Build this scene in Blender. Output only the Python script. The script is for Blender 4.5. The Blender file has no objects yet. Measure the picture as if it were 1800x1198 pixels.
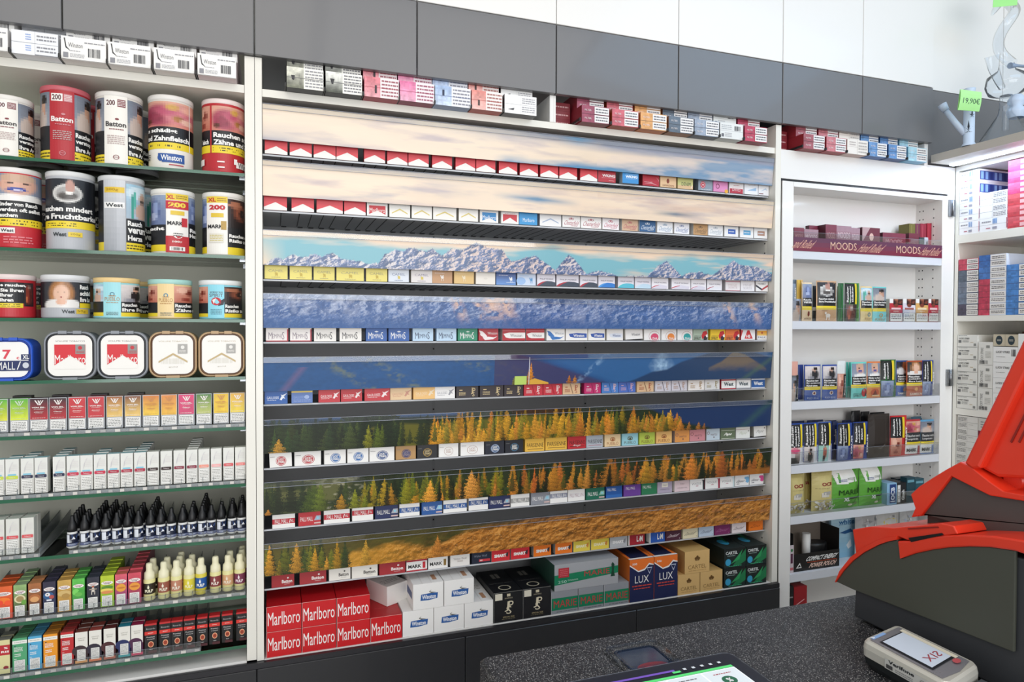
import bpy, math, random
import numpy as np
from mathutils import Vector, Matrix
random.seed(7); rng = np.random.RandomState(5)
S = bpy.context.scene; COL = S.collection
# ---------------------------------------------------------------- camera
FPX, YAW, PITCH, ROLL = 1177.37, 0.341596, -0.01765, -0.0027
EYE = np.array([0.0, -2.05, 1.55])
_w = np.array([math.sin(YAW)*math.cos(PITCH), math.cos(YAW)*math.cos(PITCH), math.sin(PITCH)])
_r = np.array([math.cos(YAW), -math.sin(YAW), 0.0]); _d = np.cross(_w, _r)
CR = math.cos(ROLL)*_r + math.sin(ROLL)*_d; CD = -math.sin(ROLL)*_r + math.cos(ROLL)*_d
cd = bpy.data.cameras.new('camera'); cam = bpy.data.objects.new('camera', cd); COL.objects.link(cam)
cd.sensor_width = 36.0; cd.lens = 36.0*FPX/1800.0; cd.clip_start = 0.05; cd.clip_end = 50
cam.matrix_world = Matrix(((CR[0], -CD[0], -_w[0], EYE[0]), (CR[1], -CD[1], -_w[1], EYE[1]), (CR[2], -CD[2], -_w[2], EYE[2]), (0, 0, 0, 1)))
S.camera = cam
# ---------------------------------------------------------------- world, lights, exposure
S.view_settings.view_transform = 'Standard'; S.view_settings.look = 'None'
S.view_settings.exposure = 0.0; S.view_settings.gamma = 1.0; S.view_settings.use_curve_mapping = False
W = bpy.data.worlds.new('shop daylight'); S.world = W; W.use_nodes = True
W.node_tree.nodes['Background'].inputs[0].default_value = (0.95, 0.98, 1.0, 1)
W.node_tree.nodes['Background'].inputs[1].default_value = 0.66
def area(name, loc, rot, sx, sy, power, col):
    l = bpy.data.lights.new(name, 'AREA'); l.shape = 'RECTANGLE'; l.size = sx; l.size_y = sy; l.energy = power; l.color = col
    o = bpy.data.objects.new(name, l); COL.objects.link(o); o.location = loc; o.rotation_euler = rot; return o
area('ceiling_light_panel', (-0.6, -1.9, 3.25), (math.radians(14), 0, 0), 1.6, 1.0, 11, (1.0, 0.91, 0.78))
area('ceiling_light_panel', (1.1, -2.3, 3.25), (math.radians(18), 0, 0), 1.6, 1.0, 11, (1.0, 0.97, 0.93))
area('ceiling_light_panel', (2.6, -1.6, 3.25), (math.radians(10), math.radians(8), 0), 1.4, 1.0, 12, (0.36, 0.66, 1.0))
area('front_fill_light', (0.6, -5.2, 1.9), (math.radians(88), 0, 0), 4.5, 2.4, 135, (0.97, 0.98, 1.0))  # added frontal fill, source unseen; brightens the shelf interiors

# ---------------------------------------------------------------- pixel helpers (place on real planes)
def ray(px, py): return (px-900.0)*CR + (py-599.0)*CD + FPX*_w
def at(px, py, Y=0.0): v = ray(px, py); return EYE + v*((Y-EYE[1])/v[1])
def atz(px, py, Z): v = ray(px, py); return EYE + v*((Z-EYE[2])/v[2])
def atx(px, py, X): v = ray(px, py); return EYE + v*((X-EYE[0])/v[0])
def PX(x, Y=0.0): return float(at(x, 590, Y)[0])
# ---------------------------------------------------------------- materials
def lin(c): return c/12.92 if c <= 0.04045 else ((c+0.055)/1.055)**2.4
def hexc(h): return tuple(int(h[i:i+2], 16)/255.0 for i in (0, 2, 4))
MATS = {}
def mat(key, rough=0.42, metal=0.0, coat=0.0, alpha=None, emit=0.0, bump=None):
    """key: 'rrggbb' or 'name:rrggbb'"""
    if key in MATS: return MATS[key]
    h = key.split(':')[-1]; m = bpy.data.materials.new('paint ' + key.replace(':', ' ')); m.use_nodes = True
    nt = m.node_tree; b = nt.nodes['Principled BSDF']; c = [lin(x) for x in hexc(h)]
    b.inputs['Base Color'].default_value = (*c, 1); b.inputs['Roughness'].default_value = rough; b.inputs['Metallic'].default_value = metal
    b.inputs['Coat Weight'].default_value = coat; b.inputs['Coat Roughness'].default_value = 0.08
    if emit: b.inputs['Emission Color'].default_value = (*c, 1); b.inputs['Emission Strength'].default_value = emit
    # faint procedural unevenness, so that no surface is perfectly uniform
    n = nt.nodes.new('ShaderNodeTexNoise'); n.inputs['Scale'].default_value = 35; g = nt.nodes.new('ShaderNodeTexCoord')
    mr = nt.nodes.new('ShaderNodeMapRange'); mr.inputs[3].default_value = max(0.02, rough-0.04); mr.inputs[4].default_value = rough+0.05
    nt.links.new(g.outputs['Object'], n.inputs['Vector']); nt.links.new(n.outputs[0], mr.inputs[0]); nt.links.new(mr.outputs[0], b.inputs['Roughness'])
    if bump:
        bm_ = nt.nodes.new('ShaderNodeBump'); bm_.inputs['Strength'].default_value = bump[1]; n2 = nt.nodes.new('ShaderNodeTexNoise')
        n2.inputs['Scale'].default_value = bump[0]; nt.links.new(g.outputs['Object'], n2.inputs['Vector'])
        nt.links.new(n2.outputs[0], bm_.inputs['Height']); nt.links.new(bm_.outputs[0], b.inputs['Normal'])
    MATS[key] = m; return m
def painted_mat(key, rough, coat):
    m = bpy.data.materials.new(key); m.use_nodes = True; nt = m.node_tree; b = nt.nodes['Principled BSDF']
    a = nt.nodes.new('ShaderNodeVertexColor'); a.layer_name = 'Print'; nt.links.new(a.outputs['Color'], b.inputs['Base Color'])
    b.inputs['Roughness'].default_value = rough; b.inputs['Coat Weight'].default_value = coat; b.inputs['Coat Roughness'].default_value = 0.12
    MATS[key] = m; return m
painted_mat('@print', 0.4, 0.15); painted_mat('@poster', 0.34, 0.25)
def clear_mat(key, tint, gloss=0.12, rough=0.04, opacity=0.0, fres=1.25):
    m = bpy.data.materials.new(key); m.use_nodes = True; nt = m.node_tree; nt.nodes.clear()
    o = nt.nodes.new('ShaderNodeOutputMaterial'); t = nt.nodes.new('ShaderNodeBsdfTransparent'); g = nt.nodes.new('ShaderNodeBsdfGlossy')
    t.inputs[0].default_value = (*tint, 1); g.inputs['Roughness'].default_value = rough
    f = nt.nodes.new('ShaderNodeFresnel'); f.inputs[0].default_value = fres
    ad = nt.nodes.new('ShaderNodeMath'); ad.operation = 'ADD'; ad.inputs[1].default_value = gloss; ad.use_clamp = True
    nt.links.new(f.outputs[0], ad.inputs[0]); mx = nt.nodes.new('ShaderNodeMixShader')
    nt.links.new(ad.outputs[0], mx.inputs[0]); nt.links.new(t.outputs[0], mx.inputs[1]); nt.links.new(g.outputs[0], mx.inputs[2])
    out = mx
    if opacity:
        d = nt.nodes.new('ShaderNodeBsdfDiffuse'); d.inputs[0].default_value = (0.75, 0.78, 0.8, 1); m2 = nt.nodes.new('ShaderNodeMixShader')
        m2.inputs[0].default_value = opacity; nt.links.new(mx.outputs[0], m2.inputs[1]); nt.links.new(d.outputs[0], m2.inputs[2]); out = m2
    nt.links.new(out.outputs[0], o.inputs[0]); MATS[key] = m; return m
clear_mat('@glass', (0.80, 0.90, 0.86), 0.03); clear_mat('@plexi', (0.97, 0.98, 0.98), 0.03); clear_mat('@tray', (0.86, 0.89, 0.90), 0.05, 0.15, 0.22)
clear_mat('@bong', (0.95, 0.975, 1.0), 0.05, 0.05, 0.04, 1.12)
# ---------------------------------------------------------------- text outlines
_G = {}
def glyphs(s, bold=0.0):
    k = (s, bold)
    if k in _G: return _G[k]
    c = bpy.data.curves.new('lettering', 'FONT'); c.body = s; c.resolution_u = 2; c.offset = bold; c.fill_mode = 'BOTH' if False else c.fill_mode
    o = bpy.data.objects.new('lettering', c); me = bpy.data.meshes.new_from_object(o)
    V = np.array([v.co[:2] for v in me.vertices]) if len(me.vertices) else np.zeros((1, 2)); F = [tuple(p.vertices) for p in me.polygons]
    lo, hi = V.min(0), V.max(0); V = (V-lo)/np.maximum(hi-lo, 1e-6)
    bpy.data.objects.remove(o); bpy.data.curves.remove(c); bpy.data.meshes.remove(me)
    _G[k] = (V, F); return _G[k]
# ---------------------------------------------------------------- mesh builder
EPS = 0.00022
class MB:
    def __init__(s): s.v = []; s.f = []; s.m = []; s.c = {}; s.smooth = set()
    def q(s, pts, m, col=None, sm=False):
        i = len(s.v); s.v += [tuple(p) for p in pts]; s.f.append(tuple(range(i, i+len(pts)))); s.m.append(m)
        if col is not None: s.c[len(s.f)-1] = col
        if sm: s.smooth.add(len(s.f)-1)
    def raw(s, V, F, m, sm=False):
        i = len(s.v); s.v += [tuple(p) for p in V]
        for f in F:
            s.f.append(tuple(i+k for k in f)); s.m.append(m)
            if sm: s.smooth.add(len(s.f)-1)
    def box(s, x0, x1, y0, y1, z0, z1, m, mf=None, mt=None):
        V = [(x0, y0, z0), (x1, y0, z0), (x1, y1, z0), (x0, y1, z0), (x0, y0, z1), (x1, y0, z1), (x1, y1, z1), (x0, y1, z1)]
        F = [(0, 3, 2, 1), (4, 5, 6, 7), (0, 1, 5, 4), (1, 2, 6, 5), (2, 3, 7, 6), (3, 0, 4, 7)]
        i = len(s.v); s.v += V
        for k, f in enumerate(F): s.f.append(tuple(i+a for a in f)); s.m.append(mf if (k == 2 and mf) else mt if (k in (0, 1) and mt) else m)
    def bbox(s, x0, x1, y0, y1, z0, z1, m, b=0.003):
        """box with chamfered front and side edges"""
        pr = [(x0+b, y0), (x1-b, y0), (x1, y0+b), (x1, y1-b), (x1-b, y1), (x0+b, y1), (x0, y1-b), (x0, y0+b)]
        c = ((x0+x1)/2, (y0+y1)/2); ins = [(x+(b if x < c[0] else -b)*(1 if True else 0), y+(b if y < c[1] else -b)) for x, y in pr]
        rings = [[(x, y, z0) for x, y in ins], [(x, y, z0+b) for x, y in pr], [(x, y, z1-b) for x, y in pr], [(x, y, z1) for x, y in ins]]
        s.loft(rings, m, caps=True)
    def loft(s, rings, m, caps=True, sm=False, close=True):
        i = len(s.v); n = len(rings[0])
        for r in rings: s.v += [tuple(p) for p in r]
        for a in range(len(rings)-1):
            for k in range(n if close else n-1):
                k2 = (k+1) % n; s.f.append((i+a*n+k, i+a*n+k2, i+(a+1)*n+k2, i+(a+1)*n+k)); s.m.append(m if isinstance(m, str) else m[a])
                if sm: s.smooth.add(len(s.f)-1)
        if caps:
            s.f.append(tuple(i+k for k in range(n))[::-1]); s.m.append(m if isinstance(m, str) else m[0])
            s.f.append(tuple(i+(len(rings)-1)*n+k for k in range(n))); s.m.append(m if isinstance(m, str) else m[-1])
    def lathe(s, prof, m, n=32, cx=0, cy=0, caps=True):
        s.loft([[(cx+r*math.cos(2*math.pi*k/n), cy+r*math.sin(2*math.pi*k/n), z) for k in range(n)] for r, z in prof], m, caps, True)
    def tube(s, pts, r, m, n=8, caps=True):
        pts = [Vector(p) for p in pts]; rings = []; up = Vector((0, 0, 1))
        for i, p in enumerate(pts):
            t = (pts[min(i+1, len(pts)-1)]-pts[max(i-1, 0)]).normalized()
            a = t.cross(up) if abs(t.dot(up)) < 0.95 else t.cross(Vector((1, 0, 0)))
            a.normalize(); b = a.cross(t); rr = r[i] if isinstance(r, (list, tuple)) else r
            rings.append([p+a*rr*math.cos(2*math.pi*k/n)+b*rr*math.sin(2*math.pi*k/n) for k in range(n)])
        s.loft(rings, m, caps, True)
    def prism(s, poly, x0, x1, m, ms=None, axis='x'):
        """poly of (a,b) extruded; axis x: (y,z); axis z: (x,y); axis y: (x,z)"""
        P = {'x': lambda t, a, b: (t, a, b), 'z': lambda t, a, b: (a, b, t), 'y': lambda t, a, b: (a, t, b)}[axis]
        i = len(s.v); n = len(poly); s.v += [P(x0, a, b) for a, b in poly] + [P(x1, a, b) for a, b in poly]
        s.f.append(tuple(i+k for k in range(n))); s.m.append(ms or m); s.f.append(tuple(i+n+k for k in range(n))[::-1]); s.m.append(ms or m)
        for k in range(n): k2 = (k+1) % n; s.f.append((i+k, i+n+k, i+n+k2, i+k2)); s.m.append(m)
    # ---- printing
    def ops(s, fn, ops, du=1.0, L0=1):
        """fn(u, v, layer) -> xyz ; du: largest u step (for curved faces)"""
        L = L0
        for o in ops:
            k = o[0]
            if k == 'r':
                _, u0, v0, u1, v1, c = o; n = max(1, int(math.ceil((u1-u0)/du-1e-6)))
                for a in range(n):
                    ua, ub = u0+(u1-u0)*a/n, u0+(u1-u0)*(a+1)/n
                    s.q([fn(ua, v0, L), fn(ub, v0, L), fn(ub, v1, L), fn(ua, v1, L)], c)
            elif k == 'p': s.q([fn(u, v, L) for u, v in o[1]], o[2])
            elif k == 'e':
                _, cu, cv, ru, rv, c = o; n = 16
                s.q([fn(cu+ru*math.cos(2*math.pi*a/n), cv+rv*math.sin(2*math.pi*a/n), L) for a in range(n)], c)
            elif k == 'o':       # ring
                _, cu, cv, ru, rv, t, c = o; n = 20
                for a in range(n):
                    A, B = 2*math.pi*a/n, 2*math.pi*(a+1)/n
                    s.q([fn(cu+ru*x*math.cos(q), cv+rv*x*math.sin(q), L) for x, q in ((1, A), (1, B), (t, B), (t, A))], c)
            elif k == 't':
                _, tx, cu, cv, wu, hv, c = o[:7]; bold = o[7] if len(o) > 7 else 0.0; sh = o[8] if len(o) > 8 else 0.0; rot = o[9] if len(o) > 9 else 0
                V, F = glyphs(tx, bold)
                if rot: pts = [fn(cu-(y-.5)*wu, cv+(x-.5)*hv, L) for x, y in V]
                else: pts = [fn(cu+(x-.5+(y-.5)*sh)*wu, cv+(y-.5)*hv, L) for x, y in V]
                s.raw(pts, F, c)
            elif k == 'f':       # fine print: n lines of broken dashes
                _, u0, v0, u1, v1, n, c = o; hv = (v1-v0)/n
                for a in range(n):
                    u = u0; vy = v1-(a+.5)*hv
                    while u < u1-0.02*(u1-u0):
                        w_ = min(u1-u, (u1-u0)*random.uniform(.07, .24)); s.q([fn(u, vy-hv*.22, L), fn(u+w_, vy-hv*.22, L), fn(u+w_, vy+hv*.22, L), fn(u, vy+hv*.22, L)], c); u += w_+(u1-u0)*.035
            elif k == 'i':       # painted picture: function (U, V arrays, v up) -> rgb
                _, u0, v0, u1, v1, kind, nu, nv = o; img = PICS[kind](nu, nv) if isinstance(kind, str) else kind(nu, nv)
                i = len(s.v)
                for b in range(nv+1):
                    for a in range(nu+1): s.v.append(tuple(fn(u0+(u1-u0)*a/nu, v0+(v1-v0)*b/nv, L)))
                for b in range(nv):
                    for a in range(nu):
                        j = i+b*(nu+1)+a; s.f.append((j, j+1, j+nu+2, j+nu+1)); s.m.append('@print'); s.c[len(s.f)-1] = tuple(img[b, a])
            elif k == 'bars':
                _, u0, v0, u1, v1, n, c = o
                for a in range(n):
                    ua = u0+(u1-u0)*a/n; w_ = (u1-u0)/n*random.choice((.35, .6, .75)); s.q([fn(ua, v0, L), fn(ua+w_, v0, L), fn(ua+w_, v1, L), fn(ua, v1, L)], c)
            L += 1
    def mesh(s, name):
        me = bpy.data.meshes.new(name); me.from_pydata([tuple(map(float, p)) for p in s.v], [], s.f)
        keys = []; idx = {}
        for k in s.m:
            if k not in idx: idx[k] = len(keys); keys.append(k)
        for k in keys: me.materials.append(MATS[k] if k in MATS else mat(k))
        me.polygons.foreach_set('material_index', [idx[k] for k in s.m])
        sm = np.zeros(len(s.f), bool); sm[list(s.smooth)] = True; me.polygons.foreach_set('use_smooth', sm)
        if s.c:
            ca = me.color_attributes.new('Print', 'FLOAT_COLOR', 'CORNER'); arr = np.ones((len(me.loops), 4), np.float32)
            for fi, c in s.c.items():
                p = me.polygons[fi]; arr[p.loop_start:p.loop_start+p.loop_total, :3] = c
            ca.data.foreach_set('color', arr.ravel())
        me.update(); return me
    def obj(s, name, parent=None, loc=None, rot=None):
        o = bpy.data.objects.new(name, s.mesh(name)); COL.objects.link(o)
        if parent is not None: o.parent = parent
        if loc is not None: o.location = loc
        if rot is not None: o.rotation_euler = rot
        return o
def tag(o, label, cat, group=None, kind=None):
    o['label'] = label; o['category'] = cat
    if group: o['group'] = group
    if kind: o['kind'] = kind
    return o
def empty(name, loc=(0, 0, 0), rot=(0, 0, 0)):
    o = bpy.data.objects.new(name, None); COL.objects.link(o); o.location = loc; o.rotation_euler = rot; o.empty_display_size = 0.02; return o
def copy_tree(o, parent=None):
    c = o.copy(); COL.objects.link(c); c.parent = parent
    for ch in list(o.children): copy_tree(ch, c)
    return c
ORD = ['zeroth', 'first', 'second', 'third', 'fourth', 'fifth', 'sixth', 'seventh', 'eighth', 'ninth', 'tenth', 'eleventh', 'twelfth', 'thirteenth', 'fourteenth', 'fifteenth', 'sixteenth', 'seventeenth', 'eighteenth', 'nineteenth', 'twentieth', 'twenty-first', 'twenty-second', 'twenty-third', 'twenty-fourth', 'twenty-fifth', 'twenty-sixth', 'twenty-seventh', 'twenty-eighth', 'twenty-ninth', 'thirtieth']
def L3(h): return np.array([lin(x) for x in hexc(h)])
# ---------------------------------------------------------------- little pictures painted as colour grids
def vnoise(shape, cells, seed=0, oct_=3):
    r = np.random.RandomState(seed); out = np.zeros(shape); amp = 1; tot = 0
    for o in range(oct_):
        cy, cx = max(1, int(cells[1]*2**o)), max(1, int(cells[0]*2**o)); g = r.rand(cy+2, cx+2)
        y = np.linspace(0, cy, shape[0], endpoint=False); x = np.linspace(0, cx, shape[1], endpoint=False)
        yi, xi = y.astype(int), x.astype(int); fy, fx = y-yi, x-xi; fy = fy*fy*(3-2*fy); fx = fx*fx*(3-2*fx)
        a = g[yi][:, xi]; b = g[yi][:, xi+1]; c = g[yi+1][:, xi]; d = g[yi+1][:, xi+1]
        out += amp*((a*(1-fx)+b*fx)*(1-fy)[:, None]+(c*(1-fx)+d*fx)*fy[:, None]); tot += amp; amp *= .5
    return out/tot
def canvas(nu, nv, top, bot, seed=1, nz=.25):
    V = np.linspace(0, 1, nv)[:, None, None]; img = L3(bot)*(1-V)+L3(top)*V+np.zeros((nv, nu, 3)); return img*(1-nz/2+nz*vnoise((nv, nu), (5, 5), seed)[..., None])
def blob(img, cu, cv, ru, rv, h, soft=.15, nz=0, seed=3, rot=0):
    nv, nu = img.shape[:2]; U, V = np.meshgrid((np.arange(nu)+.5)/nu, (np.arange(nv)+.5)/nv); a, b = U-cu, V-cv
    if rot: a, b = a*math.cos(rot)+b*math.sin(rot), -a*math.sin(rot)+b*math.cos(rot)
    d = np.sqrt((a/ru)**2+(b/rv)**2); k = np.clip((1+soft-d)/(2*soft), 0, 1)[..., None]; c = L3(h)+np.zeros_like(img)
    if nz: c = c*(1-nz+2*nz*vnoise((nv, nu), (8, 8), seed)[..., None])
    img[:] = img*(1-k)+c*k; return img
def pic_baby(nu, nv):
    i = canvas(nu, nv, '7b8aa0', '8c93a6', 2)
    for a in [(.55, .05, .42, .22, 'efece8'), (.52, .60, .26, .36, 'd9a892'), (.52, .86, .24, .16, 'c9a58c'), (.42, .66, .05, .03, '5b4038'), (.62, .66, .05, .03, '5b4038'), (.50, .42, .13, .08, '2a3f96'), (.51, .40, .05, .04, 'c9c3e0'), (.28, .60, .04, .08, 'd09a86')]: blob(i, *a)
    return i
def pic_woman(nu, nv):
    i = canvas(nu, nv, '2b2c33', '3b3a3d', 4)
    for a in [(.52, .55, .34, .50, 'a8713f', .15, .3), (.52, .55, .21, .33, 'e2b79d'), (.45, .62, .05, .025, '4a332a'), (.60, .62, .05, .025, '4a332a'), (.52, .38, .06, .03, 'a3453f'), (.35, .10, .32, .22, 'e6e2de'), (.78, .12, .25, .20, 'e6e2de'), (.52, .22, .14, .12, 'e0b096')]: blob(i, *a)
    return i
def pic_teeth(nu, nv):
    i = canvas(nu, nv, 'd9a08c', 'cf8272', 5)
    for q in [(.30, .45, .30, .42, 'a8465c', .2, .3), (.66, .50, .34, .36, 'c9747c', .25, .2), (.24, .34, .16, .22, '8e3348', .3, .3), (.44, .62, .14, .18, 'b8506a', .3, .2), (.52, .78, .10, .12, 'c99a4a', .3, .3), (.60, .34, .08, .12, 'a8703a', .3, .3), (.12, .20, .07, .10, '5a2a1c', .3), (.80, .74, .16, .14, 'e6ac98', .4), (.76, .26, .12, .12, 'e3b7a4', .3)]: blob(i, *q)
    return i
def pic_lung(nu, nv):
    i = canvas(nu, nv, '3b2a2c', '1f1a1e', 6)
    for a in [(.35, .5, .20, .40, '8e3a2c', .2, .4), (.66, .45, .20, .38, '5a2a26', .2, .4), (.5, .8, .08, .2, 'b7a79b'), (.3, .3, .1, .12, 'c46a44')]: blob(i, *a)
    return i
def pic_ward(nu, nv):
    i = canvas(nu, nv, '9fc3d6', 'a9bccb', 7)
    for a in [(.5, .75, .5, .2, 'd3e3ea'), (.62, .60, .17, .17, 'c9a58e'), (.62, .50, .11, .1, '5a4a42'), (.60, .22, .30, .25, 'caa894'), (.2, .3, .06, .4, '3f9a8a'), (.28, .55, .05, .25, '59b3a2')]: blob(i, *a)
    return i
def pic_ash(nu, nv):
    i = canvas(nu, nv, '20232b', '16181d', 8, .1)
    for a in [(.45, .42, .36, .38, 'dcdad6', .06), (.46, .42, .30, .30, 'a9a6a4'), (.45, .32, .24, .16, '55504d', .2, .6), (.52, .70, .10, .3, 'b98a7c'), (.5, .45, .1, .06, 'ece8e2')]: blob(i, *a)
    return i
def pic_person(nu, nv):
    i = canvas(nu, nv, 'd8cfcb', 'b9b3b4', 9)
    for a in [(.58, .35, .26, .35, '1f2026'), (.55, .72, .12, .16, 'd3a58e'), (.60, .80, .15, .14, '2a1d1a'), (.3, .1, .3, .06, '8a8a92')]: blob(i, *a)
    return i
def pic_man(nu, nv):
    i = canvas(nu, nv, '747b88', '8c919b', 10)
    for a in [(.42, .2, .36, .36, 'c4b3a8'), (.55, .62, .16, .2, 'c79b82'), (.60, .78, .20, .14, '241c1b'), (.66, .44, .08, .14, 'c08f78')]: blob(i, *a)
    return i
def pic_body(nu, nv):
    i = canvas(nu, nv, '8d9bb5', '67759b', 11)
    for a in [(.45, .5, .30, .34, '4b5c8e', .3, .3), (.5, .58, .18, .2, '8f9fc9'), (.42, .3, .2, .12, 'aab6d6')]: blob(i, *a)
    return i
def pic_hair(nu, nv):
    i = canvas(nu, nv, '1f2029', '2b2a30', 12)
    for a in [(.7, .6, .25, .5, 'a3562b', .2, .4), (.3, .25, .3, .3, 'd8d4d2'), (.75, .2, .12, .12, 'd9a58c')]: blob(i, *a)
    return i
def pic_foot(nu, nv):
    i = canvas(nu, nv, '9ccabb', 'a9d3cf', 13)
    for a in [(.55, .55, .2, .42, 'a9584a', .15, .3), (.5, .2, .16, .16, '3d2a2a'), (.6, .8, .1, .1, 'c98a72')]: blob(i, *a)
    return i
def pic_eye(nu, nv):
    i = canvas(nu, nv, '3a211c', '1c1213', 14)
    for a in [(.6, .55, .36, .26, '8a4a34', .3, .3), (.62, .52, .18, .16, '2a1511'), (.3, .8, .3, .1, 'a8694e'), (.68, .58, .05, .04, 'd9b59c')]: blob(i, *a)
    return i
def pic_boot(nu, nv):
    i = canvas(nu, nv, 'e6cfc8', '30262a', 15)
    for a in [(.5, .8, .5, .15, 'd94e7a', .2, .5), (.4, .2, .35, .2, '120e10'), (.3, .5, .2, .12, 'efe9e6')]: blob(i, *a)
    return i
def pic_skin(nu, nv):
    i = canvas(nu, nv, 'd79c86', 'bd6d58', 16)
    for a in [(.6, .6, .2, .16, '7a2f24', .3), (.45, .2, .2, .12, '8f3c30', .3), (.3, .75, .2, .2, 'e7b7a0')]: blob(i, *a)
    return i
PICS = dict(baby=pic_baby, woman=pic_woman, teeth=pic_teeth, lung=pic_lung, ward=pic_ward, ash=pic_ash, person=pic_person, man=pic_man, body=pic_body, hair=pic_hair, foot=pic_foot, eye=pic_eye, boot=pic_boot, skin=pic_skin)
def grad(top, bot, seed=3, nz=.12):
    return lambda nu, nv: canvas(nu, nv, top, bot, seed, nz)
BLK, WHT, YEL, RED = '15161a', 'f2f0ec', 'e9cf2e', 'c4232c'
def TX(lines, cu, v1, wu, dv, col=WHT, left=None, bold=.03):
    """stacked lines of writing; widths follow the letter count"""
    out = []; n = max(len(l) for l in lines)
    for i, l in enumerate(lines):
        w_ = wu*len(l)/n; c = cu if left is None else left+w_/2
        out.append(('t', l, c, v1-(i+.5)*dv, w_, dv*.72, col, bold))
    return out
# ================================================================ the room
def structure(name, box, m):
    b = MB(); b.box(*box, m); o = b.obj(name); o['kind'] = 'structure'; return o
XL, XR = -1.12, 3.25
structure('floor', (XL-1, XR+1, -6.0, 0.42, -0.05, 0.0), 'floor:b9b4ac')
structure('wall_back', (XL-1, XR+1, 0.362, 0.42, 0.0, 3.45), 'wall:dcdcd8')
structure('wall_right', (XR+0.05, XR+0.12, -6.0, 0.36, 0.0, 3.45), 'wall:dcdcd8')
MATS.pop('x', None)
mat('white:eceae6', 0.30, coat=0.25); mat('cream:e9e6dc', 0.35, coat=0.2); mat('flap:6d6d6f', 0.34, coat=0.25); mat('plinth:232428', 0.38, coat=0.2)
mat('rail:3a3a3e', 0.3, 0.6); mat('backgrey:d6d4c4', 0.5); mat('shelflit:c9ccd0', 0.42); mat('shelfgap:26282b', 0.6); mat('backdark:a9aaab', 0.5)
mat('steel:9a9da1', 0.28, 1.0); mat('edge:135a3c', 0.15, coat=0.6); mat('lip:8b909c', 0.2, coat=0.5); mat('black:0d0e10', 0.35)
# ---- upper cabinet fronts: dark flaps with white doors above
SE = [XL, -0.512, -0.049, 0.413, 0.873, 1.338, 1.790, 2.178, 2.556]
names = ['above the left can shelves, cut by the left edge', 'above the white cartons at the far left', 'above the silver and red film-wrapped cartons', 'above the post between both carton rows', 'above the burgundy and orange cartons', 'above the last crimson carton', 'above the burgundy cartons right of the long display', 'above the blue cartons, last before the glass pipes']
short = ['cut by the left edge', 'above the white cartons', 'above the silver-wrapped cartons', 'above the magenta carton', 'above the burgundy carton', 'above the crimson carton', 'above the dark red carton', 'above the blue cartons']
for i in range(8):
    b = MB(); b.bbox(SE[i]+.0018, SE[i+1]-.0018, -0.02, -0.002, 2.3205, 2.5435, 'flap:6d6d6f', .0012)
    tag(b.obj('cabinet_flap'), 'dark grey flap front '+names[i], 'cabinet flap', 'dark grey flap fronts')
    b = MB(); b.bbox(SE[i]+.0012, SE[i+1]-.0012, -0.02, -0.002, 2.5465, 3.40, 'white:eceae6', .0012)
    tag(b.obj('upper_cabinet'), 'white cabinet front over the dark flap '+short[i], 'cabinet', 'white fronts above the dark flaps')
# end of the run: recessed dark / white panel behind the glass pipes
b = MB(); b.box(2.556, XR+.05, 0.0, 0.018, 2.24, 2.5435, 'flap:6d6d6f'); tag(b.obj('wall_panel'), 'dark grey panel behind the glass water pipes', 'panel')
b = MB(); b.box(2.556, 2.99, 0.0, 0.018, 2.5465, 3.40, 'white:eceae6'); b.box(2.994, XR+.05, 0.0, 0.018, 2.5465, 3.40, 'white:eceae6')
tag(b.obj('wall_panel'), 'white panel behind the tall glass pipe, right of the last door', 'panel')
def pegs(key, hexv, ax):
    m = bpy.data.materials.new('peg hole strip '+key); m.use_nodes = True; nt = m.node_tree; b_ = nt.nodes['Principled BSDF']; b_.inputs['Roughness'].default_value = .45
    g = nt.nodes.new('ShaderNodeNewGeometry'); sp = nt.nodes.new('ShaderNodeSeparateXYZ'); nt.links.new(g.outputs['Position'], sp.inputs[0])
    def M_(op, a, v=None, c=None):
        n = nt.nodes.new('ShaderNodeMath'); n.operation = op; nt.links.new(a, n.inputs[0])
        if v is not None:
            if isinstance(v, float): n.inputs[1].default_value = v
            else: nt.links.new(v, n.inputs[1])
        return n.outputs[0]
    z_ = M_('ABSOLUTE', M_('SUBTRACT', M_('FRACT', M_('DIVIDE', sp.outputs[2], .0365)), .5)); hole = M_('LESS_THAN', z_, .075)
    mx = nt.nodes.new('ShaderNodeMix'); mx.data_type = 'RGBA'; mx.inputs[6].default_value = (*[lin(x) for x in hexc(hexv)], 1); mx.inputs[7].default_value = (.004, .004, .004, 1)
    co = nt.nodes.new('ShaderNodeTexCoord'); s2 = nt.nodes.new('ShaderNodeSeparateXYZ'); nt.links.new(co.outputs['Generated'], s2.inputs[0])
    e_ = M_('LESS_THAN', M_('ABSOLUTE', M_('SUBTRACT', s2.outputs[ax], .5)), .24); nt.links.new(M_('MULTIPLY', hole, e_), mx.inputs[0]); nt.links.new(mx.outputs[2], b_.inputs['Base Color']); MATS[key] = m
pegs('@pegsdark', 'a0a1a2', 0); pegs('@pegscream', 'e9e6dc', 1); pegs('@pegswhite', 'eceae6', 1)
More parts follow.
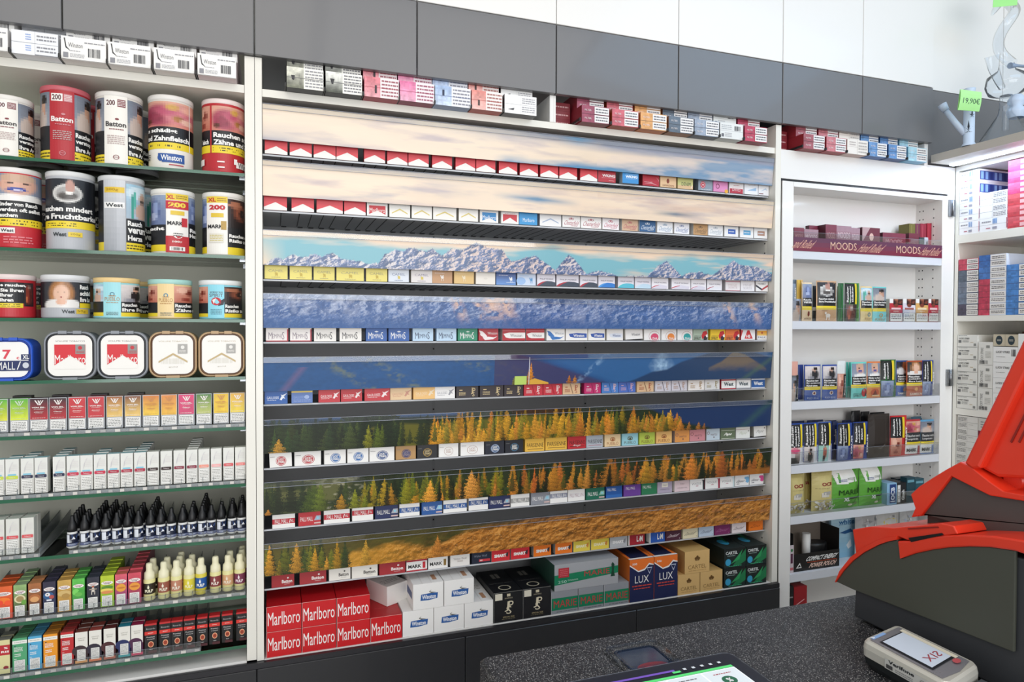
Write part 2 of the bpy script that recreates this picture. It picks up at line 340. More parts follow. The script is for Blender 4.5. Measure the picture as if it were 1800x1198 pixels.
# ---- carcass helper
def cabinet(name, label, x0, x1, zt0, zt1, zb0, zb1, backm, yb=0.33, posts=(), boards=()):
    r = empty(name, ((x0+x1)/2, 0.17, zb0)); M = Matrix.Translation(r.location).inverted()
    tag(r, label, 'cabinet')
    def part(nm, bx, m):
        b = MB(); b.box(*bx, m); o = b.obj(nm, r); o.matrix_parent_inverse = M; return o
    part('back_panel', (x0, x1, yb, yb+.012, zb1, 2.53), backm)
    part('top_board', (x0, x1, 0.0, yb, zt0, zt1), 'cream:e9e6dc')
    part('bottom_board', (x0, x1, 0.0, yb, zb0, zb1), 'white:eceae6')
    for p in posts: part('side_panel', p, 'cream:e9e6dc')
    return r, part
lc, lpart = cabinet('display_cabinet', 'white open cabinet with glass shelves of tobacco tins at the left', XL, -0.0765, 2.2155, 2.2375, 0.578, 0.598, 'backgrey:d6d4c4',
    posts=[(-.0755, -.0500, -0.004, .33, .598, 2.318), (XL-.02, XL, 0, .33, .598, 2.32)])
cc, cpart = cabinet('display_cabinet', 'long white cabinet holding eight shelves behind the mountain picture', -0.0295, 1.7740, 2.2110, 2.2325, 0.578, 0.5935, 'backdark:a9aaab',
    posts=[(-.0485, -.0300, -0.004, .33, .5935, 2.318), (1.7745, 1.7995, -0.004, .33, .5935, 2.318)])
# dark rows of peg holes in the rear panel and along the right side
for px in (762, 1029):
    b = MB(); X = float(at(px, 615, .33)[0]); b.box(X-.006, X+.006, .3290, .3298, .62, 2.20, '@pegsdark')
    o = b.obj('peg_hole_strip', cc); o.matrix_parent_inverse = Matrix.Translation(cc.location).inverted()
for Y in (.05, .30):
    b = MB(); b.box(1.7733, 1.7738, Y-.006, Y+.006, .62, 2.20, '@pegscream'); o = b.obj('peg_hole_strip', cc); o.matrix_parent_inverse = Matrix.Translation(cc.location).inverted()
cpart('carton_divider', (.858, .8725, -.002, .33, 2.2326, 2.3195), 'white:eceae6')
cpart('carton_divider', (.8730, .8790, -.002, .33, 2.2326, 2.3195), 'white:eceae6')
# board and divider over the door cabinet
b = MB(); b.box(1.8000, 2.552, 0.0, .33, 2.122, 2.2300, 'white:eceae6'); b.box(2.532, 2.552, -.002, .33, 2.2300, 2.3195, 'white:eceae6'); b.box(1.800, 2.552, .33, .342, 2.2300, 2.53, 'plinth:232428')
tag(b.obj('cabinet_surround'), 'plain white board over the shelved door', 'cabinet')
b = MB(); b.box(2.6715, 2.713, 0.0, .03, 0.0, 2.1205, 'white:eceae6'); b.box(2.5530, 2.713, 0.0, .03, 2.1215, 2.2350, 'white:eceae6'); tag(b.obj('hinge_post'), 'white post carrying the hinges beside the shelved door', 'post')
# ---- plinth drawers and slim dark rail
xs = [XL, -.0492, PX(816), PX(1117), 1.80]
nm = ['under the left glass shelves', 'below the red and white boxes', 'below the black boxes and green packs', 'below the carton stacks at its right end']
for i in range(4):
    b = MB(); b.bbox(xs[i]+.001, xs[i+1]-.001, -.021, -.003, .08, .5760, 'plinth:232428', .0015)
    tag(b.obj('drawer_front'), 'near-black plinth drawer front '+nm[i], 'drawer front', 'near-black plinth fronts')
b = MB(); b.box(XL, 1.7995, -.018, -.0045, .5768, .5925, 'rail:3a3a3e'); tag(b.obj('plinth_rail'), 'slim dark metal rail along the top of the plinth drawers', 'rail')
b = MB(); b.box(XL, 1.80, .0, .34, .0, .576, 'plinth:232428'); tag(b.obj('plinth_cabinet'), 'dark plinth carcass the display cabinets stand on', 'cabinet')
# ---- glass shelves at the left
GZ = [1.991, 1.757, 1.576, 1.413, 1.269, 1.106, .950, .784, .640]
what = ['carrying the topmost row of tall tobacco cans', 'carrying the second row of tobacco cans', 'carrying the short tobacco cans', 'carrying the square tobacco tins', 'carrying the gradient-coloured liquid boxes', 'carrying the long row of white liquid boxes', 'carrying black-capped bottles', 'carrying cartoonish liquid boxes and cream-capped bottles', 'lowest, carrying tall liquid boxes and black red boxes']
for z, wt in zip(GZ, what):
    r = empty('glass_shelf', (-.6, .15, z-.004)); tag(r, 'green-edged glass shelf '+wt, 'shelf', 'green-edged glass shelves')
    Mi = Matrix.Translation(r.location).inverted()
    b = MB(); b.box(XL+.001, -.0775, .0105, .318, z-.0085, z-.0005, '@glass'); o = b.obj('glass_pane', r); o.matrix_parent_inverse = Mi
    b = MB(); b.box(XL+.001, -.0775, .009, .0105, z-.0090, z-.0003, 'edge:135a3c'); o = b.obj('polished_edge', r); o.matrix_parent_inverse = Mi
    b = MB(); b.box(-.092, -.0775, .03, .045, z-.0155, z-.0087, 'steel:9a9da1'); b.box(-.092, -.0775, .26, .275, z-.0155, z-.0087, 'steel:9a9da1'); o = b.obj('shelf_support', r); o.matrix_parent_inverse = Mi
# ---- the eight dark shelves of the long display
ST = [2.1915, 2.031, 1.832, 1.6505, 1.4665, 1.286, 1.1055, .9275]       # top of each picture strip
PZ = [2.058, 1.8955, 1.695, 1.512, 1.329, 1.1415, .9615, .786]          # where the packs stand
RN = ['top', 'second', 'third', 'fourth', 'fifth', 'sixth', 'seventh', 'lowest']
for k in range(8):
    z = PZ[k]; r = empty('pack_shelf', (.87, .17, z-.008)); tag(r, 'dark grey slotted shelf under the %s row of packs' % RN[k], 'shelf', 'dark slotted shelves')
    Mi = Matrix.Translation(r.location).inverted()
    b = MB(); b.box(-.0290, 1.7730, .034, .322, z-.0060, z-.0012, 'shelflit:c9ccd0')  # board colour lightened to stand in for light on its underside
    x = .02
    while x < 1.75:                                                 # slots and the scalloped rear rim seen from below
        b.box(x, x+.0022, .036, .300, z-.0066, z-.0060, 'shelfgap:26282b')
        b.box(x+.004, x+.020, .300, .318, z-.0075, z-.0060, 'shelfgap:26282b'); x += .0345 if (int(x*1000) % 5) else .052
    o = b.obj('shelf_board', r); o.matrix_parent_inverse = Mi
    b = MB(); b.box(-.0288, 1.7728, .0345, .2995, z-.0012, z-.0004, 'mat:33353a'); o = b.obj('shelf_top_shade', r); o.matrix_parent_inverse = Mi  # added dark sheet, puts shade on top of the lightened board
    b = MB(); b.box(-.0290, 1.7730, .300, .328, z-.0012, z+.028, 'shelflit:c9ccd0'); o = b.obj('rear_rail', r); o.matrix_parent_inverse = Mi
# ---- the shelved door at the right
r = empty('shelved_door', (2.24, .06, .30)); tag(r, 'white door with shallow shelves of cigars and tobacco pouches', 'shelved door'); Mi = Matrix.Translation(r.location).inverted()
def dpart(nm, boxes, m):
    b = MB()
    for x in boxes: b.box(*x, m)
    o = b.obj(nm, r); o.matrix_parent_inverse = Mi; return o
dpart('door_frame', [(1.8075, 1.860, -.004, .13, .10, 2.112), (1.8610, 2.6370, -.004, .13, 2.094, 2.112), (2.6370, 2.6685, -.004, .13, .10, 2.112)], 'white:eceae6')
dpart('back_panel', [(1.861, 2.637, .118, .130, .10, 2.094)], 'white:eceae6')
SZ = [1.852, 1.584, 1.276, 1.030, .835, .612]
for z in SZ: dpart('door_shelf', [(1.861, 2.6365, -.0035, .118, z-.031, z)], 'shelfwhite:d5d8de')
dpart('bottom_board', [(1.861, 2.637, -.0035, .118, .36, .38)], 'white:eceae6')
for Y in (.035, .084, .100):
    b = MB(); b.box(2.6364, 2.6368, Y-.005, Y+.005, .40, 2.08, '@pegswhite'); o = b.obj('peg_hole_strip', r); o.matrix_parent_inverse = Mi
for z0, z1 in ((2.028, 2.098), (1.315, 1.385), (.70, .77)):
    b = MB(); b.box(2.6700, 2.687, -.010, -.0045, z0, z1, 'steel:9a9da1'); b.box(2.6895, 2.706, -.010, -.0045, z0, z1, 'steel:9a9da1'); b.tube([(2.688, -.012, z0), (2.688, -.012, z1)], .004, 'steel:9a9da1')
    o = b.obj('hinge', r); o.matrix_parent_inverse = Mi
b = MB(); b.box(1.8002, 1.8060, .0, .13, .1, 2.1195, 'black:0d0e10'); b.box(1.8062, 2.7, .004, .12, 2.1135, 2.1205, 'black:0d0e10'); o = b.obj('door_gap_shade', r); o.matrix_parent_inverse = Mi  # black strips stand in for the shade inside the door gaps
# ---- the unit at the right, at a right angle to the wall
r = empty('corner_shelving', (2.9, -.4, 0)); tag(r, 'white corner shelving stacked with cigarette cartons at the right edge', 'shelving'); Mi = Matrix.Translation(r.location).inverted()
YF = -1.15
dpart('side_panel', [(2.7145, 3.10, -.016, -.002, .05, 2.217)], 'cream:e9e6dc'); dpart('side_panel', [(2.7145, 3.10, YF, YF+.016, .05, 2.217)], 'cream:e9e6dc')
dpart('back_panel', [(3.10, 3.112, YF, -.002, .05, 2.217)], 'cream:e9e6dc')
for z0, z1 in ((1.915, 1.949), (1.588, 1.611), (1.196, 1.223), (.80, .825)): dpart('shelf_board', [(2.7145, 3.10, YF+.016, -.016, z0, z1)], 'cream:e9e6dc')
dpart('top_board', [(2.7145, 3.10, YF, -.002, 2.217, 2.236)], 'white:eceae6')
dpart('cornice', [(2.545, 3.20, YF-.1, -.022, 2.2365, 2.268)], 'cornice:b9b2a8')
mat('led:d8e8ff', emit=9.0)
b = MB(); b.box(2.640, 2.664, YF, -.03, 2.2310, 2.2364, 'led:d8e8ff'); o = b.obj('led_strip', r); o.matrix_parent_inverse = Mi; o['label'] = 'bright bluish light strip under the cornice'
area('led_strip_light', (2.652, -.58, 2.229), (0, math.radians(6), 0), .03, 1.1, 4, (0.66, 0.82, 1.0))
# ---- counter
CZ = .95
def speckle():
    m = bpy.data.materials.new('speckled counter laminate'); m.use_nodes = True; nt = m.node_tree; b = nt.nodes['Principled BSDF']; g = nt.nodes.new('ShaderNodeTexCoord')
    col = None
    base = nt.nodes.new('ShaderNodeRGB'); base.outputs[0].default_value = (.012, .0125, .015, 1); cur = base.outputs[0]
    for sc, th, c in ((270, .33, (.075, .075, .08)), (300, .25, (.24, .24, .24)), (230, .17, (.62, .60, .57)), (210, .2, (.006, .006, .008))):
        v = nt.nodes.new('ShaderNodeTexVoronoi'); v.inputs['Scale'].default_value = sc; nt.links.new(g.outputs['Object'], v.inputs['Vector'])
        lt = nt.nodes.new('ShaderNodeMath'); lt.operation = 'LESS_THAN'; lt.inputs[1].default_value = th; nt.links.new(v.outputs['Distance'], lt.inputs[0])
        mx = nt.nodes.new('ShaderNodeMix'); mx.data_type = 'RGBA'; mx.inputs[7].default_value = (*c, 1)
        nt.links.new(lt.outputs[0], mx.inputs[0]); nt.links.new(cur, mx.inputs[6]); cur = mx.outputs[2]
    nt.links.new(cur, b.inputs['Base Color']); b.inputs['Roughness'].default_value = .5; MATS['@counter'] = m
speckle()
r = empty('sales_counter', (1.4, -1.6, 0)); tag(r, 'sales counter with dark speckled worktop and white body', 'counter'); Mi = Matrix.Translation(r.location).inverted()
b = MB(); y1 = -.885; rr = .012
pr = [(.350, y1-rr), (.3535, y1-rr*.3), (.362, y1), (2.55, y1), (2.55, -2.6), (.350, -2.6)]
b.loft([[(x, y, CZ-.04) for x, y in pr], [(x, y, CZ-.006) for x, y in pr], [(x+(.005 if x < .4 else 0), y-(.005 if y > -1 else 0), CZ) for x, y in pr]], '@counter')
o = b.obj('worktop', r); o.matrix_parent_inverse = Mi
dpart('counter_body', [(.368, 2.53, -2.58, -.905, .0, CZ-.0405)], 'white:eceae6')
# ================================================================ mountain picture on eight clear-lipped strips
def sky_noise(nx, ny, cx, cy, seed): return vnoise((ny, nx), (cx, cy), seed, 4)
def mixc(img, k, c):
    k = np.clip(k, 0, 1)[..., None]; img[:] = img*(1-k)+(c if isinstance(c, np.ndarray) else L3(c))*k
def tree(img, P, T, cx, base, h, w, col, seed):
    """h, base in strip-height units, w half width in photo pixels"""
    w = w*1.12; sel = np.where(np.abs(P-cx) < w*1.4)[0]
    if len(sel) == 0: return
    a, e = sel[0], sel[-1]+1; r = np.random.RandomState(seed); yy = np.clip((base-T)/h, -1, 2)[:, None]; dx = (P[a:e]-cx)[None, :]
    prof = np.where(yy < .12, .55+3.5*np.clip(yy, 0, 1), 1.0)*np.clip(1-yy, 0, 1)**r.uniform(.80, 1.15); nb = r.uniform(5, 9)*max(.5, h); row = .58+.58*((yy*nb+r.rand()) % 1.0)+.12*r.rand(len(T), 1); cell = .50+.85*r.rand(len(T), e-a)
    edge = w*prof*row*cell; k = ((np.abs(dx) < edge) & (yy > 0) & (yy < 1)).astype(float); br = r.uniform(.62, 1.12)
    tex = .30+1.15*r.rand(len(T), e-a)**1.2; tex = .6*tex+.4*(.35+1.1*((yy*nb+dx/w*.5) % 1.0))
    c = L3(col)*br*tex[..., None]*(1.28-.75*np.clip(.5+dx/(2*w), 0, 1)[..., None]*1.1)*(.62+.55*np.clip(yy, 0, 1)[..., None])*1.25
    sub = img[:, a:e]; sub[:] = sub*(1-.9*k[..., None])+c*(.9*k[..., None])
def relief(nx, ny, cx, cy, seed, oc=5, ridged=True, gx=1.0, gy=.6):
    n = vnoise((ny, nx), (cx, cy), seed, oc); n = 1-np.abs(2*n-1)*1.6 if ridged else n; gyv, gxv = np.gradient(n)
    s = gx*gxv/np.std(gxv)+gy*gyv/np.std(gyv); return n, s
def skyline(P, pts): return np.interp(P, [p[0] for p in pts], [p[1] for p in pts])
def paint_strip(k, P, T):
    nx, ny = len(P), len(T); TT = T[:, None]; PP = P[None, :]; N = lambda cx, cy, s: sky_noise(nx, ny, cx, cy, s)
    r = np.random.RandomState(40+k); img = np.zeros((ny, nx, 3)); img[:] = L3('efdcc2')
    fine = r.rand(ny, nx)
    if k < 2:
        cl = vnoise((ny, nx), (7, 3), 90+k, 5); cl2 = vnoise((ny, nx), (11, 4), 95+k, 5); img[:] = L3('ecd9c0')*(.86+.26*cl[..., None]); mixc(img, (cl2-.52)*3.2, 'b5a8ac'); mixc(img, (.42-cl2)*3.0, 'f2dcc0')
    if k == 0:
        mixc(img, N(9, 2, 1)*.5, 'e2cbb9'); mixc(img, (1-np.abs(PP-500)/170)*(TT-.45)*2.6*N(8, 3, 2), '8f93a3')
        wv = TT-(.82-.0009*(PP-870))+.35*(N(12, 3, 3)-.5); mixc(img, (PP > 865)*np.clip((PP-865)/25, 0, 1)*np.clip(wv*4, 0, 1)*np.clip(1.3-(PP-870)/700, .55, 1), '4f86ad')
        mixc(img, np.clip((PP-1150)/90, 0, 1)*np.clip((TT-.30+.7*(N(10, 3, 4)-.5))*4, 0, 1)*.85, '6a8fb0'); mixc(img, np.clip((N(14, 4, 5)-.52)*5, 0, 1)*(PP > 1050)*.55*(TT > .3), 'dcc9bd')
        mixc(img, np.clip(1-np.abs(PP-1015)/35, 0, 1)*np.clip(.3-TT, 0, 1)*4, '5f93b8')
    elif k == 1:
        mixc(img, N(9, 3, 6)*.6, 'e6cbb4'); mixc(img, np.clip((N(10, 4, 7)-.48)*4, 0, 1)*np.clip(1-np.abs(PP-660)/190, 0, 1)*.9, '9a9aa8')
        mixc(img, np.clip(1-np.abs(TT-.55-.0006*(PP-940))/.16, 0, 1)*np.clip(1-np.abs(PP-945)/80, 0, 1)*1.4*(.5+N(14, 4, 8)*.6), '5f86a4')
        mixc(img, np.clip(1-np.abs(TT-.72)/.12, 0, 1)*np.clip(1-np.abs(PP-1190)/45, 0, 1)*1.2, '77808c'); mixc(img, np.clip((N(9, 4, 9)-.55)*4, 0, 1)*(PP > 1050)*.5, 'c9a694'); mixc(img, np.clip(.14-TT, 0, 1)*4*(PP > 520)*(PP < 1000)*N(7, 2, 9), '9aa6ba')
    elif k == 2:
        img[:] = L3('79b4c0'); mixc(img, np.clip((.36-TT+.6*(N(10, 3, 10)-.5))*5, 0, 1), 'ecd2b8'); mixc(img, np.clip((N(9, 4, 11)-.5)*5, 0, 1)*np.clip((PP-1080)/60, 0, 1), 'eacbb2'); mixc(img, np.clip(1.1-(PP-460)/40, 0, 1)*TT, 'edd5b8')
        top = skyline(P, [(460, 404), (1360, 447)]); bot = skyline(P, [(460, 465), (1357, 494)])
        a = [(100, 290), (150, 250), (200, 262), (260, 235), (330, 245), (400, 235), (450, 244), (510, 222), (570, 260), (640, 265), (720, 290), (800, 285), (830, 235), (900, 205), (950, 210), (990, 190), (1040, 205), (1090, 215), (1130, 195), (1190, 240), (1240, 200), (1320, 200), (1400, 160), (1480, 190), (1560, 200), (1620, 275)]
        b = [(0, 210), (60, 195), (100, 180), (150, 175), (220, 220), (280, 265), (320, 215), (360, 165), (400, 200), (480, 290), (560, 270), (640, 290), (700, 315), (760, 300), (860, 305), (930, 235), (980, 205), (1030, 250), (1080, 300), (1130, 280), (1200, 275), (1270, 300), (1340, 250), (1400, 200), (1450, 230), (1550, 240), (1650, 290)]
        pts = [(455, 470)]+[(440+x/3.523, 380+y/3.523) for x, y in a]+[(900+x/3.6, 400+y/3.6) for x, y in b]
        sy = (skyline(P, pts)-top)/(bot-top)+.05*(r.rand(nx)-.5)+.06*(vnoise((1, nx), (90, 1), 12)[0]-.5); mk = np.clip((TT-sy[None, :])*30, 0, 1)
        ridge, sh_ = relief(nx, ny, 46, 5, 13, 5); rock = L3('66769a')*(.55+.8*np.clip(ridge, 0, 1)[..., None]); k2 = np.clip(sh_*.75+.15, 0, 1); warm = np.clip(1-np.abs(PP-880)/190, 0, 1)+np.clip(1-np.abs(PP-1250)/200, 0, 1)*.5
        rock = rock*(1-.75*k2[..., None])+(L3('ede4e0')*(1-.5*warm[..., None])+L3('f0b98e')*.5*warm[..., None])*(.75*k2[..., None]); rock *= (.75+.5*fine[..., None])
        sh = np.clip(-sh_*.8-.1, 0, 1)*.75; rock = rock*(1-sh[..., None])+L3('3f5a82')*sh[..., None]; img = img*(1-mk[..., None])+rock*mk[..., None]
    elif k == 3:
        ridge, sh_ = relief(nx, ny, 40, 5, 16, 5, True, 1.0, .5); img[:] = L3('4266a0')*(.72+.45*N(20, 4, 16)[..., None]); mixc(img, np.clip(sh_*.55, 0, 1)*np.clip(1.1-.75*TT, 0, 1)*.75, 'b4bfd6'); mixc(img, np.clip(-sh_*.6, 0, 1)*.65, '274a7e')
        slant = N(46, 7, 17)*(.7+.3*N(90, 9, 18)); mixc(img, np.clip((slant-.56)*7, 0, 1)*np.clip(1.15-TT*.9, 0, 1)*.35, 'a9b8d4')
        for cx, w_ in ((600, 60), (520, 40), (700, 60), (960, 70), (1050, 60), (1290, 60)):
            d = np.abs((PP-cx)+(TT-.2)*55*(1 if cx % 20 else -1)); mixc(img, np.clip(1-d/w_, 0, 1)*np.clip((N(110, 6, cx)-.38)*4, 0, 1)*.45*(1.1-TT), 'cfd3e2')
        for cx, w_ in ((800, 14), (835, 9), (860, 28), (885, 20), (1275, 10), (1320, 10)):
            d = np.abs((PP-cx)-(TT)*22); mixc(img, np.clip(1-d/w_, 0, 1)*np.clip(1.15-TT, 0, 1)*np.clip((N(120, 9, cx)-.35)*5, 0, 1)*.85, 'eec3a4')
        mixc(img, np.clip((TT-.55+.3*(N(14, 3, 19)-.5))*2.2, 0, .75), '2d5790'); img *= (.86+.28*fine[..., None])
    elif k == 4:
        img[:] = L3('1f5186')*(.80+.25*N(12, 4, 20)[..., None]+.28*(N(150, 14, 61)[..., None]-.35))
        for c0, s in ((560, 1), (640, 1), (800, 1.2), (850, 1.2)): mixc(img, np.clip(1-np.abs(PP-c0-TT*95*s)/26, 0, 1)*np.clip((N(120, 12, c0)-.42)*3, 0, 1)*.45, '8a8a3c')
        mixc(img, np.clip(1-np.abs(PP-548+TT*50)/12, 0, 1)*.4*(TT > .3), '8a5f7c'); mixc(img, (PP > 870)*(PP < 1100)*np.clip((TT-.02-(PP-930)/150.)*9, 0, 1)*.85, '37365c')
        mixc(img, (PP > 932)*np.clip(((PP-930)/140.-TT)*6, 0, 1)*.7, '2f6499'); mixc(img, np.clip(1-np.abs((PP-1020)-(.9-TT)*55)/9, 0, 1)*np.clip((N(140, 9, 21)-.4)*4, 0, 1)*.6, '8fb3d4')
        mixc(img, np.clip(1-np.abs(PP-1165)/26-np.abs(TT-.45)*1.2, 0, 1)*N(160, 9, 22)*1.5, 'a6c6e0')
        hill = skyline(P, [(1095, 1.05), (1120, .88), (1150, .62), (1175, .55), (1200, .28), (1240, .02), (1290, -.3), (1360, .2)]); mixc(img, np.clip((TT-hill[None, :])*14, 0, 1), '173960')
        h2 = skyline(P, [(1245, .55), (1270, .3), (1290, -.05), (1310, .05), (1345, .5), (1350, .6)]); mixc(img, np.clip((TT-h2[None, :])*12, 0, 1)*(PP > 1248)*(PP < 1350)*np.clip(.72-TT+.3*(N(40, 5, 2)-.5), 0, 1)*3, '6f6052'); mixc(img, np.clip(1-np.abs((PP-1330)-(.7-TT)*60)/10, 0, 1)*.5, '4d6a50')
        for cx, h, w_, c in ((935, .74, 6.5, 'd9891c'), (931, .5, 5, 'c87a18'), (906, .28, 5, '6e6a20'), (1003, .3, 5, 'cf7d24'), (1013, .28, 5, 'd98a2e')): tree(img, P, T, cx, 1.0, h, w_, c, int(cx))
        mixc(img, (np.abs(PP-950) < 17)*(TT > .80+.0060*np.abs(PP-942)), 'd9a640'); mixc(img, (np.abs(PP-917) < 10.5)*(TT > .72), 'b9d46a'); mixc(img, (np.abs(PP-931.5) < .7)*(TT > .08)*.8, 'd8dade')
    elif k == 5:
        img[:] = L3('1f2c16')*(.6+.8*N(30, 5, 23)[..., None]); mixc(img, (PP < 560)*np.clip(.25-TT, 0, 1)*3, '35507a')
        mead = skyline(P, [(460, 1.5), (625, 1.3), (640, .35), (700, .22), (760, .3), (840, .22), (960, .12), (1000, .3)]); mixc(img, np.clip((TT-mead[None, :])*10, 0, 1)*(PP < 1000), '5f5c1a'); mixc(img, np.clip((.12-TT)*9, 0, 1)*(PP > 560)*(PP < 860)*(N(20, 2, 24) > .5), '3f5f92')
        sk = skyline(P, [(1040, -.3), (1100, -.1), (1150, .25), (1200, .75), (1250, .98), (1270, 1.2), (1360, 1.3)]); mixc(img, (PP > 1040)*np.clip((sk[None, :]-TT)*9, 0, 1), '17335f'); mixc(img, np.clip(1-np.abs((PP-1335)-(.5-TT)*50)/14, 0, 1)*.4*(PP > 1290), '3f6a50')
        for _ in range(60):
            cx = r.uniform(460, 700); tree(img, P, T, cx, r.uniform(.9, 1.3), r.uniform(.7, 1.2), r.uniform(10, 19), r.choice(['1c2c14', '24361a', '182612', '31441c', '3d4a1e']), r.randint(9999))
        for cx, c in ((482, '39501e'), (505, '2c441c'), (648, '8b8a1e'), (664, '5d6c1c'), (672, '5d6c1c')): tree(img, P, T, cx, 1.0, .75, 10, c, int(cx))
        tree(img, P, T, 489, 1.05, .48, 14, 'c9922a', 3)
        for cx, w_ in ((688, 17), (752, 14), (740, 11), (700, 12)): tree(img, P, T, cx, 1.05, 1.05, w_, '1b2a14', int(cx))
        for _ in range(95):
            cx = r.uniform(755, 1205); lim = np.interp(cx, [755, 1000, 1100, 1170, 1205], [1.15, 1.2, 1.1, .75, .45]); tree(img, P, T, cx, r.uniform(.8, 1.2), r.uniform(.45, lim), r.uniform(6, 12), r.choice(['c98e1e', 'd8921f', 'a88a20', '7d7a1e', 'd07f24', '4a5a1c', 'e0a52e']), r.randint(9999))
        for _ in range(46): cx = r.uniform(700, 1150); tree(img, P, T, cx, r.uniform(.9, 1.2), r.uniform(.4, 1.0), r.uniform(4, 8), r.choice(['2a3614', '39451a', '55601e', '6f6d20']), r.randint(9999))
        for _ in range(70): cx = r.uniform(780, 1180); lim = np.interp(cx, [755, 1000, 1100, 1170, 1205], [1.0, 1.1, 1.0, .7, .45]); tree(img, P, T, cx, r.uniform(.85, 1.15), r.uniform(.35, lim), r.uniform(5, 9), r.choice(['c48a26', 'd0932e', 'b08a28', '94842a', 'cf8430']), r.randint(9999))
        for cx, h, w_, c in ((775, .62, 7, 'e0a12a'), (842, .36, 7, 'e3a936'), (852, .4, 8, 'dc9e2c'), (817, .25, 5, 'e6b03c'), (826, .3, 6, 'e0a534'), (878, .25, 6, 'e6a92f'), (902, .5, 8, 'd8a028'), (928, .6, 9, 'dfa028'), (1022, .8, 10, 'e0862e'), (960, .4, 6, 'e2aa3a'), (1200, .5, 5, 'd98a30'), (1215, .32, 5, 'd58a36'), (1232, .3, 5, 'd98a36'), (1242, .25, 4, 'cf8230'), (1150, .6, 7, 'd98e2a'), (1175, .55, 6, '6d6a20')): tree(img, P, T, cx, 1.0, h, w_, c, int(cx))
    elif k == 6:
        img[:] = L3('2a3418')*(.5+1.0*N(34, 6, 25)[..., None]); mixc(img, (PP < 620)*np.clip((N(20, 5, 26)-.45)*5, 0, 1)*.7, '6a6a3c'); mixc(img, np.clip((N(90, 12, 27)-.6)*8, 0, 1)*np.clip(1-np.abs(PP-600)/70, 0, 1)*.6, 'b9b49a')
        for _ in range(70): tree(img, P, T, r.uniform(460, 1355), r.uniform(.9, 1.3), r.uniform(.7, 1.2), r.uniform(9, 17), r.choice(['1b2a12', '233214', '1c2e16', '39481a']), r.randint(9999))
        for _ in range(120):
            cx = r.uniform(640, 1345); g = cx > 900; tree(img, P, T, cx, r.uniform(.75, 1.15), r.uniform(.4, 1.1), r.uniform(6, 12), r.choice(['d9862a', 'c98a22', 'e09a34', 'd0742c'] if g else ['9c8c20', '7c7e1e', 'c98f24', '6a741e']), r.randint(9999))
        for _ in range(90): cx = r.uniform(640, 1350); tree(img, P, T, cx, r.uniform(.85, 1.2), r.uniform(.4, 1.0), r.uniform(4, 8), r.choice(['1c2810', '2a3614', '39451a', '4d581c', 'b57a26', 'c08030'] if cx > 800 else ['1c2810', '2a3614', '4d581c', '6f7020']), r.randint(9999))
        for cx, h, w_, c in ((470, .2, 7, 'e0922c'), (552, .95, 22, '4c5f1c'), (563, .9, 15, '5f6d1f'), (600, .5, 13, 'c08a22'), (624, .62, 11, '8b8f20'), (642, .4, 7, '7d8620'), (676, .9, 12, 'b08f22'), (688, .7, 10, 'c48a26'), (715, .85, 12, '8f8a1f'), (757, .72, 14, 'f0a53a'), (779, .25, 4, 'e08f30'), (830, .95, 18, 'e39a40'), (872, .45, 4, 'dd8a35'), (941, .95, 6, 'd8702c'), (975, .9, 14, 'd98f2e'), (1006, .5, 8, 'e08a34'), (1035, 1.0, 8, 'd9913a'), (1075, 1.1, 18, 'd98a30'), (1140, .95, 14, 'c4912a'), (1218, 1.1, 14, 'dd8430'), (1272, 1.05, 15, 'cf6f2c'), (1322, .6, 9, 'd07a35')): tree(img, P, T, cx, 1.0, h, w_, c, int(cx*3))
        for _ in range(16): tree(img, P, T, r.uniform(640, 1350), 1.1, r.uniform(.7, 1.1), r.uniform(4, 7), '12200e', r.randint(9999))
        mixc(img, (PP > 1290)*np.clip((TT-.72-.2*(N(20, 6, 2)-.5))*8, 0, 1)*.7, 'b06a26')
    else:
        _, s1 = relief(nx, ny, 52, 5, 28, 3, False, .4, 1.0); _, s2 = relief(nx, ny, 150, 14, 29, 3, False, .6, .9); q = N(26, 4, 30); img[:] = L3('b8742a')*(.62+.5*q[..., None]); mixc(img, np.clip(s1*.42+s2*.30, 0, 1)*.8, 'e0a050'); mixc(img, np.clip(-s1*.45-s2*.28, 0, 1)*.85, '5c3d16'); img *= (.82+.36*fine[..., None]); mixc(img, (fine > .985)*.8, 'ecc890')
        mixc(img, np.clip((780-PP)/180, 0, 1)*.7, 'c9972e'); gr = skyline(P, [(460, 1.1), (600, 1.0), (620, .55), (700, .5), (760, .72), (820, .30), (930, .1), (1000, -.1)]); mixc(img, np.clip((gr[None, :]-TT+.25*(N(30, 5, 31)-.5))*6, 0, 1)*.9, L3('3d431a')*(.5+1.0*N(60, 9, 32)[..., None])); mixc(img, (PP > 820)*np.clip((.10-TT)*12, 0, 1)*(PP < 1190)*.6, '3a3242')
        for _ in range(26): tree(img, P, T, r.uniform(460, 610), r.uniform(.8, 1.15), r.uniform(.6, 1.1), r.uniform(7, 14), r.choice(['26340f', '31401a', '6d6f1e', '44501c']), r.randint(9999))
        for cx, h, w_, c in ((472, .95, 11, 'cf9426'), (520, .95, 12, 'eaa838'), (545, .9, 8, '7c7a20'), (553, .72, 11, 'dc9f2a'), (574, .42, 6, 'd99a30'), (592, .95, 9, 'c08f24'), (643, .85, 11, 'd6a23a'), (770, .72, 14, 'c98236'), (805, .3, 7, 'd0903c'), (490, .5, 6, '9a8420')): tree(img, P, T, cx, .98, h, w_, c, int(cx*5))
        mixc(img, np.clip((N(90, 14, 33)-.62)*9, 0, 1)*(PP > 1200)*.6, 'b0744a')
    return np.clip(img, 0, 1)
NX, NY = 1300, 60
SH = .0985
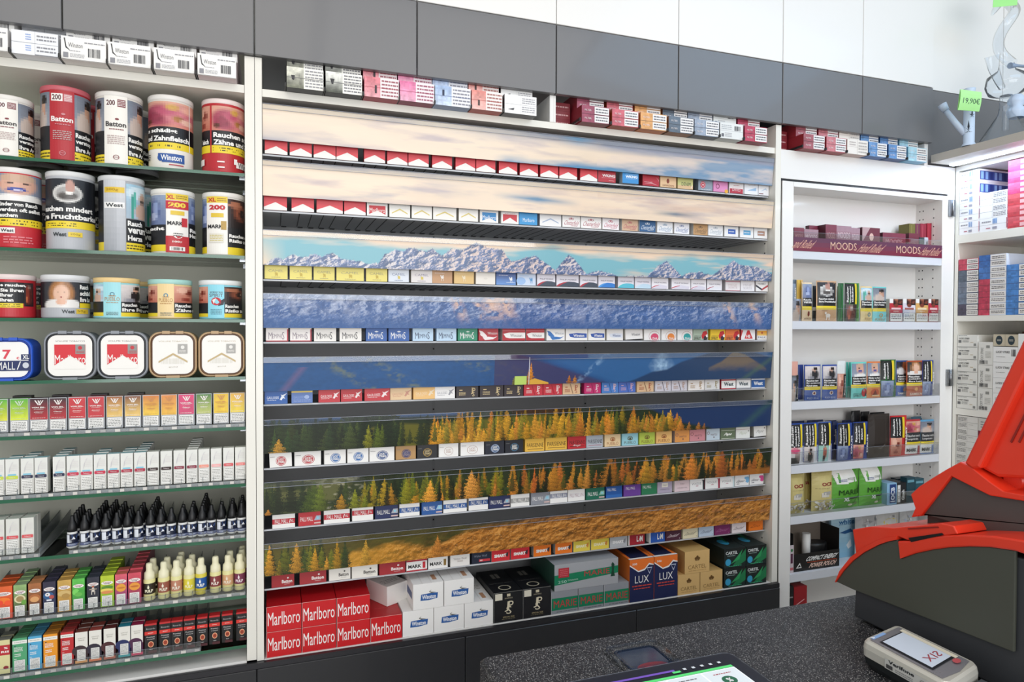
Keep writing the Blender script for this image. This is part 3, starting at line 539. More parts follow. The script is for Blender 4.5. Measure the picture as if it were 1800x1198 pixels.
desc = ['cream cloud and a blue wedge of sky, highest of all', 'cream cloud with grey-blue streaks', 'a snowy jagged mountain ridge under teal sky', 'blue-grey rock faces with peach gullies', 'deep blue valley slopes and one yellow tree', 'dark firs, golden larches and a navy slope', 'green and orange larches from end to end', 'orange meadow with larches at its left, lowest of all']
for k in range(8):
    zt = ST[k]; x0, x1 = -.0285, 1.7725; r_ = empty('picture_strip', ((x0+x1)/2, 0.004, zt-SH)); tag(r_, 'picture strip printed with '+desc[k], 'picture strip', 'strips of the mountain picture')
    Mi = Matrix.Translation(r_.location).inverted(); yo = lambda t: 0.0005+.0105*t
    X = np.linspace(x0, x1, NX+1); T = np.linspace(0, 1, NY+1); Xc = (X[:-1]+X[1:])/2; Tc = (T[:-1]+T[1:])/2
    P = np.array([900+FPX*np.dot(np.array([x, 2.05, 0.0]), CR)/np.dot(np.array([x, 2.05, 0.0]), _w) for x in Xc])
    img = paint_strip(k, P, Tc)
    V = np.zeros((NY+1, NX+1, 3)); V[..., 0] = X[None, :]; V[..., 1] = yo(T)[:, None]; V[..., 2] = (zt-SH*T)[:, None]
    idx = np.arange((NY+1)*(NX+1)).reshape(NY+1, NX+1); F = np.stack([idx[:-1, :-1], idx[1:, :-1], idx[1:, 1:], idx[:-1, 1:]], -1).reshape(-1, 4)
    me = bpy.data.meshes.new('print'); me.vertices.add(V.size//3); me.vertices.foreach_set('co', V.ravel().astype(np.float32)); me.loops.add(F.size); me.loops.foreach_set('vertex_index', F.ravel().astype(np.int32))
    me.polygons.add(len(F)); me.polygons.foreach_set('loop_start', np.arange(0, F.size, 4, dtype=np.int32)); me.polygons.foreach_set('loop_total', np.full(len(F), 4, np.int32)); me.update()
    ca = me.color_attributes.new('Print', 'FLOAT_COLOR', 'CORNER'); arr = np.ones((len(F), 4, 4), np.float32); arr[:, :, :3] = img.reshape(-1, 1, 3); ca.data.foreach_set('color', arr.ravel()); me.materials.append(MATS['@poster'])
    o = bpy.data.objects.new('print', me); COL.objects.link(o); o.parent = r_; o.matrix_parent_inverse = Mi
    b = MB(); b.prism([(yo(0)+.0004, zt), (yo(1)+.0004, zt-SH), (yo(1)+.0024, zt-SH), (yo(0)+.0024, zt)], x0, x1, 'backing:2b2d33'); o = b.obj('backing', r_); o.matrix_parent_inverse = Mi
    b = MB(); b.prism([(yo(0)-.0016, zt-.0150), (yo(0)-.0030, zt-.0142), (yo(0)-.0030, zt+.0012), (yo(0)+.0040, zt+.0012), (yo(0)+.0040, zt+.0002), (yo(0)-.0016, zt)], x0, x1, '@plexi'); o = b.obj('clear_lip', r_); o.matrix_parent_inverse = Mi
    b = MB(); b.box(x0, x1, yo(0)-.0036, yo(0)-.0030, zt-.0151, zt-.0139, 'lip:8b909c'); b.box(x0, x1, yo(0)-.0036, yo(0)-.0030, zt, zt+.0012, 'lip:8b909c')
    b.v and b.f and b.q([(x0, yo(0)-.0033, zt-.0145), (x0+.0001, yo(0)-.0033, zt-.0145), (x0+.0001, yo(0)-.0033, zt+.0006), (x0, yo(0)-.0033, zt+.0006)], 'lip:8b909c'); o = b.obj('lip_edge', r_); o.matrix_parent_inverse = Mi
# ================================================================ cigarette packs of the long display
# designs: (look, base colour, side colour, operations with u,v in 0..1 of the visible lower third)
def band(c, v0=.42, v1=.80): return ('r', 0, v0, 1, v1, c)
CH = ('p', [(0, 0), (1, 0), (1, .22), (.5, .64), (0, .22)], 'f4f1ec')
def ch2(c, a=.28, b=.62, t=.10): return [('p', [(.12, a), (.5, b), (.88, a), (.88, a+t), (.5, b+t*1.25), (.12, a+t)], c)]
def cheste(c, base, sc='e9e6e2'): return (base, sc, [('t', 'Chesterfield', .52, .42, .80, .42, c, .0, .12), ('o', .42, .78, .07, .09, .6, c), ('o', .56, .78, .07, .09, .6, c), ('e', .49, .86, .03, .05, c), ('f', .5, .1, .85, .18, 1, c)])
def pmall(c, lo, top='f4f2ee', tc='f2f0ec', base='f4f2ee'): return (base, 'e4e1dc', [('r', 0, lo, 1, lo+.42, c), ('t', 'PALL MALL', .40, lo+.21, .58, .34, tc, .0), ('p', [(.74, lo+.06), (.77, lo+.06), (.81, lo+.36), (.78, lo+.36)], tc), ('t', 'XL', .88, lo+.21, .12, .2, tc)])
def pmall2(base, g='aab4c4'): return (base, base, [('t', 'PALL MALL', .37, .55, .56, .36, 'f0efec', .0), ('p', [(.70, .40), (1, .40), (1, .78), (.80, .78)], g), ('e', .87, .59, .05, .11, '8fd0e6'), ('r', .70, .12, 1, .24, 'd7b9b4')])
def jps(base, c, line=None): return (base, base, [('t', 'J', .70, .60, .06, .60, c), ('t', 'P', .80, .62, .13, .50, c), ('t', 'S', .775, .30, .11, .36, c), ('r', .14, .64, .28, .72, c), ('f', .12, .2, .42, .52, 3, c)]+([('p', [(.42, .95), (.45, .95), (.60, .05), (.57, .05)], line)] if line else []))
def camel(base, c, gold='d8c25a'): return (base, 'cfcabf', [('t', 'CAMEL', .5, .66, .66, .20, c, .0), ('e', .52, .40, .055, .12, gold), ('p', [(.46, .22), (.48, .22), (.49, .36), (.46, .36)], gold), ('p', [(.55, .22), (.57, .22), (.57, .36), (.54, .36)], gold), ('p', [(.44, .42), (.47, .58), (.50, .44)], gold), ('f', .3, .10, .7, .18, 1, c)])
def camel2(base, c, cu=.5): return (base, base, [('e', cu, .52, .07, .12, c), ('e', cu+.03, .64, .03, .09, c), ('e', cu-.08, .66, .03, .06, c), ('p', [(cu-.10, .62), (cu-.07, .60), (cu-.03, .42), (cu-.07, .46)], c), ('r', cu-.05, .20, cu-.03, .46, c), ('r', cu+.03, .20, cu+.05, .46, c), ('f', .12, .84, .6, .90, 1, c)])
def swoosh(c1, c2, base='e6e3ec'): return (base, 'cfccd4', [('p', [(0, 0), (.10, .18), (.30, .36), (.55, .46), (.80, .44), (1, .34), (1, .0)], c2), ('p', [(0, .06), (.12, .24), (.30, .38), (.52, .46), (.30, .26), (.08, .0), (0, 0)], c1), ('t', 'PHILIP MORRIS', .52, .64, .74, .13, '6b6675', .0)])
def swoosh2(c1, c2='dcd9e6'): return ('f0edf2', 'd9d6dc', [('p', [(.0, .0), (.9, .0), (.95, .30), (.5, .44)], c2), ('p', [(0, .06), (.20, .22), (.44, .36), (.44, .40), (.18, .29), (0, .14)], c1), ('t', 'PHILIP MORRIS', .52, .62, .74, .13, '77727f', .0)])
def memphis(base, c, edge=None, crown=None): return (base, edge or base, ([('r', 0, 0, 1, .07, edge), ('r', .94, 0, 1, 1, edge)] if edge else [])+[('t', 'M', .20, .46, .17, .56, c, .0), ('t', 'EMPHI', .50, .43, .42, .36, c, .0), ('t', 'S', .77, .47, .10, .62, c, .0)]+([('p', [(.40, .80), (.5, .88), (.60, .80), (.5, .74)], crown)] if crown else []))
def winst(base, c2, txt, tc, bc): return (base, 'e8e4dc', [('p', [(.14, .62), (.20, .34), (.40, .26), (.97, .26), (.97, .66), (.5, .70)], bc), ('t', txt, .60, .46, .50, .26, tc, .02)])
def win_red(): return ('b52630', 'dcd8d2', [('p', [(.04, .62), (.14, .30), (.30, .22), (1, .22), (1, .74), (.3, .74)], 'f2efea'), ('t', 'Winston', .60, .47, .52, .28, '4b4f58', .0), ('r', .0, .88, 1, .92, 'd8868a')])
def eagle(base, c, tc): return (base, base, [('p', [(.02, .92), (.20, .84), (.34, .60), (.44, .40), (.38, .28), (.16, .42)], c), ('p', [(.20, .30), (.50, .36), (.78, .30), (.96, .40), (.74, .14), (.32, .06)], c), ('p', [(.08, .70), (.30, .36), (.26, .28), (.08, .52)], c), ('t', 'Winston', .70, .68, .50, .24, tc, .0)])
def om(c): return ('f1efec', 'd8d5d0', [('o', .62, .38, .34, .52, .93, 'c9a2a8'), ('e', .64, .32, .24, .36, c), ('r', .28, 0, .98, .04, 'f1efec'), ('t', 'Omé', .64, .20, .30, .20, 'f2f0ec', .02)])
def spirit(base): return (base, base, [('p', [(.62, .10), (.56, .42), (.66, .84), (.90, .95), (.97, .60), (.90, .30)], 'c4262f'), ('p', [(.70, .0), (.72, .34), (.90, .46), (.97, .2), (.9, 0)], '2a2230'), ('p', [(.84, .5), (.97, .62), (.99, .30), (.88, .28)], 'ece8e2'), ('t', 'AMERICAN', .28, .40, .44, .10, '3c3a30', .0), ('t', 'SPIRIT', .28, .16, .46, .26, '3c3a30', .0)])
def gaul(base, c, c2=None): return (base, c2 or base, [('t', 'GAULOISES', .36, .50, .52, .22, c, .0), ('p', [(.66, .34), (.74, .62), (.70, .76), (.78, .70), (.98, .86), (.84, .58), (.90, .40), (.80, .46), (.74, .28)], c), ('f', .12, .26, .5, .34, 1, c)])
def lucky(c, ring=None, base='f3f1ed', tc='f3f1ed'): return (base, 'dcd9d2' if base[0] == 'f' else base, [('e', .52, .50, .24, .40, c)]+[('o', .52, .50, .215, .355, .90, ring or 'f3f1ed')]+[('t', 'LUCKY', .52, .62, .26, .20, tc, .03), ('t', 'STRIKE', .52, .40, .30, .18, tc, .03), ('f', .04, .82, .24, .90, 1, '8a8a8a')])
def lucky2(c, base='f3f1ed'): return (base, 'dcd9d2', [('o', .50, .50, .23, .38, .93, c), ('t', 'LUCKY', .5, .62, .26, .16, c, .0), ('t', 'STRIKE', .5, .42, .28, .14, c, .0), ('f', .04, .84, .24, .92, 1, '8a8a8a')])
def paris(base, tc, u=None): return (base, base, [('t', 'PARISIENNE', .52, .58, .86, .38, tc, .0), ('r', .12, .20, .92, .24, u or tc)])
def pueblo(base, tc): return (base, base, [('t', 'PUEBLO', .5, .28, .72, .28, tc, .0), ('o', .5, .70, .16, .2, .7, tc), ('r', .34, .56, .66, .60, tc), ('r', .44, .60, .56, .78, tc)])
def manitou(base, tc='6a4a50'): return (base, 'b9a39c', [('t', 'MANITOU', .56, .56, .48, .20, tc, .0), ('o', .14, .74, .10, .16, .7, '8a5a5a'), ('e', .56, .30, .04, .07, tc)])
def script(base, tc, word='Davidoff', sc=None): return (base, sc or base, [('t', word, .5, .48, .62, .30, tc, .0, .35), ('r', .88, .12, .93, .20, tc)])
def smart(base, tc='f4f2ee', c2='3a3038'): return (base, 'b9b4ae', [('t', 'SMART', .48, .48, .66, .28, tc, .05), ('p', [(.72, .62), (.92, .78), (.90, .42), (.86, .30)], c2), ('t', 'SMART', .47, .50, .66, .28, tc, .05)])
def lm(base): return (base, 'e8e6e2', [('r', 0, 0, .06, 1, 'ecebe8'), ('t', 'L', .56, .56, .12, .56, 'f2f0ec', .03), ('t', '&', .67, .50, .07, .24, 'f2f0ec', .0), ('t', 'M', .78, .56, .18, .56, 'f2f0ec', .03)])
def batt(base, tc): return (base, base, [('t', 'Batton', .68, .44, .46, .28, tc, .03), ('e', .72, .72, .04, .07, tc), ('r', .56, .20, .80, .215, tc)])
def mark(c, edge, base='f1efec'): return (base, 'c9c6c0', ([('r', 0, .86, 1, 1, edge), ('r', 0, 0, 1, .12, edge)] if edge else [])+[('t', 'MARK', .40, .44, .64, .30, '1c1c20', .03), ('t', '1', .85, .50, .13, .56, c, .04)])
def west(base, c, tc): return (base, c, [('r', .08, .24, .92, .78, base), ('r', .0, .0, 1, .10, c), ('r', 0, .88, 1, 1, c), ('t', 'West', .5, .52, .66, .40, tc, .03)])
D = {}
def dz(k, look, d): D[k] = (look,)+tuple(d)
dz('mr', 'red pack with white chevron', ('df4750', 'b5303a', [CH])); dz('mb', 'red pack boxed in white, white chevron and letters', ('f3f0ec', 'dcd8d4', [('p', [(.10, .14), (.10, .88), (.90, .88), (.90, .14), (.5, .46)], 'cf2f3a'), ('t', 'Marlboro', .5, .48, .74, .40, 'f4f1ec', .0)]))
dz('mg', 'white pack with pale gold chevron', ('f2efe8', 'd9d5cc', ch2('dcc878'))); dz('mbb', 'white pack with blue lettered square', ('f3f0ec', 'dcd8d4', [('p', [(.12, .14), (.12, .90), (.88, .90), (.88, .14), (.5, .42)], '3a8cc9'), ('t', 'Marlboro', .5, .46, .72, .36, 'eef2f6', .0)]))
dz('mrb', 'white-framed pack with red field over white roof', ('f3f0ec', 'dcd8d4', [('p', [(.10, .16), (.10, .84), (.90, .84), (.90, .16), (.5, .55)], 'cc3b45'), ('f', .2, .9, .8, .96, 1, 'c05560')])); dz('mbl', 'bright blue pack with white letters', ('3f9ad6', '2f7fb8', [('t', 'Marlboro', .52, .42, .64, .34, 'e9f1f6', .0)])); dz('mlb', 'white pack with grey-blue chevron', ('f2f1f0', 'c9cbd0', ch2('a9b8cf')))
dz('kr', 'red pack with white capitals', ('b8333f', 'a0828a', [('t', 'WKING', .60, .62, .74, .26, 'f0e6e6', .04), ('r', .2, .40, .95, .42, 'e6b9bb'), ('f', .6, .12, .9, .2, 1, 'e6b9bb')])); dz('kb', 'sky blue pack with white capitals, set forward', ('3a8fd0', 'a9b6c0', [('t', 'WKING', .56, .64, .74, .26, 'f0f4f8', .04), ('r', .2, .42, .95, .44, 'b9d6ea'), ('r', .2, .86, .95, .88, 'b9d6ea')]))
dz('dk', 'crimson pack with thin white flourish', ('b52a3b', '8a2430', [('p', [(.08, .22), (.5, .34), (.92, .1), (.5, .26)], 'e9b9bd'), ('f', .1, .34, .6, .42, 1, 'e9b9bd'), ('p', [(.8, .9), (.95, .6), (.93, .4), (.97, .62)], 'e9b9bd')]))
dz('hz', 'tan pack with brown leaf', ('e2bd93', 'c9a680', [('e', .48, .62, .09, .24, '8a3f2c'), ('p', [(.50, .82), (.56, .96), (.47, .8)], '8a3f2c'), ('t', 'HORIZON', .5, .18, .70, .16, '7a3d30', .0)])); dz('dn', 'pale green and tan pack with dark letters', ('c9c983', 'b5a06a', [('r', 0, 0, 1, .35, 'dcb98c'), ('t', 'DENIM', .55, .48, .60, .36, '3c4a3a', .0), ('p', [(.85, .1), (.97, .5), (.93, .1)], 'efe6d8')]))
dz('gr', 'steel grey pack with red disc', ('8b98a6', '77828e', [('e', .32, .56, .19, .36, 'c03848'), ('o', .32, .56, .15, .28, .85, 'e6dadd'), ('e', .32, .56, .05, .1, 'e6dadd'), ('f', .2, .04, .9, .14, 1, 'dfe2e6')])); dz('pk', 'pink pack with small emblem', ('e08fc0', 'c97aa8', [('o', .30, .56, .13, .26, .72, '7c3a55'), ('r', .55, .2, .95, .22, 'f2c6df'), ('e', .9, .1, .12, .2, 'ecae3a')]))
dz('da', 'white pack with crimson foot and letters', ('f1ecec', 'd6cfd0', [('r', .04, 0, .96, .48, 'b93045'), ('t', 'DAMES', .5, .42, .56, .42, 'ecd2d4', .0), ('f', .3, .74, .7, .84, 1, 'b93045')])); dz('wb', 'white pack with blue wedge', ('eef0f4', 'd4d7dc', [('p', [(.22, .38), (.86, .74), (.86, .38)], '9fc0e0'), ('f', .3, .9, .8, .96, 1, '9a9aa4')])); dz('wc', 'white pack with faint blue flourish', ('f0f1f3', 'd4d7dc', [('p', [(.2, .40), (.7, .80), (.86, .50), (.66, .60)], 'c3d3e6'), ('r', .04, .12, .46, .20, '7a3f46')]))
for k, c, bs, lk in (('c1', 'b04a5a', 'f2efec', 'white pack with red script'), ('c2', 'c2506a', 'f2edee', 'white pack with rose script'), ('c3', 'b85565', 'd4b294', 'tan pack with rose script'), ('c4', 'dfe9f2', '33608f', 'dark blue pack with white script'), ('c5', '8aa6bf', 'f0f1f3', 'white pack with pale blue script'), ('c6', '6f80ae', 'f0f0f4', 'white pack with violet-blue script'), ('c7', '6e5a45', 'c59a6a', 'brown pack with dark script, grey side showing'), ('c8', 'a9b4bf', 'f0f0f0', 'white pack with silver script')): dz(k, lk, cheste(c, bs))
for k, c, lk in (('s1', '3a62b4', 'blue'), ('s2', '5aa3cf', 'light blue'), ('s3', 'b08a78', 'brown')): dz(k, 'white pack with %s square' % lk, ('f1f0ef', 'd8d8d8', [('r', .26, .28, .80, .76, c), ('f', .3, .42, .7, .62, 1, 'dde4ee')]))
dz('y1', 'pale yellow pack with small camel', camel('ecdd78', 'a9a27a', 'c9b04a')); dz('y2', 'pale blue-white pack with gold camel', camel('dfe5ee', '7f8aa8')); dz('y3', 'grey-white pack with gold camel', camel('e4dedb', '8f86a0')); dz('y4', 'brown pack with white camel', camel2('c69a72', 'f0ebe4')); dz('y5', 'sand pack with pale camel', camel2('e0bd7d', 'efe0c0')); dz('y6', 'plain cream pack', ('ece6dc', 'ded8cd', [('e', .5, .52, .1, .1, 'e0dad0')]))
dz('y7', 'deep blue pack with white camel at its right', ('2f5fa6', '27508c', [('i', 0, 0, 1, 1, grad('2a4f92', '5f8fd0'), 8, 6)]+camel2('', 'f2f2f4', .76)[2]+[('r', .5, .2, .95, .24, 'c9d9ee')])); dz('y8', 'pale blue pack with blue camel at its right', ('cfdcf0', 'b9c6da', [('e', .2, .4, .25, .35, '9fc0ea')]+camel2('', '5f9ccf', .76)[2]))
dz('p1', 'white pack with red and charcoal swoosh', swoosh('b83040', '3f4a5a')); dz('p4', 'white pack with bright blue wave', swoosh('4f9fe0', '2f7ed0')); dz('p5', 'white pack with turquoise wave', swoosh('4fc9d0', '5fc0d6')); dz('p6', 'white pack with faint sky-blue wave', swoosh('cfe4f2', 'c4deef')); dz('p7', 'white pack with thin red stroke', swoosh2('c0394a')); dz('p8', 'white pack with thin pink stroke', swoosh2('d088a0')); dz('p9', 'white pack with thin crimson stroke and grey side', swoosh2('b03a50', 'ececf2'))
dz('q1', 'white pack with rose rims and faint letters', ('efe9ea', 'd9d4d5', [('r', 0, .90, 1, 1, 'c27a8a'), ('r', 0, 0, 1, .06, 'd08a94'), ('t', 'MINE', .5, .58, .6, .2, 'd6c6c8', .0), ('t', 'SORTE', .5, .34, .62, .2, 'd6c6c8', .0)])); dz('q2', 'white pack with faint grey letters', ('efecee', 'd9d4d5', [('t', 'MINE', .5, .62, .6, .24, 'c9c4c8', .0), ('t', 'SORTE', .5, .32, .62, .24, 'c9c4c8', .0)])); dz('q3', 'white pack with dark and red chevron', ('f1efed', 'd9d4d5', [('p', [(.0, .72), (.5, .30), (.5, .10), (0, .52)], '3c3c48'), ('p', [(1, .72), (.5, .30), (.5, .10), (1, .52)], 'b84a52'), ('t', 'HOBBY', .5, .80, .66, .16, '6a6a70', .0)]))
dz('m1', 'white pack with red rim and grey letters', memphis('f2ece8', '9a8f98', 'b53040')); dz('m2', 'white pack with dark condensed letters', memphis('f0ece6', '4a484c')); dz('m3', 'royal blue pack with white letters', memphis('2d5da6', 'f2f2f4', None, 'e9edf4')); dz('m4', 'pale blue pack with dark letters', memphis('bcd6ec', '44506a')); dz('m5', 'green pack with white letters', memphis('1f8a68', 'f2f2f0', None, 'd9e8df'))
dz('w1', 'red pack with white wing', eagle('b32d38', 'efe6e4', 'efe6e4')); dz('w2', 'red pack with white name field', win_red()); dz('w3', 'white pack with blue eagle', eagle('f0efec', '3a76ba', '9fa8b4')); dz('w4', 'white pack with blue name badge', winst('f2f0ec', '', 'Winston', 'f2f2f2', '3157a8')); dz('w5', 'white pack with silver-blue name', winst('f1efec', '', 'Winston', '6a7aa0', 'dfe4ee')); dz('w6', 'white pack with plain grey name, tilted', winst('f1efec', '', 'Winston', '7a7a80', 'f1efec'))
dz('o1', 'white pack with pink half disc', om('d84a70')); dz('o2', 'white pack with orange half disc', om('e88a3c')); dz('o3', 'white pack with teal half disc', om('2ca0a0')); dz('a1', 'grey-green pack with red headdress figure', spirit('a9b9a6')); dz('a2', 'yellow pack with red headdress figure', spirit('ecc52e')); dz('a3', 'orange pack with red headdress figure', spirit('ea7d3e')); dz('hb', 'white pack with red triangle and letters', ('f0eded', 'c9404a', [('p', [(.24, .12), (.45, 1), (.60, 1), (.84, .12)], 'cf3338'), ('t', 'HB', .52, .38, .30, .30, 'f2f0ec', .03), ('p', [(0, .3), (0, 1), (.14, 1)], 'cf3338')])); dz('fg', 'white pack with orange top band', ('efeeec', 'd9d6cf', [('i', 0, .45, 1, .95, grad('f0a52c', 'f2c46a'), 4, 3), ('e', .5, .74, .1, .12, 'c9603a'), ('t', 'FALK', .5, .26, .8, .18, '4a5a80', .0)]))
dz('g1', 'royal blue pack with white winged helmet', gaul('2a5ea8', 'e9eef6')); dz('g2', 'silvery blue wrapped pack with yellow top edge', ('5f7dba', '3f5a96', [('r', 0, .88, 1, 1, 'e6c95c'), ('t', 'GAULOISES', .36, .5, .5, .2, '8fa6d6', .0), ('e', .72, .5, .12, .16, '9fb3dc'), ('f', .1, .1, .9, .34, 2, '8aa0d0')])); dz('g3', 'red pack with white winged helmet', gaul('c22e38', 'f0e2e0')); dz('g4', 'tan pack with faint winged helmet', gaul('e6c59a', 'c9907a')); dz('g5', 'light orange pack with pale lettering', gaul('eebf78', 'f0dcbc')); dz('g6', 'white pack with grey winged helmet', gaul('eeecea', '9a9aa0'))
dz('j1', 'black pack with gold monogram', jps('2b2226', 'd6bf8e')); dz('j2', 'bright red pack with white monogram', jps('c42a3a', 'f0d9d4', 'a81f30')); dz('j3', 'tan pack with red monogram and slanted line', jps('dcb890', 'a8553c', '7a5a44')); dz('j4', 'magenta pack with pale monogram', jps('c42a6c', 'f0d2dc', '9a1f50')); dz('j5', 'blue pack with pale pink monogram', jps('4a80c8', 'e6c4c8', '355f9c')); dz('j6', 'silver pack with rose monogram and slanted line', jps('d0ccd4', 'b89a8a', '5a565e')); dz('j7', 'cream pack with brown monogram', jps('ece6e0', 'a88a60')); dz('j8', 'violet-blue pack with pale monogram', jps('4d6fc0', 'd9b0c0', '3a55a0')); dz('j9', 'pale grey pack with olive monogram', jps('dcdad8', '9a8a5a'))
dz('v1', 'white pack rimmed red with bold name', west('f3f1ed', 'b82a38', '1f3a44')); dz('v2', 'silver-rimmed pack with bold name', west('f0efed', 'a9aab0', '26404c')); dz('v3', 'blue-rimmed pack with white bold name', west('2a5c9e', 'e6eaf0', 'f2f2f2'))
dz('l1', 'white pack with red target disc', lucky('c0454c')); dz('l2', 'white pack with blue target disc', lucky('2f6cae')); dz('l3', 'white pack with dark blue target disc', lucky('2a4c86')); dz('l4', 'kraft brown pack with navy target disc', lucky('3a3f70', 'b08a58', 'b98f5a', '9a8a90')); dz('l5', 'black pack with gold disc', lucky('3a3020', 'b8964a', '1c1c20', 'cdb98a')); dz('l6', 'white pack with thin rose-brown circle', lucky2('b08a7c')); dz('l7', 'navy pack with white-ringed disc', lucky('1f4f80', 'cfd6de', '161c2c')); dz('l8', 'navy pack with green and blue ring', lucky('2f3540', '3f86b0', '161b26'))
dz('r1', 'yellow pack with black condensed capitals', paris('e9b848', '1f1a14')); dz('r2', 'red pack with black capitals and white script', ('c42c34', 'a82430', paris('c42c34', '2a1a1c')[2]+[('t', 'Rouge', .5, .30, .4, .22, 'f0e4e0', .0, .3)])); dz('r3', 'silver pack with black condensed capitals', paris('b4bcc4', '26262c', 'b0485a')); dz('u1', 'cream pack with brown totem emblem', pueblo('ecd0a2', 'a8683c')); dz('u2', 'cyan pack with brown totem emblem', pueblo('9ad0dc', '5a5a3c')); dz('u3', 'lime pack with brown totem emblem', pueblo('b9cc50', '7a6a2c')); dz('u4', 'peach pack with green totem emblem', pueblo('eebc72', '9a5a30'))
dz('n1', 'orange pack with tiny capitals', manitou('e39a50')); dz('n2', 'dusty pink pack with tiny capitals', manitou('d08a90')); dz('n3', 'pale blue pack with tiny capitals', manitou('c3d2dc')); dz('e1', 'sage green pack with white script', ('66755a', '8a9482', [('r', .04, .06, .96, .10, 'e6ead8'), ('r', .04, .90, .96, .94, 'e6ead8'), ('t', 'Pepe', .5, .5, .5, .36, 'f0f0e8', .04, .4)])); dz('e2', 'white pack with pale green script', ('eceee8', 'd0d4ca', [('t', 'Pepe', .5, .5, .5, .36, 'c3ccb4', .0, .4), ('r', .0, .9, 1, .95, 'c9b0ac'), ('e', .9, .75, .04, .08, '9a9a92')])); dz('e3', 'white pack with outlined grey script, leaning', ('ecece8', 'b9b9b2', [('t', 'Pepe', .5, .5, .55, .40, 'a3a3a0', .0, .4), ('e', .86, .85, .04, .07, '7a5a5a')]))
dz('b1', 'white pack with low red band', pmall('c0303c', .34)); dz('b2', 'red pack with grey badge', pmall2('c23038')); dz('b3', 'white pack with high red band', pmall('c0303c', .48)); dz('b4', 'navy pack with silver badge', (lambda d: (d[0], d[1], d[2]))(pmall2('26305c', 'b0b3bc'))); dz('b5', 'white pack with low blue band', pmall('2f5c9e', .34)); dz('b6', 'blue pack with pale badge', pmall2('2a5a9c', '9fc0d6')); dz('b7', 'white pack with high blue band', pmall('2f5490', .46)); dz('b8', 'white pack with grey band', pmall('9a9a98', .34)); dz('b9', 'grey pack with pale blue badge', pmall2('8f929a', 'a9c4d4')); dz('ba', 'white pack with high grey-blue band', pmall('8f94a6', .46)); dz('bb', 'white pack with faint pink letters', pmall('eceaea', .34, tc='b9a4aa')); dz('bc', 'dark green pack with pale badge', pmall2('1f6b54', '8fc0ac'))
dz('bd', 'deep blue pack with high white letters', ('2458a0', '1f4a88', [('t', 'PALL MALL', .36, .80, .54, .28, 'f0f0f0', .0), ('r', 0, 0, 1, .3, '2f6ab4')])); dz('be', 'purple pack with high white letters', ('6a3f96', '5a3480', [('t', 'PALL MALL', .40, .78, .54, .28, 'f0eaf0', .0)])); dz('bf', 'green pack with high white letters', ('2a7a52', '226644', [('t', 'PALL MALL', .36, .76, .54, .28, 'eef2ee', .0)]))
dz('vo', 'lilac-grey pack with cream plaque', ('b3a9bd', 'd8d2d0', [('r', .30, .56, .72, 1, 'ece6da'), ('t', 'Vogue', .5, .76, .26, .14, '6a6a6a', .0), ('t', 'CIGARETTES', .5, .34, .66, .10, '77707f', .0)])); dz('vp', 'pale pink pack with small capitals', ('e2ccd0', 'ece6e2', [('r', .36, .70, .64, .72, 'b09a9e'), ('t', 'Vogue', .5, .78, .30, .12, '8a7a80', .0), ('t', 'CIGARETTES', .5, .36, .66, .10, '8f7f86', .0)]))
def vogue(c): return ('f2f1ef', c, [('t', 'VOGUE', .46, .66, .66, .24, '8a8a90', .0), ('e', .5, .42, .1, .05, 'c9a2aa'), ('p', [(.90, .0), (1, 0), (1, 1), (.80, 1), (.88, .92)], c)])
dz('v4', 'white round-shouldered pack, black side line', vogue('2a2a30')); dz('v5', 'white round-shouldered pack, crimson side line', vogue('a0304a')); dz('v6', 'white round-shouldered pack, pale blue side line', vogue('cfe2e6'))
def glam(c): return ('f2f1f0', 'e2e0de', [('e', .90, .60, .12, .34, c), ('e', .78, .78, .10, .14, c), ('e', .8, .42, .05, .08, c), ('t', 'Glamour', .42, .50, .56, .26, '6a6a74', .0, .3), ('r', .12, .20, .32, .25, '3a3440')])
dz('x1', 'white pack with sky blue splash', glam('7ab4dc')); dz('x2', 'white pack with magenta splash', glam('d84a90'))
dz('t1', 'brick red pack with white name', batt('a52e34', 'f2e9e6')); dz('t2', 'off-white pack with grey name at its right', batt('ece8df', '4f4b48')); dz('t3', 'white pack with bold name and red numeral', mark('c22a34', 'b02a38')); dz('t4', 'white pack with bold name and bronze numeral', mark('8f7440', None)); dz('t5', 'off-white pack with small grey name', ('ece9e4', 'c4c0ba', [('t', 'Walter Wolf', .5, .66, .68, .18, '8a8484', .0), ('f', .35, .36, .65, .54, 2, 'a89a96')])); dz('t6', 'navy pack with red badge', ('232a3c', '1c2230', [('t', 'Walter Wolf', .46, .66, .68, .20, '8f98a8', .0), ('r', .38, .14, .96, .36, 'cf3a42'), ('t', 'RED', .5, .25, .14, .12, 'f2e9e6', .03)]))
dz('h1', 'bright red pack with white italic capitals', smart('d63038')); dz('h2', 'orange pack with white italic capitals', smart('ee7a24')); dz('h3', 'yellow pack with cream italic capitals', smart('e8d050', 'f6efc0', 'd08a3c')); dz('h4', 'silver pack with outlined capitals', smart('b9bcc0', 'eeeeee', '8a8c92')); dz('i1', 'deep red pack with tall white letters', lm('a52432')); dz('i2', 'royal blue pack with tall white letters', lm('2858b0'))
dz('z1', 'maroon pack with white script', script('4e2438', 'e6d6dc')); dz('z2', 'cream pack with grey script', script('e9e0c0', '8a8470')); dz('z3', 'pale blue pack with grey script', script('c3d4e8', '6a7690')); dz('z4', 'plum pack with dark script', script('7c2a62', 'a86a98', 'David')); dz('z5', 'white-pink pack with grey script', script('efe4e6', '84747c')); dz('z6', 'orange pack with dark script', script('ee7a1e', 'a8501c', 'Zino'))
A_ = lambda a, b: (460+a/6, 460+b/6)
B_ = lambda a, b: (750+a/6, 750+b/6)
C_ = lambda a, b: (1040+a/5.4545, 1040+b/5.4545)
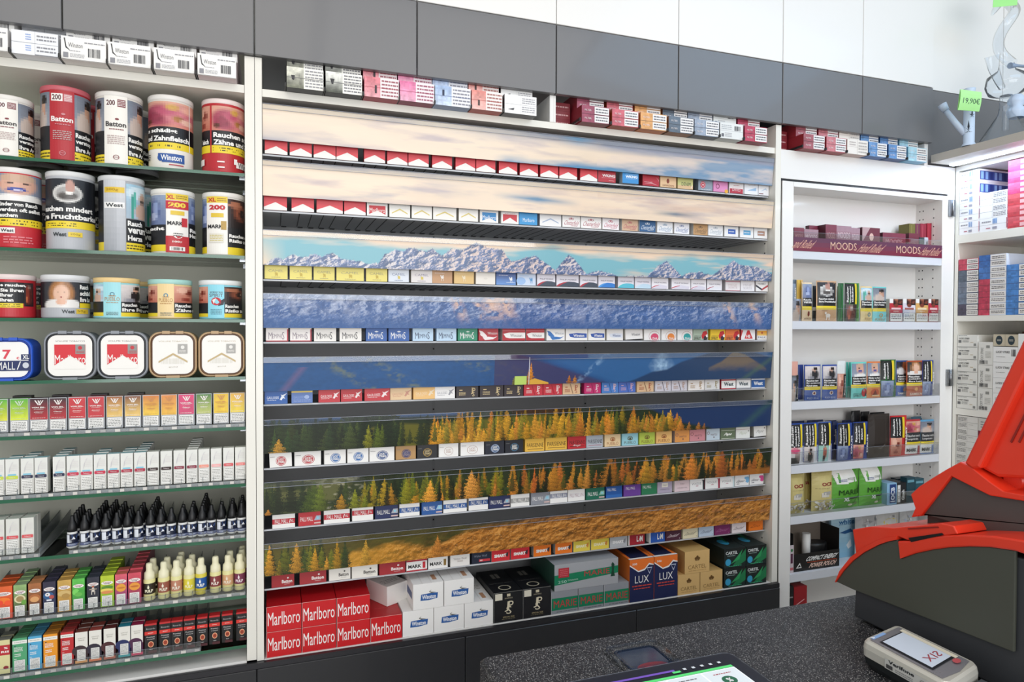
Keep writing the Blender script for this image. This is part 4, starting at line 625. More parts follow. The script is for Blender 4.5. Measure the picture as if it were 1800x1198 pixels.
def seg(fn, txt): return [(*fn(float(t.split(',')[0]), float(t.split(',')[1])), t.split(',')[2]) for t in txt.split()]
ROWS = [
 seg(A_, '40,278,mr 302,533,mr 553,783,mr 792,1017,mr 1083,1303,mr 1325,1538,mr 1548,1760,mr')+seg(B_, '58,265,mr 303,510,mr 520,720,mr 758,950,mr 978,1167,mr 1193,1380,mr 1393,1578,mr 1612,1790,mr')+seg(C_, '55,222,kr 288,440,kb 480,638,dk 648,800,hz 815,960,dn 1012,1148,gr 1155,1293,pk 1307,1443,da 1452,1583,wb 1588,1718,wc'),
 seg(A_, '28,270,mr 320,555,mr 583,858,mr 873,1098,mr 1112,1328,mb 1348,1565,mg 1583,1795,mg')+seg(B_, '68,312,mg 338,540,mg 560,752,mbb 783,967,mrb 973,1162,mbl 1190,1413,mlb 1428,1612,c1 1622,1834,c1')+seg(C_, '98,257,c2 285,437,c3 453,605,c4 622,770,c5 785,928,c6 968,1103,c7 1110,1250,c8 1265,1397,s1 1413,1541,s2 1548,1675,s3'),
 seg(A_, '33,275,y1 298,530,y1 550,770,y1 790,1078,y1 1103,1325,y1 1337,1552,y2 1577,1798,y3')+seg(B_, '60,270,y4 290,497,y5 518,722,y6 732,937,y7 955,1148,y8 1163,1353,p1 1368,1600,p1 1615,1795,p1')+seg(C_, '63,220,p4 250,403,p5 412,565,p6 573,730,p7 763,943,p7 950,1092,p8 1103,1245,p9 1280,1418,q1 1425,1557,q2 1570,1703,q3'),
 seg(A_, '45,280,m1 300,525,m1 553,785,m2 823,1052,m2 1100,1320,m3 1338,1555,m3 1593,1808,m4')+seg(B_, '105,313,m4 330,535,m5 548,755,w1 800,1038,w2 1048,1240,w2 1265,1455,w3 1467,1695,w4 1703,1879,w4')+seg(C_, '145,300,w5 325,490,w6 503,660,o1 668,812,o2 822,967,o3 973,1115,a1 1138,1278,a2 1283,1418,a3 1433,1565,hb 1587,1705,fg'),
 seg(A_, '28,270,g1 313,535,g2 598,825,g3 835,1058,g3 1085,1350,g3 1355,1580,g4 1600,1835,g5')+seg(B_, '88,298,g6 313,545,j1 562,810,j1 820,1018,j1 1028,1225,j2 1232,1430,j2 1437,1620,j3 1665,1838,j4')+seg(C_, '100,258,j5 263,423,j8 437,597,j3 612,763,j6 770,918,j6 930,1083,j7 1090,1230,j9 1248,1385,v1 1393,1527,v2 1535,1665,v3'),
 seg(A_, '80,315,l1 342,622,l1 657,885,l2 902,1125,l2 1135,1398,l3 1415,1625,l4 1640,1848,l5')+seg(B_, '130,335,l6 360,607,l6 620,820,l7 830,1020,l8 1042,1245,r1 1257,1483,r1 1493,1683,r2 1690,1864,r3')+seg(C_, '130,283,u1 297,450,u2 463,612,u3 625,775,u4 805,943,n1 948,1095,n2 1108,1235,n3 1245,1383,e1 1392,1525,e2 1565,1697,e3'),
 seg(A_, '105,345,b1 382,618,b2 652,925,b1 952,1173,b3 1195,1435,b4 1452,1665,b5 1690,1903,b6')+seg(B_, '178,425,b5 447,650,b7 660,880,b4 893,1088,b8 1105,1303,b9 1308,1490,ba 1497,1675,bb 1690,1882,bc')+seg(C_, '145,300,bd 315,480,be 487,635,bf 640,780,vo 805,950,vp 953,1090,v4 1100,1238,v5 1243,1378,v6 1385,1520,x1 1527,1660,x2'),
 seg(A_, '95,335,t1 393,675,t1 705,932,t2 948,1220,t2 1240,1515,t1 1527,1745,t3')+seg(B_, '18,225,t4 253,457,t5 480,680,t6 690,883,h1 895,1090,h1 1135,1320,h2 1365,1543,h2 1558,1733,h3')+seg(C_, '5,175,h3 187,350,h4 365,520,i1 568,715,i2 725,870,z1 888,1032,z2 1043,1185,z3 1195,1343,z4 1362,1495,z5 1523,1657,z6')]
WARNB = [('r', 0, 1.34, 1, 1.48, YEL), ('r', 0, 1.48, 1, 1.62, BLK), ('f', .08, 1.50, .9, 1.60, 1, WHT)]
ydef = [.030, .030, .030, .030, .026, .030, .030, .030]
VIS = [.0385, .0375, .0385, .0385, .0385, .046, .045, .040]
for ri, row in enumerate(ROWS):
    z = PZ[ri]+.0002; n = len(row); grp = 'packs on the %s shelf of the picture display' % RN[ri]; cache = {}
    total = {}
    for t in row: total[t[2]] = total.get(t[2], 0)+1
    seen = {}
    for i, (p0, p1, key) in enumerate(row):
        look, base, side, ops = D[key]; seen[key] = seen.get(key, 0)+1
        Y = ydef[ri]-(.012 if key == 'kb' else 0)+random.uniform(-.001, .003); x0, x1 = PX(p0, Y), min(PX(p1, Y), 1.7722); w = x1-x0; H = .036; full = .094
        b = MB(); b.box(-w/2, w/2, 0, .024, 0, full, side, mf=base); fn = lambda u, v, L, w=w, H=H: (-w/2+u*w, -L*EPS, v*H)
        kk = random.choice(['teeth', 'lung', 'body', 'skin', 'eye', 'man'])
        b.ops(fn, ops); b.ops(fn, WARNB+[('i', .0, 1.62, 1, 2.5, kk, 6, 6)], L0=1)
        nm = 'cigarette_pack'; rz = 0.0
        o = b.obj(nm, None, ((x0+x1)/2, Y, z), (0, 0, random.uniform(-.012, .012)))
        if key in ('w6', 'e3'): o.rotation_euler[1] = -.05; o.location.z += .002+w/2*.05
        if ri == 7 and i == 0: o.rotation_euler[0] = .05
        if ri == 5 and i == 0: o.rotation_euler[1] = -.03; o.location.z += w/2*.03
        k_ = seen[key]; tot = total[key]
        if i == 0: where = 'at the left end of the %s row' % RN[ri]
        elif i == n-1: where = 'at the right end of the %s row' % RN[ri]
        elif tot == 1: where = 'in the %s row' % RN[ri]
        else: where = '%s such from left, %s row' % (ORD[k_], RN[ri])
        tag(o, '%s, %s' % (look, where), 'cigarette pack', grp)
# ================================================================ goods on the glass shelves
def face_cam(X, Y=0.0): return math.atan2(EYE[0]-X, Y-EYE[1])
def cyl(R, H, z0=0.0): return lambda u, v, L: ((R+L*EPS)*math.sin((u-.5)*math.pi), -(R+L*EPS)*math.cos((u-.5)*math.pi), z0+v*H)
def sa(s): return .5+math.asin(max(-1, min(1, 2*s-1)))/math.pi
def S_(ops):
    """ops written in on-view fractions -> angular fractions"""
    out = []
    for o in ops:
        if o[0] in 'rfi' or o[0] == 'bars': o = (o[0], sa(o[1]), o[2], sa(o[3]), *o[4:])
        elif o[0] == 't':
            a, b = sa(o[2]-o[4]/2), sa(o[2]+o[4]/2)
            if o[2]+o[4]/2 > 1: b = a+o[4]*.8
            if o[2]-o[4]/2 < 0: a = b-o[4]*.8
            o = ('t', o[1], (a+b)/2, o[3], b-a, *o[5:])
        elif o[0] in 'eo': o = (o[0], sa(o[1]), o[2], (sa(min(1, o[1]+o[3]))-sa(max(0, o[1]-o[3])))/2, *o[4:])
        out.append(o)
    return out
def can(px0, px1, z0, z1, body, lid, ops, label, grp, yf=.02, name='tobacco_can'):
    X0 = PX(px0, yf+.05); X1 = PX(px1, yf+.05); R = (X1-X0)/2; X = (X0+X1)/2; H = z1-z0; rz = face_cam(X, yf)
    r = empty(name, (X, yf+R, z0), (0, 0, rz)); tag(r, label, 'can', grp)
    b = MB(); b.lathe([(R*.96, 0), (R, .003), (R*1.0, H-.014)], body, 48, caps=True); b.ops(cyl(R, H-.016, .003), S_(ops), du=.035); b.obj('can_body', r)
    b = MB(); b.lathe([(R*1.0, H-.0138), (R*1.025, H-.0125), (R*1.025, H-.002), (R*1.0, H), (R*.93, H-.0005), (R*.92, H-.003), (.001, H-.003)], lid, 48, caps=False); b.obj('lid', r)
    return r
def wside(s0, s1, img, lines, vt=.46, vy=.13, dv=.10, wu=None):
    o = [('i', s0, vt, s1, .97, img, 10, 12), ('r', s0, vy, s1, vt, BLK), ('r', s0, 0, s1, vy, YEL), ('f', s0+.03*(s1-s0), .02, s1, vy-.02, 2, '4a4216')]
    if lines: o += TX(lines, 0, vt-.03, wu or (s1-s0)*1.0, dv, WHT, left=s0+.02, bold=.04)
    return o
def batton(c, tc, sc='7a2630'):
    return wside(0, .20, 'man', [], .48, .13)+wside(.66, 1.0, 'man', ['Rauchen', 'verstop', 'Ihre Ar'])+[('r', .20, 0, .66, 1, c), ('r', .23, .84, .44, .95, 'f2efe9'), ('t', '200', .33, .895, .17, .08, '5a2a30', .03), ('r', .46, .84, .62, .95, sc), ('f', .47, .85, .61, .94, 4, 'e9e0dc'),
        ('t', 'Batton', .43, .58, .40, .075, tc, .03), ('e', .45, .655, .04, .015, sc), ('f', .30, .49, .58, .52, 1, sc), ('f', .26, .28, .60, .42, 5, 'b9a5a2'), ('o', .43, .09, .06, .035, .8, sc), ('f', .38, .08, .48, .10, 1, sc)]
gA = 'tall tobacco cans on the topmost glass shelf'
Z = GZ[0]
a0 = can(-22, 61, Z, 2.150, 'ece8e0', 'e8e4dd', batton('efebe3', '4b4644'), 'white tobacco can cut by the left edge, topmost glass shelf', gA)
a1 = can(75, 160, Z, 2.188, 'b0222c', 'c5606a', batton('b0222c', 'f2ece8', 'c9848a'), 'tall red tobacco can with white lettering and red lid', gA)
a2 = can(171, 252, Z, 2.188, 'ece8e0', 'e6e2dc', batton('efebe3', '3f3b3a'), 'tall white tobacco can beside the red-lidded one', gA)
a3 = can(263, 341, Z, 2.194, 'ece8e0', 'e8e5e0', [('i', 0, .60, 1, .97, 'teeth', 26, 14), ('r', 0, .37, 1, .60, BLK), ('r', 0, .27, 1, .37, YEL), ('f', .05, .29, .7, .35, 1, '4a4216')]+TX(['n schädigt', 'nd Zahnfleisch'], 0, .585, .86, .105, WHT, left=.02, bold=.04)+[('r', .885, .27, .90, .97, 'f2f0ec'), ('r', .22, .13, .78, .205, '2a5398'), ('r', .30, .075, .78, .13, '2a5398'), ('e', .27, .14, .06, .05, '2a5398'), ('t', 'Winston', .50, .145, .44, .08, 'f3f3f3', .02), ('r', .45, .035, .76, .05, 'b03040'), ('f', .0, .10, .07, .2, 3, '2a2a30')], 'tobacco can with gum photo and blue badge, topmost glass shelf', gA)
a4 = can(357, 431, Z, 2.199, 'b8262f', 'ecdcd8', [('r', 0, 0, 1, 1, 'b8262f'), ('i', .0, .60, .20, .96, 'skin', 6, 10), ('i', .23, .60, 1, .96, 'teeth', 22, 14), ('r', 0, .38, 1, .60, BLK), ('r', 0, .27, 1, .38, YEL), ('f', .26, .29, .95, .36, 2, '4a4216'), ('r', .20, .27, .23, .97, 'b8262f')]+TX(['Rauchen sch', 'Zähne und Z'], 0, .585, .78, .105, WHT, left=.27, bold=.04)+[('t', 'leisch', .08, .43, .18, .07, WHT, .04), ('r', .78, .075, .99, .165, 'f2efec'), ('r', .73, .12, .80, .20, 'f2efec'), ('t', 'Win', .90, .12, .16, .09, '4a4a50', .0), ('r', 0, .09, .08, .18, 'efe9e6'), ('r', .36, .13, .52, .15, 'efe4e2'), ('r', .38, .05, .52, .07, 'efe4e2')], 'red tobacco can with gum photo beside the white post', gA)
Z = GZ[1]; gB = 'tobacco cans on the second glass shelf'
can(-13, 73, Z, 1.965, 'c42733', 'e9e4e0', [('r', 0, 0, 1, 1, 'c42733'), ('i', 0, .62, 1, .98, 'baby', 26, 16), ('r', 0, .38, 1, .62, BLK), ('r', 0, .28, 1, .38, YEL), ('f', .1, .29, .9, .37, 2, '4a4216')]+TX(['Kinder von Rauch', 'werden oft selbst', 'Rauchern'], 0, .61, .80, .075, WHT, left=.14, bold=.04)+[('r', .18, .18, .46, .255, 'f2efec'), ('t', 'West', .32, .217, .24, .045, '2a3034', .03), ('f', .25, .04, .8, .15, 3, 'df7d84')], 'red tobacco can with baby photo, left on second glass shelf', gB)
can(83, 167, Z, 1.965, 'b3b5ba', 'dcdcdc', [('r', 0, 0, 1, 1, 'b3b5ba'), ('r', 0, .38, 1, .96, '1d2026'), ('i', .10, .62, .86, .95, 'ash', 24, 16), ('r', 0, .28, 1, .38, YEL), ('f', .05, .30, .6, .36, 2, '4a4216')]+TX(['auchen mindert', 're Fruchtbarkei'], 0, .60, .98, .105, WHT, left=.01, bold=.04)+[('t', 'West', .28, .195, .26, .055, '2a3034', .03), ('r', .44, .165, .72, .23, 'e6c93c'), ('t', '200g', .58, .197, .2, .035, '8a7420', .0)], 'silver and black tobacco can with ashtray photo', gB)
can(175, 254, Z, 1.963, 'b9bbc0', 'd9d9da', [('r', 0, 0, .12, 1, '1b1d22'), ('r', 0, 0, .12, .12, YEL), ('i', .12, 0, .58, 1, grad('c9cbcf', 'a4a7ad'), 8, 12), ('r', .14, .82, .56, .90, 'e0bd3a'), ('t', '200g', .30, .86, .26, .045, 'b08a1c', .02), ('r', .14, .60, .56, .685, 'f0efec'), ('t', 'West', .35, .643, .36, .055, '2a3034', .03), ('i', .59, .47, 1, .96, 'ward', 12, 14), ('r', .59, .12, 1, .46, BLK), ('r', .59, 0, 1, .12, YEL), ('f', .6, .02, .95, .1, 2, '4a4216')]+TX(['Rauch', 'verurs', 'Herza'], 0, .45, .36, .105, WHT, left=.62, bold=.04), 'tall silver tobacco can with bearded patient photo', gB)
def mark1can(c2): return [('i', 0, .46, .36, .97, 'body', 8, 12), ('r', 0, .13, .36, .47, BLK), ('r', 0, .02, .36, .13, YEL), ('i', .84, .5, 1, .97, 'body' if c2 == 'c22a34' else 'eye', 4, 10), ('r', .82, .13, 1, .52, BLK), ('r', .82, 0, 1, .13, YEL), ('r', .34, 0, .83, 1, 'f0ede6'), ('r', .34, .89, .83, 1, 'e5c73a'), ('t', 'XL', .44, .94, .18, .07, c2, .04), ('f', .56, .91, .8, .98, 2, 'a07a20'), ('r', .34, .74, .83, .88, 'c22a34' if c2 == 'c22a34' else 'f0ede6'), ('t', '200', .58, .81, .38, .085, 'ecd24a' if c2 == 'c22a34' else 'c22a34', .05), ('r', .44, .64, .74, .71, 'e0c040'), ('t', 'MARK', .54, .50, .34, .065, '1f1f22', .03), ('t', '1', .74, .52, .12, .15, 'c22a34' if c2 == 'c22a34' else 'b9964a', .05), ('t', 'sacht', .16, .40, .3, .06, WHT, .04), ('t', 'Rau', .92, .40, .14, .07, WHT, .04), ('t', 'Herz', .92, .31, .15, .07, WHT, .04)]
can(267, 343, Z, 1.936, 'e9e6df', 'e9e6df', mark1can('c22a34')+[('r', .34, 0, .83, .28, 'b8262f'), ('e', .60, .30, .1, .06, 'f0ede6'), ('f', .5, .27, .7, .34, 2, '5a5a5a'), ('t', '100g', .58, .18, .2, .04, 'f0ede6', .03), ('r', .42, .03, .74, .10, 'f0ede6'), ('bars', .46, .04, .70, .09, 9, '2a2a2a')], 'white and red tobacco can with yellow banner, black numeral beside', gB)
can(357, 430, Z, 1.936, 'e9e6df', 'e9e6df', [('i', .70, .45, 1, .97, 'eye', 10, 12)]+[('r', .78, .13, 1, .45, BLK)]+mark1can('c9362f')[0:3]+[('i', .60, .46, 1, .97, 'eye', 10, 12), ('r', .58, .13, 1, .47, BLK), ('r', .58, 0, 1, .13, YEL), ('r', .12, 0, .59, 1, 'f0ede6'), ('r', .12, .89, .59, 1, 'e5c73a'), ('t', 'XL', .24, .94, .18, .07, 'c22a34', .04), ('f', .36, .91, .56, .98, 2, 'a07a20'), ('t', '200', .36, .81, .36, .085, 'c22a34', .05), ('r', .22, .64, .50, .71, 'e0c040'), ('t', 'MARK', .32, .48, .34, .065, '1f1f22', .03), ('t', '1', .50, .50, .12, .15, 'b9964a', .05), ('r', .18, .20, .50, .36, 'e3dfd3'), ('f', .2, .22, .48, .34, 4, 'c9b96a')]+TX(['Rauchen e', 'Risiko zu'], 0, .37, .42, .085, WHT, left=.62, bold=.04), 'white tobacco can with yellow banner beside the white post', gB)
Z = GZ[2]; gC = 'short tobacco cans on the third glass shelf'
def pueb(c, lid, img1, img2, l1, l2, tc): return [('i', 0, .45, .22, .94, img1, 6, 8), ('r', 0, .14, .22, .45, BLK), ('r', 0, .04, .22, .14, YEL), ('i', .58, .45, 1, .94, img2, 12, 10), ('r', .58, .14, 1, .45, BLK), ('r', .58, .02, 1, .14, YEL), ('r', .22, 0, .58, 1, c), ('r', 0, 0, 1, .025, c), ('t', 'PUEBLO', .40, .52, .30, .11, tc, .0), ('o', .40, .66, .05, .06, .6, '5a8aa0'), ('r', .33, .60, .47, .62, tc), ('f', .28, .40, .52, .44, 1, tc), ('f', .28, .06, .52, .16, 3, '5a6a6a')]+TX([l1, l2], 0, .43, .40, .14, WHT, left=.60, bold=.04)
can(-22, 62, Z, 1.689, 'bf2530', 'e4d2ce', [('r', 0, 0, 1, 1, 'bf2530'), ('r', 0, .36, .76, .92, BLK), ('i', .74, .28, .93, .92, 'lung', 6, 12), ('r', 0, .24, .72, .36, YEL), ('f', .1, .26, .66, .34, 2, '4a4216')]+TX(['e rauchen,', 'Sie Ihren', 'Ihrer', 'Ihren'], 0, .90, .5, .13, WHT, left=.28, bold=.04), 'short red tobacco can cut by the left edge', gC)
can(73, 157, Z, 1.691, 'b2b4b9', 'dededf', [('r', 0, 0, 1, 1, 'b2b4b9'), ('r', 0, .25, 1, .94, '1d2026'), ('i', .08, .25, .76, .94, 'woman', 24, 16), ('r', .77, .25, 1, .38, YEL), ('t', 'West', .54, .15, .26, .10, '2a3034', .03), ('r', .70, .09, .94, .22, 'e0bd3a'), ('t', '50g', .80, .155, .16, .08, '8a7420', .0)]+TX(['Rauch', 'schädi', 'Ihre Lu'], 0, .90, .24, .17, WHT, left=.77, bold=.04), 'short silver tobacco can with coughing woman photo', gC)
can(165, 245, Z, 1.687, 'a3dbe0', 'e9c98c', pueb('9fd9e0', '', 'ward', 'person', 'Rauchen', 'Ihre Fruc', 'b07a3c'), 'short pale cyan tobacco can with sand-coloured lid', gC)
can(261, 337, Z, 1.686, 'ecd098', 'a9d6cd', pueb('ecd098', '', 'skin', 'skin', 'Rauchen', 'Zähne un', 'b07a3c'), 'short sand-coloured tobacco can with pale green lid', gC)
can(350, 425, Z, 1.687, '8fd6e6', 'e9ecec', [('i', 0, .45, .22, .94, 'skin', 6, 8), ('r', 0, .14, .22, .45, BLK), ('r', 0, .04, .22, .14, YEL), ('i', .58, .45, 1, .94, 'eye', 12, 10), ('r', .58, .14, 1, .45, BLK), ('r', .58, .02, 1, .14, YEL), ('r', .22, 0, .58, 1, '8fd6e6'), ('t', 'SPIRIT', .40, .68, .30, .10, '4a2a30', .0), ('t', 'AMERICAN', .40, .77, .28, .05, '4a2a30', .0), ('e', .40, .50, .11, .12, 'c9303a'), ('p', [(.46, .36), (.50, .52), (.56, .60), (.54, .40)], '2a2430'), ('p', [(.38, .54), (.44, .60), (.40, .42)], 'ece8e2'), ('f', .28, .1, .52, .28, 4, '5a8a9a')]+TX(['Rauchen', 'Risiko zu'], 0, .43, .38, .14, WHT, left=.60, bold=.04), 'short sky blue tobacco can with red headdress emblem', gC)
# second rows half hidden behind
for src, dx, lb in ((a0, .012, 'white tobacco can half hidden behind the leftmost top one'), (a1, .014, 'red tobacco can half hidden behind the tall red one'), (a2, .012, 'white tobacco can half hidden behind the tall white one')):
    c = copy_tree(src); c.location.y += .145; c.location.x += dx; c['label'] = lb
for src in list(COL.objects):
    if src.parent is None and src.get('group') in (gB, gC) and src.location.x < -.35 and src.get('category') == 'can' and 'behind' not in src['label']:
        c = copy_tree(src); c.location.y += .145; c.location.x += .015; c['label'] = ' '.join(src['label'].split()[:9])+', its twin standing behind'
# ---- square tins
def rrect(w, h, r, n=6, cx=0, cz=0):
    out = []
    for qx, qz, a0 in ((1, -1, -90), (1, 1, 0), (-1, 1, 90), (-1, -1, 180)):
        for k in range(n+1):
            a = math.radians(a0+90*k/n); out.append((cx+qx*(w/2-r)+r*math.cos(a), cz+qz*(h/2-r)+r*math.sin(a)))
    return out
def tin(px0, px1, rim, rim2, panel, ops, label, zt=1.5405):
    yf = .018; X0, X1 = PX(px0, yf), PX(px1, yf); w = X1-X0; X = (X0+X1)/2; z0 = GZ[3]; h = zt-z0; rt = empty('tobacco_tin', (X, yf, z0), (0, 0, 0)); tag(rt, label, 'tin', 'square tobacco tins on the fourth glass shelf')
    cz = h/2
    def ring(s, y, r): return [(x, y, z) for x, z in rrect(w*s, h*s if s > .9 else h-(w-w*s), r*w, cz=cz)]
    b = MB(); b.loft([ring(.97, .012, .22), ring(.97, .075, .22)], rim); b.obj('tin_body', rt)
    b = MB(); b.loft([ring(.985, .013, .24), ring(1.0, .010, .24), ring(1.0, .003, .24), ring(.97, 0, .23), ring(.93, .0, .22), ring(.92, .003, .21)], rim, caps=False)
    b.loft([ring(.92, .003, .21), ring(.90, .006, .20), ring(.86, .006, .19), ring(.84, .001, .18)], rim2, caps=False); b.box(-w*.22, -w*.06, .0-.0035, .003, h-.006, h+.002, rim); b.box(w*.06, w*.22, -.0035, .003, h-.006, h+.002, rim); b.box(-w*.14, w*.14, -.0045, .003, -.0005, .006, rim); b.obj('lid_rim', rt)
    b = MB(); pts = ring(.84, .001, .18); b.q(pts, panel); b.ops(lambda u, v, L: (-w/2+u*w, .001-L*EPS, v*h), ops); b.obj('lid_panel', rt); return rt
marl = [('t', 'VOLUME TOBACCO', .5, .80, .56, .028, '6a5f5c', .0), ('p', [(.20, .30), (.20, .73), (.79, .73), (.79, .30), (.5, .50)], 'd32430'), ('t', 'Marlboro', .5, .42, .58, .19, 'f1eee9', .0), ('p', [(.20, .29), (.5, .49), (.79, .29), (.79, .22), (.2, .22)], 'f0ede7'), ('r', .60, .53, .785, .73, '8f8d8a'), ('e', .69, .66, .04, .04, 'c22834'), ('f', .62, .545, .77, .60, 2, 'c22834')]
gold = [('t', 'VOLUME TOBACCO', .5, .79, .60, .028, 'b9a584', .0), ('p', [(.20, .36), (.5, .535), (.80, .36), (.80, .32), (.5, .49), (.20, .32)], 'c3ab7c'), ('bars', .26, .30, .74, .42, 16, 'e2ded4'), ('p', [(.20, .36), (.5, .535), (.80, .36), (.80, .325), (.5, .495), (.20, .325)], 'c3ab7c'), ('r', .60, .52, .80, .73, 'a9a6a1'), ('e', .70, .66, .04, .04, 'e6e3dd'), ('f', .63, .545, .77, .60, 2, 'e6e3dd'), ('t', 'gold', .5, .23, .18, .03, 'b9b0a0', .0)]
tin(-38, 57, '2456c4', '1d49ac', 'f1efec', [('t', '17', .46, .62, .26, .22, 'd84050', .03), ('t', 'c', .72, .53, .05, .06, 'd84050', .03), ('r', .78, .49, .96, .62, '1d2a5c'), ('t', 'XL', .87, .555, .12, .09, 'f0efec', .03), ('r', .2, .23, .96, .47, '1d2a5c'), ('t', 'MALL', .50, .35, .34, .18, 'f0efec', .0), ('p', [(.70, .26), (.72, .26), (.78, .45), (.76, .45)], 'f0efec'), ('e', .87, .36, .06, .07, 'c9ccd6')], 'bright blue rimmed square tin cut by the left edge', 1.523)
tin(76, 169, '8c9096', '2f3236', 'f0ede7', marl, 'grey-rimmed square tin with red field, second of the fourth shelf')
tin(169.5, 260, '8c9096', '2f3236', 'f0ede7', marl, 'grey-rimmed square tin with red field, touching a gold-rimmed tin')
tin(261, 346, 'b99a72', '6a4420', 'f0ede7', gold, 'gold-rimmed square tin with gold chevron, right of the grey-rimmed pair')
tin(348, 430, 'b99a72', '6a4420', 'f0ede7', gold, 'gold-rimmed square tin with gold chevron, touching the white post')
# ---- liquid boxes
def lbox(px0, px1, z0, h, d, ops, side, top, label, grp, yf=.02, name='liquid_box', rz=0, X=None, lean=0):
    X0, X1 = PX(px0, yf), PX(px1, yf); w = X1-X0; b = MB(); b.box(-w/2, w/2, 0, d, 0, h, side, mt=top); b.ops(lambda u, v, L: (-w/2+u*w, -L*EPS, v*h), ops)
    o = b.obj(name, None, ((X0+X1)/2 if X is None else X, yf, z0), (lean, 0, rz)); tag(o, label, 'box', grp); return o
Z = GZ[4]+.0105
E_ = [(-22, 12.4, '5fae3c', 'd9d936', 'lime green'), (16, 49, '5fae3c', 'd4e03a', 'lime green'), (50.7, 83.6, '3a2027', 'b3222c', 'dark maroon-to-red'), (85.4, 116, '3a2027', 'b3222c', 'dark maroon-to-red'), (119, 150, 'c9333a', 'c02a32', 'bright red'), (153, 182.7, 'c42c36', 'c02a32', 'bright red'), (185.8, 215, '9a5a26', 'e8c26a', 'brown-to-sand'), (218, 247, '7c4420', 'e8c26a', 'brown-to-sand'), (249.7, 279.4, 'd07c2e', 'ecc63a', 'amber'), (282, 310.5, 'd8863a', 'e9b63a', 'amber'), (312.5, 341, 'd8326e', 'c93a68', 'magenta'), (344, 371.3, '4a7a30', 'b9c06a', 'dark green'), (374.4, 401.5, 'e0b828', 'e8c42e', 'golden yellow'), (403.6, 430, 'd9a838', 'e9cf3c', 'golden yellow')]
seen = {}
for i, (p0, p1, ct, cb, nm_) in enumerate(E_):
    seen[nm_] = seen.get(nm_, 0)+1; wc = 'f0e9e4' if i not in (0, 1, 8, 9, 12) else ('c9d8c0' if i < 2 else 'c98a50')
    ops = [('r', 0, 0, 1, 1, 'b9bcc0'), ('i', .03, .35, .97, .98, grad(ct, cb, i+3, .3), 8, 14), ('r', .05, .03, .95, .33, '4a4a4c'), ('r', .065, .037, .935, .323, 'f0efeb'), ('f', .12, .06, .88, .30, 5, '7a7a78'),
           ('p', [(.26, .93), (.34, .93), (.50, .80), (.46, .78)], wc), ('p', [(.44, .93), (.50, .93), (.58, .79), (.52, .79)], wc), ('p', [(.70, .93), (.76, .93), (.58, .78), (.53, .79)], wc), ('p', [(.58, .93), (.63, .93), (.52, .82), (.50, .84)], wc),
           ('t', 'VON ERL.', .5, .715, .74, .04, wc, .04), ('t', 'CLASSIC', .5, .665, .52, .026, wc, .0), ('t', {4: 'Strawberry', 5: 'Strawberry', 2: 'Cherry', 3: 'Cherry'}.get(i, 'Tobacco'), .5, .575, .50, .035, wc, .03, .2), ('r', .3, .53, .7, .534, wc), ('f', .14, .39, .86, .41, 1, wc)]
    adj = {'lime green': ['cut by the left edge', 'second from the left edge'], 'dark maroon-to-red': ['beside the lime one', 'beside the bright red one'], 'bright red': ['beside the maroon one', 'beside the brown one'], 'brown-to-sand': ['beside the bright red one', 'beside the amber one'], 'amber': ['beside the brown one', 'beside the magenta one'], 'magenta': ['between amber and dark green'], 'dark green': ['right of the magenta one'], 'golden yellow': ['right of the dark green one', 'touching the white post']}
    lbox(p0, p1, Z, .0865, .024, ops, 'b4b7ba', ct, '%s liquid box with white W emblem, %s' % (nm_, adj[nm_][seen[nm_]-1]), 'gradient liquid boxes on the fifth glass shelf')
    if i in (3, 5, 1, 7): o = lbox(p0+5, p1+5, Z+.004, .0865, .024, [], '2a2224', '2a2224', 'dark-topped liquid box hidden behind %s box of fifth glass shelf' % {3: 'the second maroon', 5: 'the second red', 1: 'the full lime', 7: 'the second brown'}[i], 'boxes half hidden behind', yf=.055)
Z = GZ[5]+.0105
F_ = [(-18, 5, 'l'), (7, 30.7, 'l'), (34.2, 56.9, 'n'), (58.4, 81.1, 'n'), (90.7, 112.7, 'n'), (115, 137.8, 'r'), (139, 160.8, 'r'), (163, 184.7, 'r'), (187.2, 208.5, 'c'), (210.2, 232, 'c'), (234, 254.8, 'c'), (257, 277.5, 'k'), (280.7, 300.8, 'k'), (303.7, 323.3, 'w'), (326.3, 345.8, 'w'), (347.5, 367, 'o'), (369.5, 388.4, 'p'), (391.2, 410, 'd'), (412.3, 430.8, 's')]
FL = dict(l=('lime green', 'c9d848', 1), n=('dark navy', '262a4a', 1), r=('rose red', 'c9304e', 1), c=('crimson', 'b02a44', 1), k=('black-brown', '352020', 0), w=('wine red', '8a2a40', 0), o=('salmon', 'ec9a88', 0), p=('pale pink', 'f0b0ae', 0), d=('coral red', 'd95a5e', 0), s=('light coral', 'ec8580', 0))
def white_ops(col, blue, d=.0):
    return [('r', 0, .0, 1, .42, 'e9e7e0'), ('p', [(.22, .58), (.28, .74), (.48, .90), (.62, .92), (.42, .80), (.30, .66)], 'd5d3d2'), ('p', [(.28, .60), (.36, .70), (.36, .80), (.28, .72)], 'c9c6c8'), ('f', .4, .66, .9, .86, 4, 'dedad8')]+([('r', .18, .535, .80, .575, '7fc4dc')] if blue else [])+\
        [('r', .10, .437, .90, .525, col), ('e', .10, .481, .05, .044, col), ('e', .90, .481, .05, .044, col), ('t', 'Tobacco', .5, .481, .5, .036, 'f0e6e4', .0), ('r', .07, .035, .93, .405, '8a8a84'), ('r', .085, .04, .915, .40, 'f2f1ec'), ('f', .14, .06, .88, .38, 7, '8f8d88')]
seen = {}
